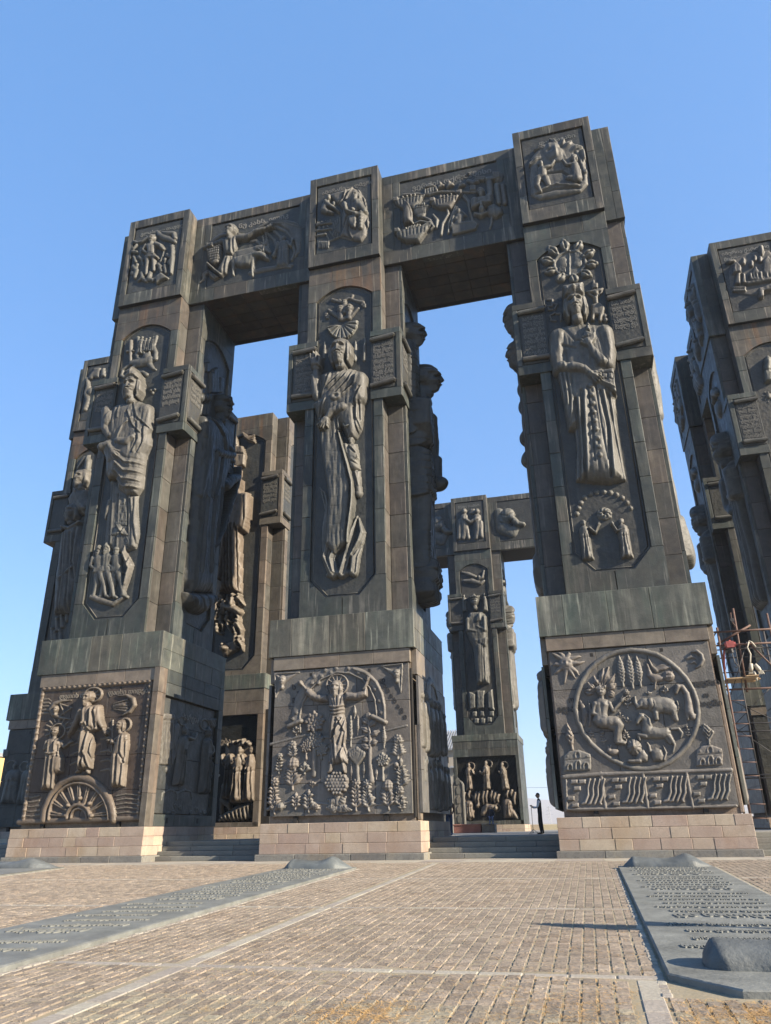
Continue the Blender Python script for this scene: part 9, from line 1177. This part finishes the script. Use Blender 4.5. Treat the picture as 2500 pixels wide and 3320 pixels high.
for p in ((6.15, 8.6, 7.7, 9.35, rust_t, .05), (7.5, 8.5, 8.4, 7.2, rust_t, .04), (6.3, 6.3, 7.4, 8.6, iron_t, .018), (6.4, 6.0, 8.4, 4.8, iron_t, .018), (6.3, 5.1, 8.4, 6.9, iron_t, .018), (6.2, 4.9, 8.4, 3.0, iron_t, .018), (7.4, 8.7, 8.4, 8.1, iron_t, .018), (6.2, 7.2, 6.7, 8.6, iron_t, .018)):
    tube('brace', sc, [S_(p[0], 36.22, p[1]), S_(p[2], 36.24, p[3])], p[5], p[4], 6)
for k in range(5): box('deck_plank', sc, -.72, .55+.12*(k % 3), -.35+k*.26, -.11+k*.26, 6.94-PLAT, 6.99-PLAT, wood, .006)
box('deck_plank', sc, .1, .62, -.40, -.18, 7.0-PLAT, 7.05-PLAT, wood, .006)
red = plain('red_paint', (.26, .065, .06), .5, var=.2)
ho = thing('hoist', (6.62, 35.95, 8.05), 'small red electric hoist with a hook hanging from the scaffold', 'hoist')
mb = MB(); mb.box(-.16, .16, -.12, .12, .28, .56); mb.tube([(-.22, 0, .42), (.24, 0, .42)], .11, 10); mb.build('hoist_motor', red, ho)
tube('hoist_arm', ho, [(-.45, 0, -.75), (-.30, 0, .15), (.05, 0, .62)], .045, red, 6)
mb = MB(); mb.tube([(0, 0, .30), (.02, 0, .05)], .09, 8); mb.tube([(.02, 0, .08), (.06, 0, -.42)], .022, 6); mb.build('hoist_block', iron_t, ho)
tube('hook', ho, [(.06, 0, -.40), (.12, 0, -.47), (.15, 0, -.56), (.08, 0, -.62), (.02, 0, -.56)], .022, iron_t, 6)
pu = thing('pulley', (6.98, 36.2, 9.55), 'small pulley hook hanging at the top of the scaffold pole', 'pulley')
mb = MB(); mb.tube([(0, -.03, .1), (0, .03, .1)], .09, 10); mb.build('pulley_wheel', iron_t, pu)
tube('hook', pu, [(0, 0, .45), (-.03, 0, .2), (0, 0, -.05), (.07, 0, -.18), (.0, 0, -.26)], .02, rust_t, 6)
cloth = plain('off_white_cloth', (.42, .39, .32), .8, var=.15)
bg_ = thing('work_gloves', (7.42, 36.0, 7.0), 'pale work gloves hung on a cream rope from the scaffold', 'gloves')
mb = MB(); mb.tube([(.02, 0, 1.55), (-.10, 0, 1.3), (-.02, 0, 1.0), (-.08, 0, .75), (-.12, 0, .55)], .035, 6); mb.tube([(.02, 0, 1.6), (.14, 0, 1.52), (.26, 0, 1.3)], .03, 6); mb.build('rope', cloth, bg_, smooth=True)
for (x, z, a) in ((-.12, .38, .2), (.16, .36, -.5), (-.02, .02, .05)):
    mb = MB(); c_, s_ = math.cos(a), math.sin(a)
    if z > .1:
        mb.tube([(x+s_*.2, 0, z+.2*c_), (x, .0, z), (x-s_*.14, 0, z-.14*c_)], [.075, .10, .08], 8)
        for q in (-.07, -.02, .03, .08): mb.tube([(x+q-s_*.12, 0, z-.12), (x+q*1.2-s_*.22, 0, z-.27)], .028, 6)
    else: mb.tube([(x, 0, z+.22), (x+.02, 0, z), (x+.03, 0, z-.2)], [.04, .055, .045], 8)
    mb.build('glove' if z > .1 else 'cloth_strip', cloth, bg_, smooth=True)

# ------------------------------------------------------------------ people
def skin_mesh(name, J, B, mats, pick, sub=2):
    """J: joint -> (x,y,z,r); B: bones; pick(co)-> material slot"""
    me = bpy.data.meshes.new(name); keys = list(J)
    me.from_pydata([J[k][:3] for k in keys], [(keys.index(a), keys.index(b)) for a, b in B], [])
    o = bpy.data.objects.new(name, me); COL.objects.link(o)
    md = o.modifiers.new('skin', 'SKIN'); md.use_smooth_shade = True
    sk = me.skin_vertices[0] if me.skin_vertices else None
    if sk is None:
        bm_ = __import__('bmesh').new(); bm_.from_mesh(me); bm_.verts.layers.skin.verify(); bm_.to_mesh(me); bm_.free(); sk = me.skin_vertices[0]
    for i, k in enumerate(keys):
        r = J[k][3]; sk.data[i].radius = r if hasattr(r, '__len__') else (r, r); sk.data[i].use_root = (i == 0)
    ms = o.modifiers.new('sub', 'SUBSURF'); ms.levels = sub; ms.render_levels = sub
    bpy.context.view_layer.update()
    r = bpy.data.meshes.new_from_object(o.evaluated_get(bpy.context.evaluated_depsgraph_get()))
    bpy.data.objects.remove(o); r.name = name; r.materials.clear()
    for m in mats: r.materials.append(m)
    for p in r.polygons: p.use_smooth = True; p.material_index = pick(p.center)
    return r
skin_c = plain('skin', (.36, .22, .15), .55, var=.08, bumps=0); hair_c = plain('dark_hair', (.015, .012, .010), .6, bumps=0)
vest_c = plain('black_vest', (.022, .022, .026), .8, bumps=0); shirt_c = plain('white_shirt', (.70, .70, .72), .8, bumps=0); trou_c = plain('black_trousers', (.016, .016, .02), .8, bumps=0)
jean_c = plain('blue_jeans', (.05, .08, .15), .85, bumps=0); coat_c = plain('brown_coat', (.10, .055, .04), .85, bumps=0); shoe_c = plain('black_shoes', (.012, .012, .012), .5, bumps=0)
def head_mesh(parent, x, y, z, facing, hair=True):
    """head with nose, ears, chin and short hair; facing = direction angle"""
    bm_ = __import__('bmesh').new(); B_ = __import__('bmesh')
    B_.ops.create_icosphere(bm_, subdivisions=3, radius=1)
    for v in bm_.verts:
        c = v.co; s = Vector((c.x*.098, c.y*.076, c.z*.122))
        if c.z < 0: s.x *= 1-.12*(-c.z)**1.5; s.y *= 1+.28*c.z*.6
        if c.x > .80 and abs(c.y) < .35: s.x += .030*math.exp(-((c.z+.05)/.22)**2)*(1-abs(c.y)/.35)   # nose
        if c.x > .6: s.x -= .012*math.exp(-((c.z-.18)/.12)**2)*math.exp(-((abs(c.y)-.38)/.2)**2)        # eye sockets
        if c.x > .7: s.x += .006*math.exp(-((c.z+.42)/.08)**2)-.008*math.exp(-((c.z+.5)/.05)**2)         # lips
        if abs(c.y) > .93 and abs(c.z) < .3 and abs(c.x) < .3: s.y *= 1.22                                # ears
        v.co = s
    me = bpy.data.meshes.new('head'); bm_.to_mesh(me); bm_.free(); me.materials.append(skin_c)
    for p in me.polygons: p.use_smooth = True
    h = mobj('head', me, parent, (x, y, z)); h.rotation_euler.z = facing
    if hair:
        bm_ = B_.new(); B_.ops.create_icosphere(bm_, subdivisions=3, radius=1)
        for v in list(bm_.verts):
            c = v.co
            if c.z < .28+.30*c.x or c.z < -.25: bm_.verts.remove(v)
            else: v.co = Vector((c.x*.101-.004, c.y*.080, c.z*.126+.003))
        me = bpy.data.meshes.new('hair'); bm_.to_mesh(me); bm_.free(); me.materials.append(hair_c)
        for p in me.polygons: p.use_smooth = True
        o = mobj('hair', me, h)
    return h
def fingers(mb, x, y, z, d, side):
    for k in range(4):
        yy = y+(k-1.5)*.020; L = (.030, .036, .034, .026)[k]
        mb.tube([(x, yy, z), (x+d*L, yy, z-.004), (x+d*L*1.5, yy+.002, z-.026), (x+d*L*.9, yy+.002, z-.042)], [.0095, .009, .008, .0065], 6)
    mb.tube([(x-d*.03, y+side*.035, z-.005), (x+d*.004, y+side*.045, z+.012), (x+d*.03, y+side*.025, z+.01)], [.011, .010, .008], 6)
man = thing('person', (-2.64, 38.0, PLAT+.005), 'man in a black vest and white shirt standing on the platform holding a slim stand', 'person')
J = {'pel': (0, 0, .97, (.155, .115)), 'wa': (-.005, 0, 1.10, (.135, .105)), 'ch': (.0, 0, 1.30, (.165, .115)), 'nk0': (.0, 0, 1.46, (.085, .075)), 'nk': (-.015, 0, 1.56, .052)}
B_ = [('pel', 'wa'), ('wa', 'ch'), ('ch', 'nk0'), ('nk0', 'nk')]
for s, n in ((-1, 'r'), (1, 'l')):
    dx = .04*s
    J.update({'hip'+n: (0, .09*s, .90, .098), 'kn'+n: (-.015+dx, .10*s, .50, .068), 'an'+n: (.03+dx, .10*s, .09, .048), 'he'+n: (.045+dx, .10*s, .045, .042), 'to'+n: (-.16+dx, .11*s, .03, .034),
              'sh'+n: (.0, .185*s, 1.41, .070), 'el'+n: (-.03-.05*(s < 0), .235*s, 1.15, .050), 'wr'+n: (-.26, .09*s+.02, 1.13+.04*(s > 0), .034), 'ha'+n: (-.33, .05*s+.01, 1.15+.05*(s > 0), .030)})
    B_ += [('pel', 'hip'+n), ('hip'+n, 'kn'+n), ('kn'+n, 'an'+n), ('an'+n, 'he'+n), ('he'+n, 'to'+n), ('ch', 'sh'+n), ('sh'+n, 'el'+n), ('el'+n, 'wr'+n), ('wr'+n, 'ha'+n)]
def pick(c):
    if c.z > 1.50: return 0
    if c.x < -.275 and c.z > 1: return 0
    if c.z < .085: return 4
    if c.z < .96: return 3
    if abs(c.y) > .165 or (c.x < -.10 and c.z > 1.02): return 2
    return 1
mobj('body', skin_mesh('body', J, B_, [skin_c, vest_c, shirt_c, trou_c, shoe_c], pick), man)
head_mesh(man, -.03, 0, 1.665, math.pi)
for s in (-1, 1):
    mb = MB(); fingers(mb, -.335, .05*s+.01, 1.16+.05*(s > 0), -1, -s); mb.build('hand', skin_c, man, smooth=True)
tr = thing('camera_stand', (-3.02, 38.0, PLAT+.003), 'slim black stand with a small tripod foot held by the man', 'stand')
tube('pole', tr, [(0, .01, .05), (0, .01, 1.22)], .012, iron_t, 8)
for a in (0.3, 2.4, 4.5): tube('tripod_foot', tr, [(0, .01, .22), (.26*math.cos(a), .01+.26*math.sin(a), .008)], .010, iron_t, 6)
mb = MB(); mb.box(-.04, .04, -.025, .045, 1.20, 1.26); mb.tube([(-.05, .01, 1.23), (-.02, .01, 1.23)], .02, 8); mb.build('clamp', iron_t, tr)
def bystander(x, y, z, label, sit, coat, low, rz):
    t = thing('person', (x, y, z), label, 'person', None, rz)
    J = {'pel': (0, 0, .97, (.15, .12)), 'wa': (0, 0, 1.12, (.15, .12)), 'ch': (0, 0, 1.32, (.17, .125)), 'nk0': (0, 0, 1.47, (.085, .075)), 'nk': (-.01, 0, 1.56, .052)}
    B_ = [('pel', 'wa'), ('wa', 'ch'), ('ch', 'nk0'), ('nk0', 'nk')]
    for s, n in ((-1, 'r'), (1, 'l')):
        kn = (-.40, .10*s, .92, .07) if sit else (-.01, .10*s, .50, .07)
        an = (-.42, .11*s, .48, .05) if sit else (.03, .10*s, .08, .05)
        J.update({'hip'+n: (0, .09*s, .92, .10), 'kn'+n: kn, 'an'+n: an, 'to'+n: (an[0]-.2, an[1], an[2]-.05, .035),
                  'sh'+n: (0, .19*s, 1.42, .07), 'el'+n: (.02, .25*s, 1.15, .052), 'wr'+n: (-.16, .20*s, .98, .036), 'ha'+n: (-.24, .17*s, .96, .032)})
        B_ += [('pel', 'hip'+n), ('hip'+n, 'kn'+n), ('kn'+n, 'an'+n), ('an'+n, 'to'+n), ('ch', 'sh'+n), ('sh'+n, 'el'+n), ('el'+n, 'wr'+n), ('wr'+n, 'ha'+n)]
    f = lambda c: 0 if c.z > 1.5 else (2 if c.z < .93 or (sit and c.x < -.12 and c.z < 1.02) else (0 if c.x < -.19 else 1))
    me = skin_mesh('body', J, B_, [skin_c, coat, low], f)
    o = mobj('body', me, t, (0, 0, -.47 if sit else 0)); hd = head_mesh(t, -.02, 0, 1.665-(.47 if sit else 0), math.pi)
    for s in (-1, 1):
        mb = MB(); fingers(mb, -.25, .17*s, .965-(.47 if sit else 0), -1, -s); mb.build('hand', skin_c, t, smooth=True)
    return t
bystander(-7.06, 38.6, PLAT+.005, 'person in a brown coat and jeans half hidden behind the middle pillar', False, coat_c, jean_c, math.pi*.5)
bystander(-7.85, 60.3, 1.40-.03, 'person in dark clothes sitting on the grey block before the queen pillar', True, vest_c, jean_c, math.pi*.55)

# ------------------------------------------------------------------ farther things between the pillars
redgr = stone('red_granite', (0.203, 0.094, 0.070), (0.257, 0.133, 0.101), rnd=.06, scale=2, speck=.4)
pl_ = thing('planter', (-9.66, 60.6, PLAT), 'long low red granite bench before the queen pillar', 'bench')
box('bench_seat', pl_, -1.08, 1.08, -.5, .5, .52, .62, redgr, .02); box('bench_base', pl_, -1.04, 1.04, -.45, .45, 0, .515, redgr, .015)
gb_ = thing('stone_block', (-8.03, 60.45, PLAT), 'grey stone block standing against the red granite bench', 'block')
box('block_top', gb_, -.53, .53, -.55, .55, .53, .63, M['granite'], .02); box('block_base', gb_, -.49, .49, -.5, .5, 0, .525, M['granite'], .015)
def stele(x, y, w, h, label):
    t = thing('stele', (x, y, PLAT), label, 'stele', 'carved steles beside the church path')
    P = [(-w, 0), (w, 0), (w, h-w)]+[(w*math.cos(a), h-w+w*math.sin(a)) for a in np.linspace(.3, math.pi-.3, 7)]+[(-w, h-w)]
    prism('stele_stone', t, 0, P, -.2, .2, M['granite'])
    mb = MB(); mb.tube([(u*.8, -.21, v*.96+.1) for u, v in P]+[(P[0][0]*.8, -.21, .1)], .06, 6); mb.build('border_moulding', M['fig'], t, smooth=True)
    for k in range(5): prism('carved_boss', t, 0, [(-.3*w, .8+k*.8), (.3*w, .8+k*.8), (.4*w, 1.2+k*.8), (0, 1.45+k*.8), (-.4*w, 1.2+k*.8)], .19, .26, M['fig'])
stele(-13.1, 70, .62, 5.1, 'taller arched stone stele beyond the middle pillar')
stele(-12.0, 71, .5, 4.4, 'lower arched stone stele next to the queen pillar')
# church: pale stone walls, corrugated roof
chm = stone('pale_church_stone', (0.281, 0.257, 0.211), (0.343, 0.312, 0.257), rnd=.08, scale=.5, bumps=.3)
roofm = plain('metal_roof', (.30, .31, .31), .45, metal=.3, var=.15, scale=1)
ch = thing('church', (-22.8, 118.0, PLAT), 'pale stone church with a ribbed metal roof behind the pillars', 'church')
box('wall', ch, -4.5, 4.6, -4, 9, 0, 11.2, chm, .03)
mb = MB(); n = 26
for i in range(n):
    x0 = -4.9+i*9.9/n; x1 = x0+9.9/n*.55
    mb.add([(x0, -4.5, 11.1), (x1, -4.5, 11.1), (x1, 2.5, 14.6), (x0, 2.5, 14.6), (x0, -4.5, 11.32), (x1, -4.5, 11.32), (x1, 2.5, 14.82), (x0, 2.5, 14.82)], [(0, 1, 5, 4), (4, 5, 6, 7), (0, 4, 7, 3), (1, 2, 6, 5)])
mb.add([(-4.9, -4.5, 11.05), (5.0, -4.5, 11.05), (5.0, 2.5, 14.55), (-4.9, 2.5, 14.55)], [(0, 1, 2, 3)]); mb.add([(-4.9, 2.5, 14.5), (5.0, 2.5, 14.5), (5, 9.5, 11.1), (-4.9, 9.5, 11.1)], [(0, 1, 2, 3)])
mb.build('roof', roofm, ch)
prism('gable', ch, 1, [(-4, 11.18), (9, 11.18), (2.5, 14.4)], 4.3, 4.59, chm)
for (x, z) in ((3.2, 7.9), (3.2, 6.6), (2.0, 9.3), (1.5, 5.2)):
    w_ = box('window', ch, x-.28, x+.28, -4.06, -4.02, z, z+.9, M['dark'], 0)
box('porch_roof', ch, 2.6, 4.75, -5.4, -4.03, 8.5, 8.75, roofm, .03)
for i in range(8):
    for j in range(6):
        box('wall_stone', ch, -4.4+i*1.1+(j % 2)*.3, -3.35+i*1.1+(j % 2)*.3 if i < 7 else 4.55, -4.03, -3.9, .4+j*1.25, 1.62+j*1.25, chm, .02)
# low pale wall, ochre building, lane
wl = thing('boundary_wall', (-8.5, 112, PLAT-.1), 'low pale yellow wall at the far edge of the platform', 'wall')
ylm = stone('yellow_plaster', (0.406, 0.335, 0.218), (0.452, 0.382, 0.257), rnd=.08, scale=.6, bumps=.2)
for i in range(5): box('wall_block', wl, -5.0+i*2.0, -3.02+i*2.0, -.2, .2, 0, .78, ylm, .02)
ob = thing('ochre_building', (-66.5, 72, -.3), 'ochre walled building at the far left edge', 'building')
ocm = stone('ochre_plaster', (0.468, 0.328, 0.125), (0.515, 0.374, 0.156), rnd=.05, scale=.4, bumps=.2)
box('wall', ob, -6, 5.2, -3, 6, 0, 9.3, ocm, .03); box('roof', ob, -6.3, 5.4, -3.3, 6.3, 9.3, 9.7, roofm, .04)
for i in range(3): box('window', ob, -4.5+i*3.2, -3.1+i*3.2, -3.06, -3.0, 5.4, 7.4, M['dark'], 0)
# pylon and wires
py_ = thing('power_pylon', (-56, 960, -3), 'lattice power pylon far off on the plain', 'pylon')
grey = plain('galvanised', (.3, .31, .33), .6, bumps=0)
mb = MB(); Hp = 27
def lev(z): return 2.1*(1-z/Hp)+.25
zs = [0, 5, 9.5, 13.5, 17, 20, 22.5, 25, Hp]
for a, b in zip(zs[:-1], zs[1:]):
    for (sx, sy) in ((-1, -1), (1, -1), (1, 1), (-1, 1)):
        mb.tube([(sx*lev(a), sy*lev(a), a), (sx*lev(b), sy*lev(b), b)], .16, 4)
        mb.tube([(sx*lev(a), sy*lev(a), a), (-sy*lev(b)*-1 if False else sy*-1*lev(b)*-1*-1, sx*lev(b), b)], .09, 4)
mb.build('lattice', grey, py_)
mb = MB()
for z, w in ((18, 4.2), (22, 3.4), (25.5, 2.4)): mb.tube([(-w, 0, z), (0, 0, z+.8), (w, 0, z)], .16, 4)
mb.build('cross_arm', grey, py_)
wi = thing('power_line', (-9.5, 140, 0), 'thin power cable crossing the sky behind the man', 'cable')
tube('cable', wi, [(-24, 3, 8.9), (-8, 1, 7.65), (2, 0, 7.45), (14, -1, 8.0)], .022, iron, 5)
# hills
hill_m = stone('dry_hill', (0.234, 0.187, 0.117), (0.281, 0.234, 0.156), (0.156, 0.156, 0.086), rnd=0, scale=.004, bumps=.2, speck=.1)
def ridge(name, y, x0, x1, base, amp, seed, depth):
    r = np.random.RandomState(seed); nx, ny = 160, 14; X_ = np.linspace(x0, x1, nx)
    prof = np.zeros(nx)
    for o_, a in ((3, 1), (7, .5), (15, .25), (37, .1)): prof += a*np.sin(X_/(x1-x0)*o_*6.28+r.rand()*6.28)*.5
    prof = base+amp*prof
    V = []; 
    for j in range(ny):
        f = j/(ny-1); s = math.sin(f*math.pi*.5)
        for i in range(nx): V.append((X_[i], y+f*depth, -1+max(0, prof[i])*s*(1+.12*math.sin(i*.7+j*1.3))))
    F = [(j*nx+i, j*nx+i+1, (j+1)*nx+i+1, (j+1)*nx+i) for j in range(ny-1) for i in range(nx-1)]
    tag(mobj(name, mesh_np(name, V, F, hill_m, True)), kind='structure')
ridge('hills', 3800, -5000, 5200, 150, 45, 3, 1500)
ridge('hills', 2200, -4000, 4000, 34, 26, 8, 700)

# ------------------------------------------------------------------ dry afternoon haze over the valley
hz = bpy.data.materials.new('haze'); hz.use_nodes = True; t = hz.node_tree; t.nodes.clear()
ov = t.nodes.new('ShaderNodeOutputMaterial'); pv = t.nodes.new('ShaderNodeVolumePrincipled')
pv.inputs['Color'].default_value = (.80, .86, .95, 1); pv.inputs['Density'].default_value = 2.2e-4; pv.inputs['Anisotropy'].default_value = .2
t.links.new(pv.outputs[0], ov.inputs['Volume'])
me = mesh_np('haze', [(-5700, -800, -1.4), (5700, -800, -1.4), (5700, 5700, -1.4), (-5700, 5700, -1.4), (-5700, -800, 225), (5700, -800, 225), (5700, 5700, 225), (-5700, 5700, 225)],
             [(0, 3, 2, 1), (4, 5, 6, 7), (0, 1, 5, 4), (1, 2, 6, 5), (2, 3, 7, 6), (3, 0, 4, 7)], hz)
tag(mobj('haze', me), kind='stuff')
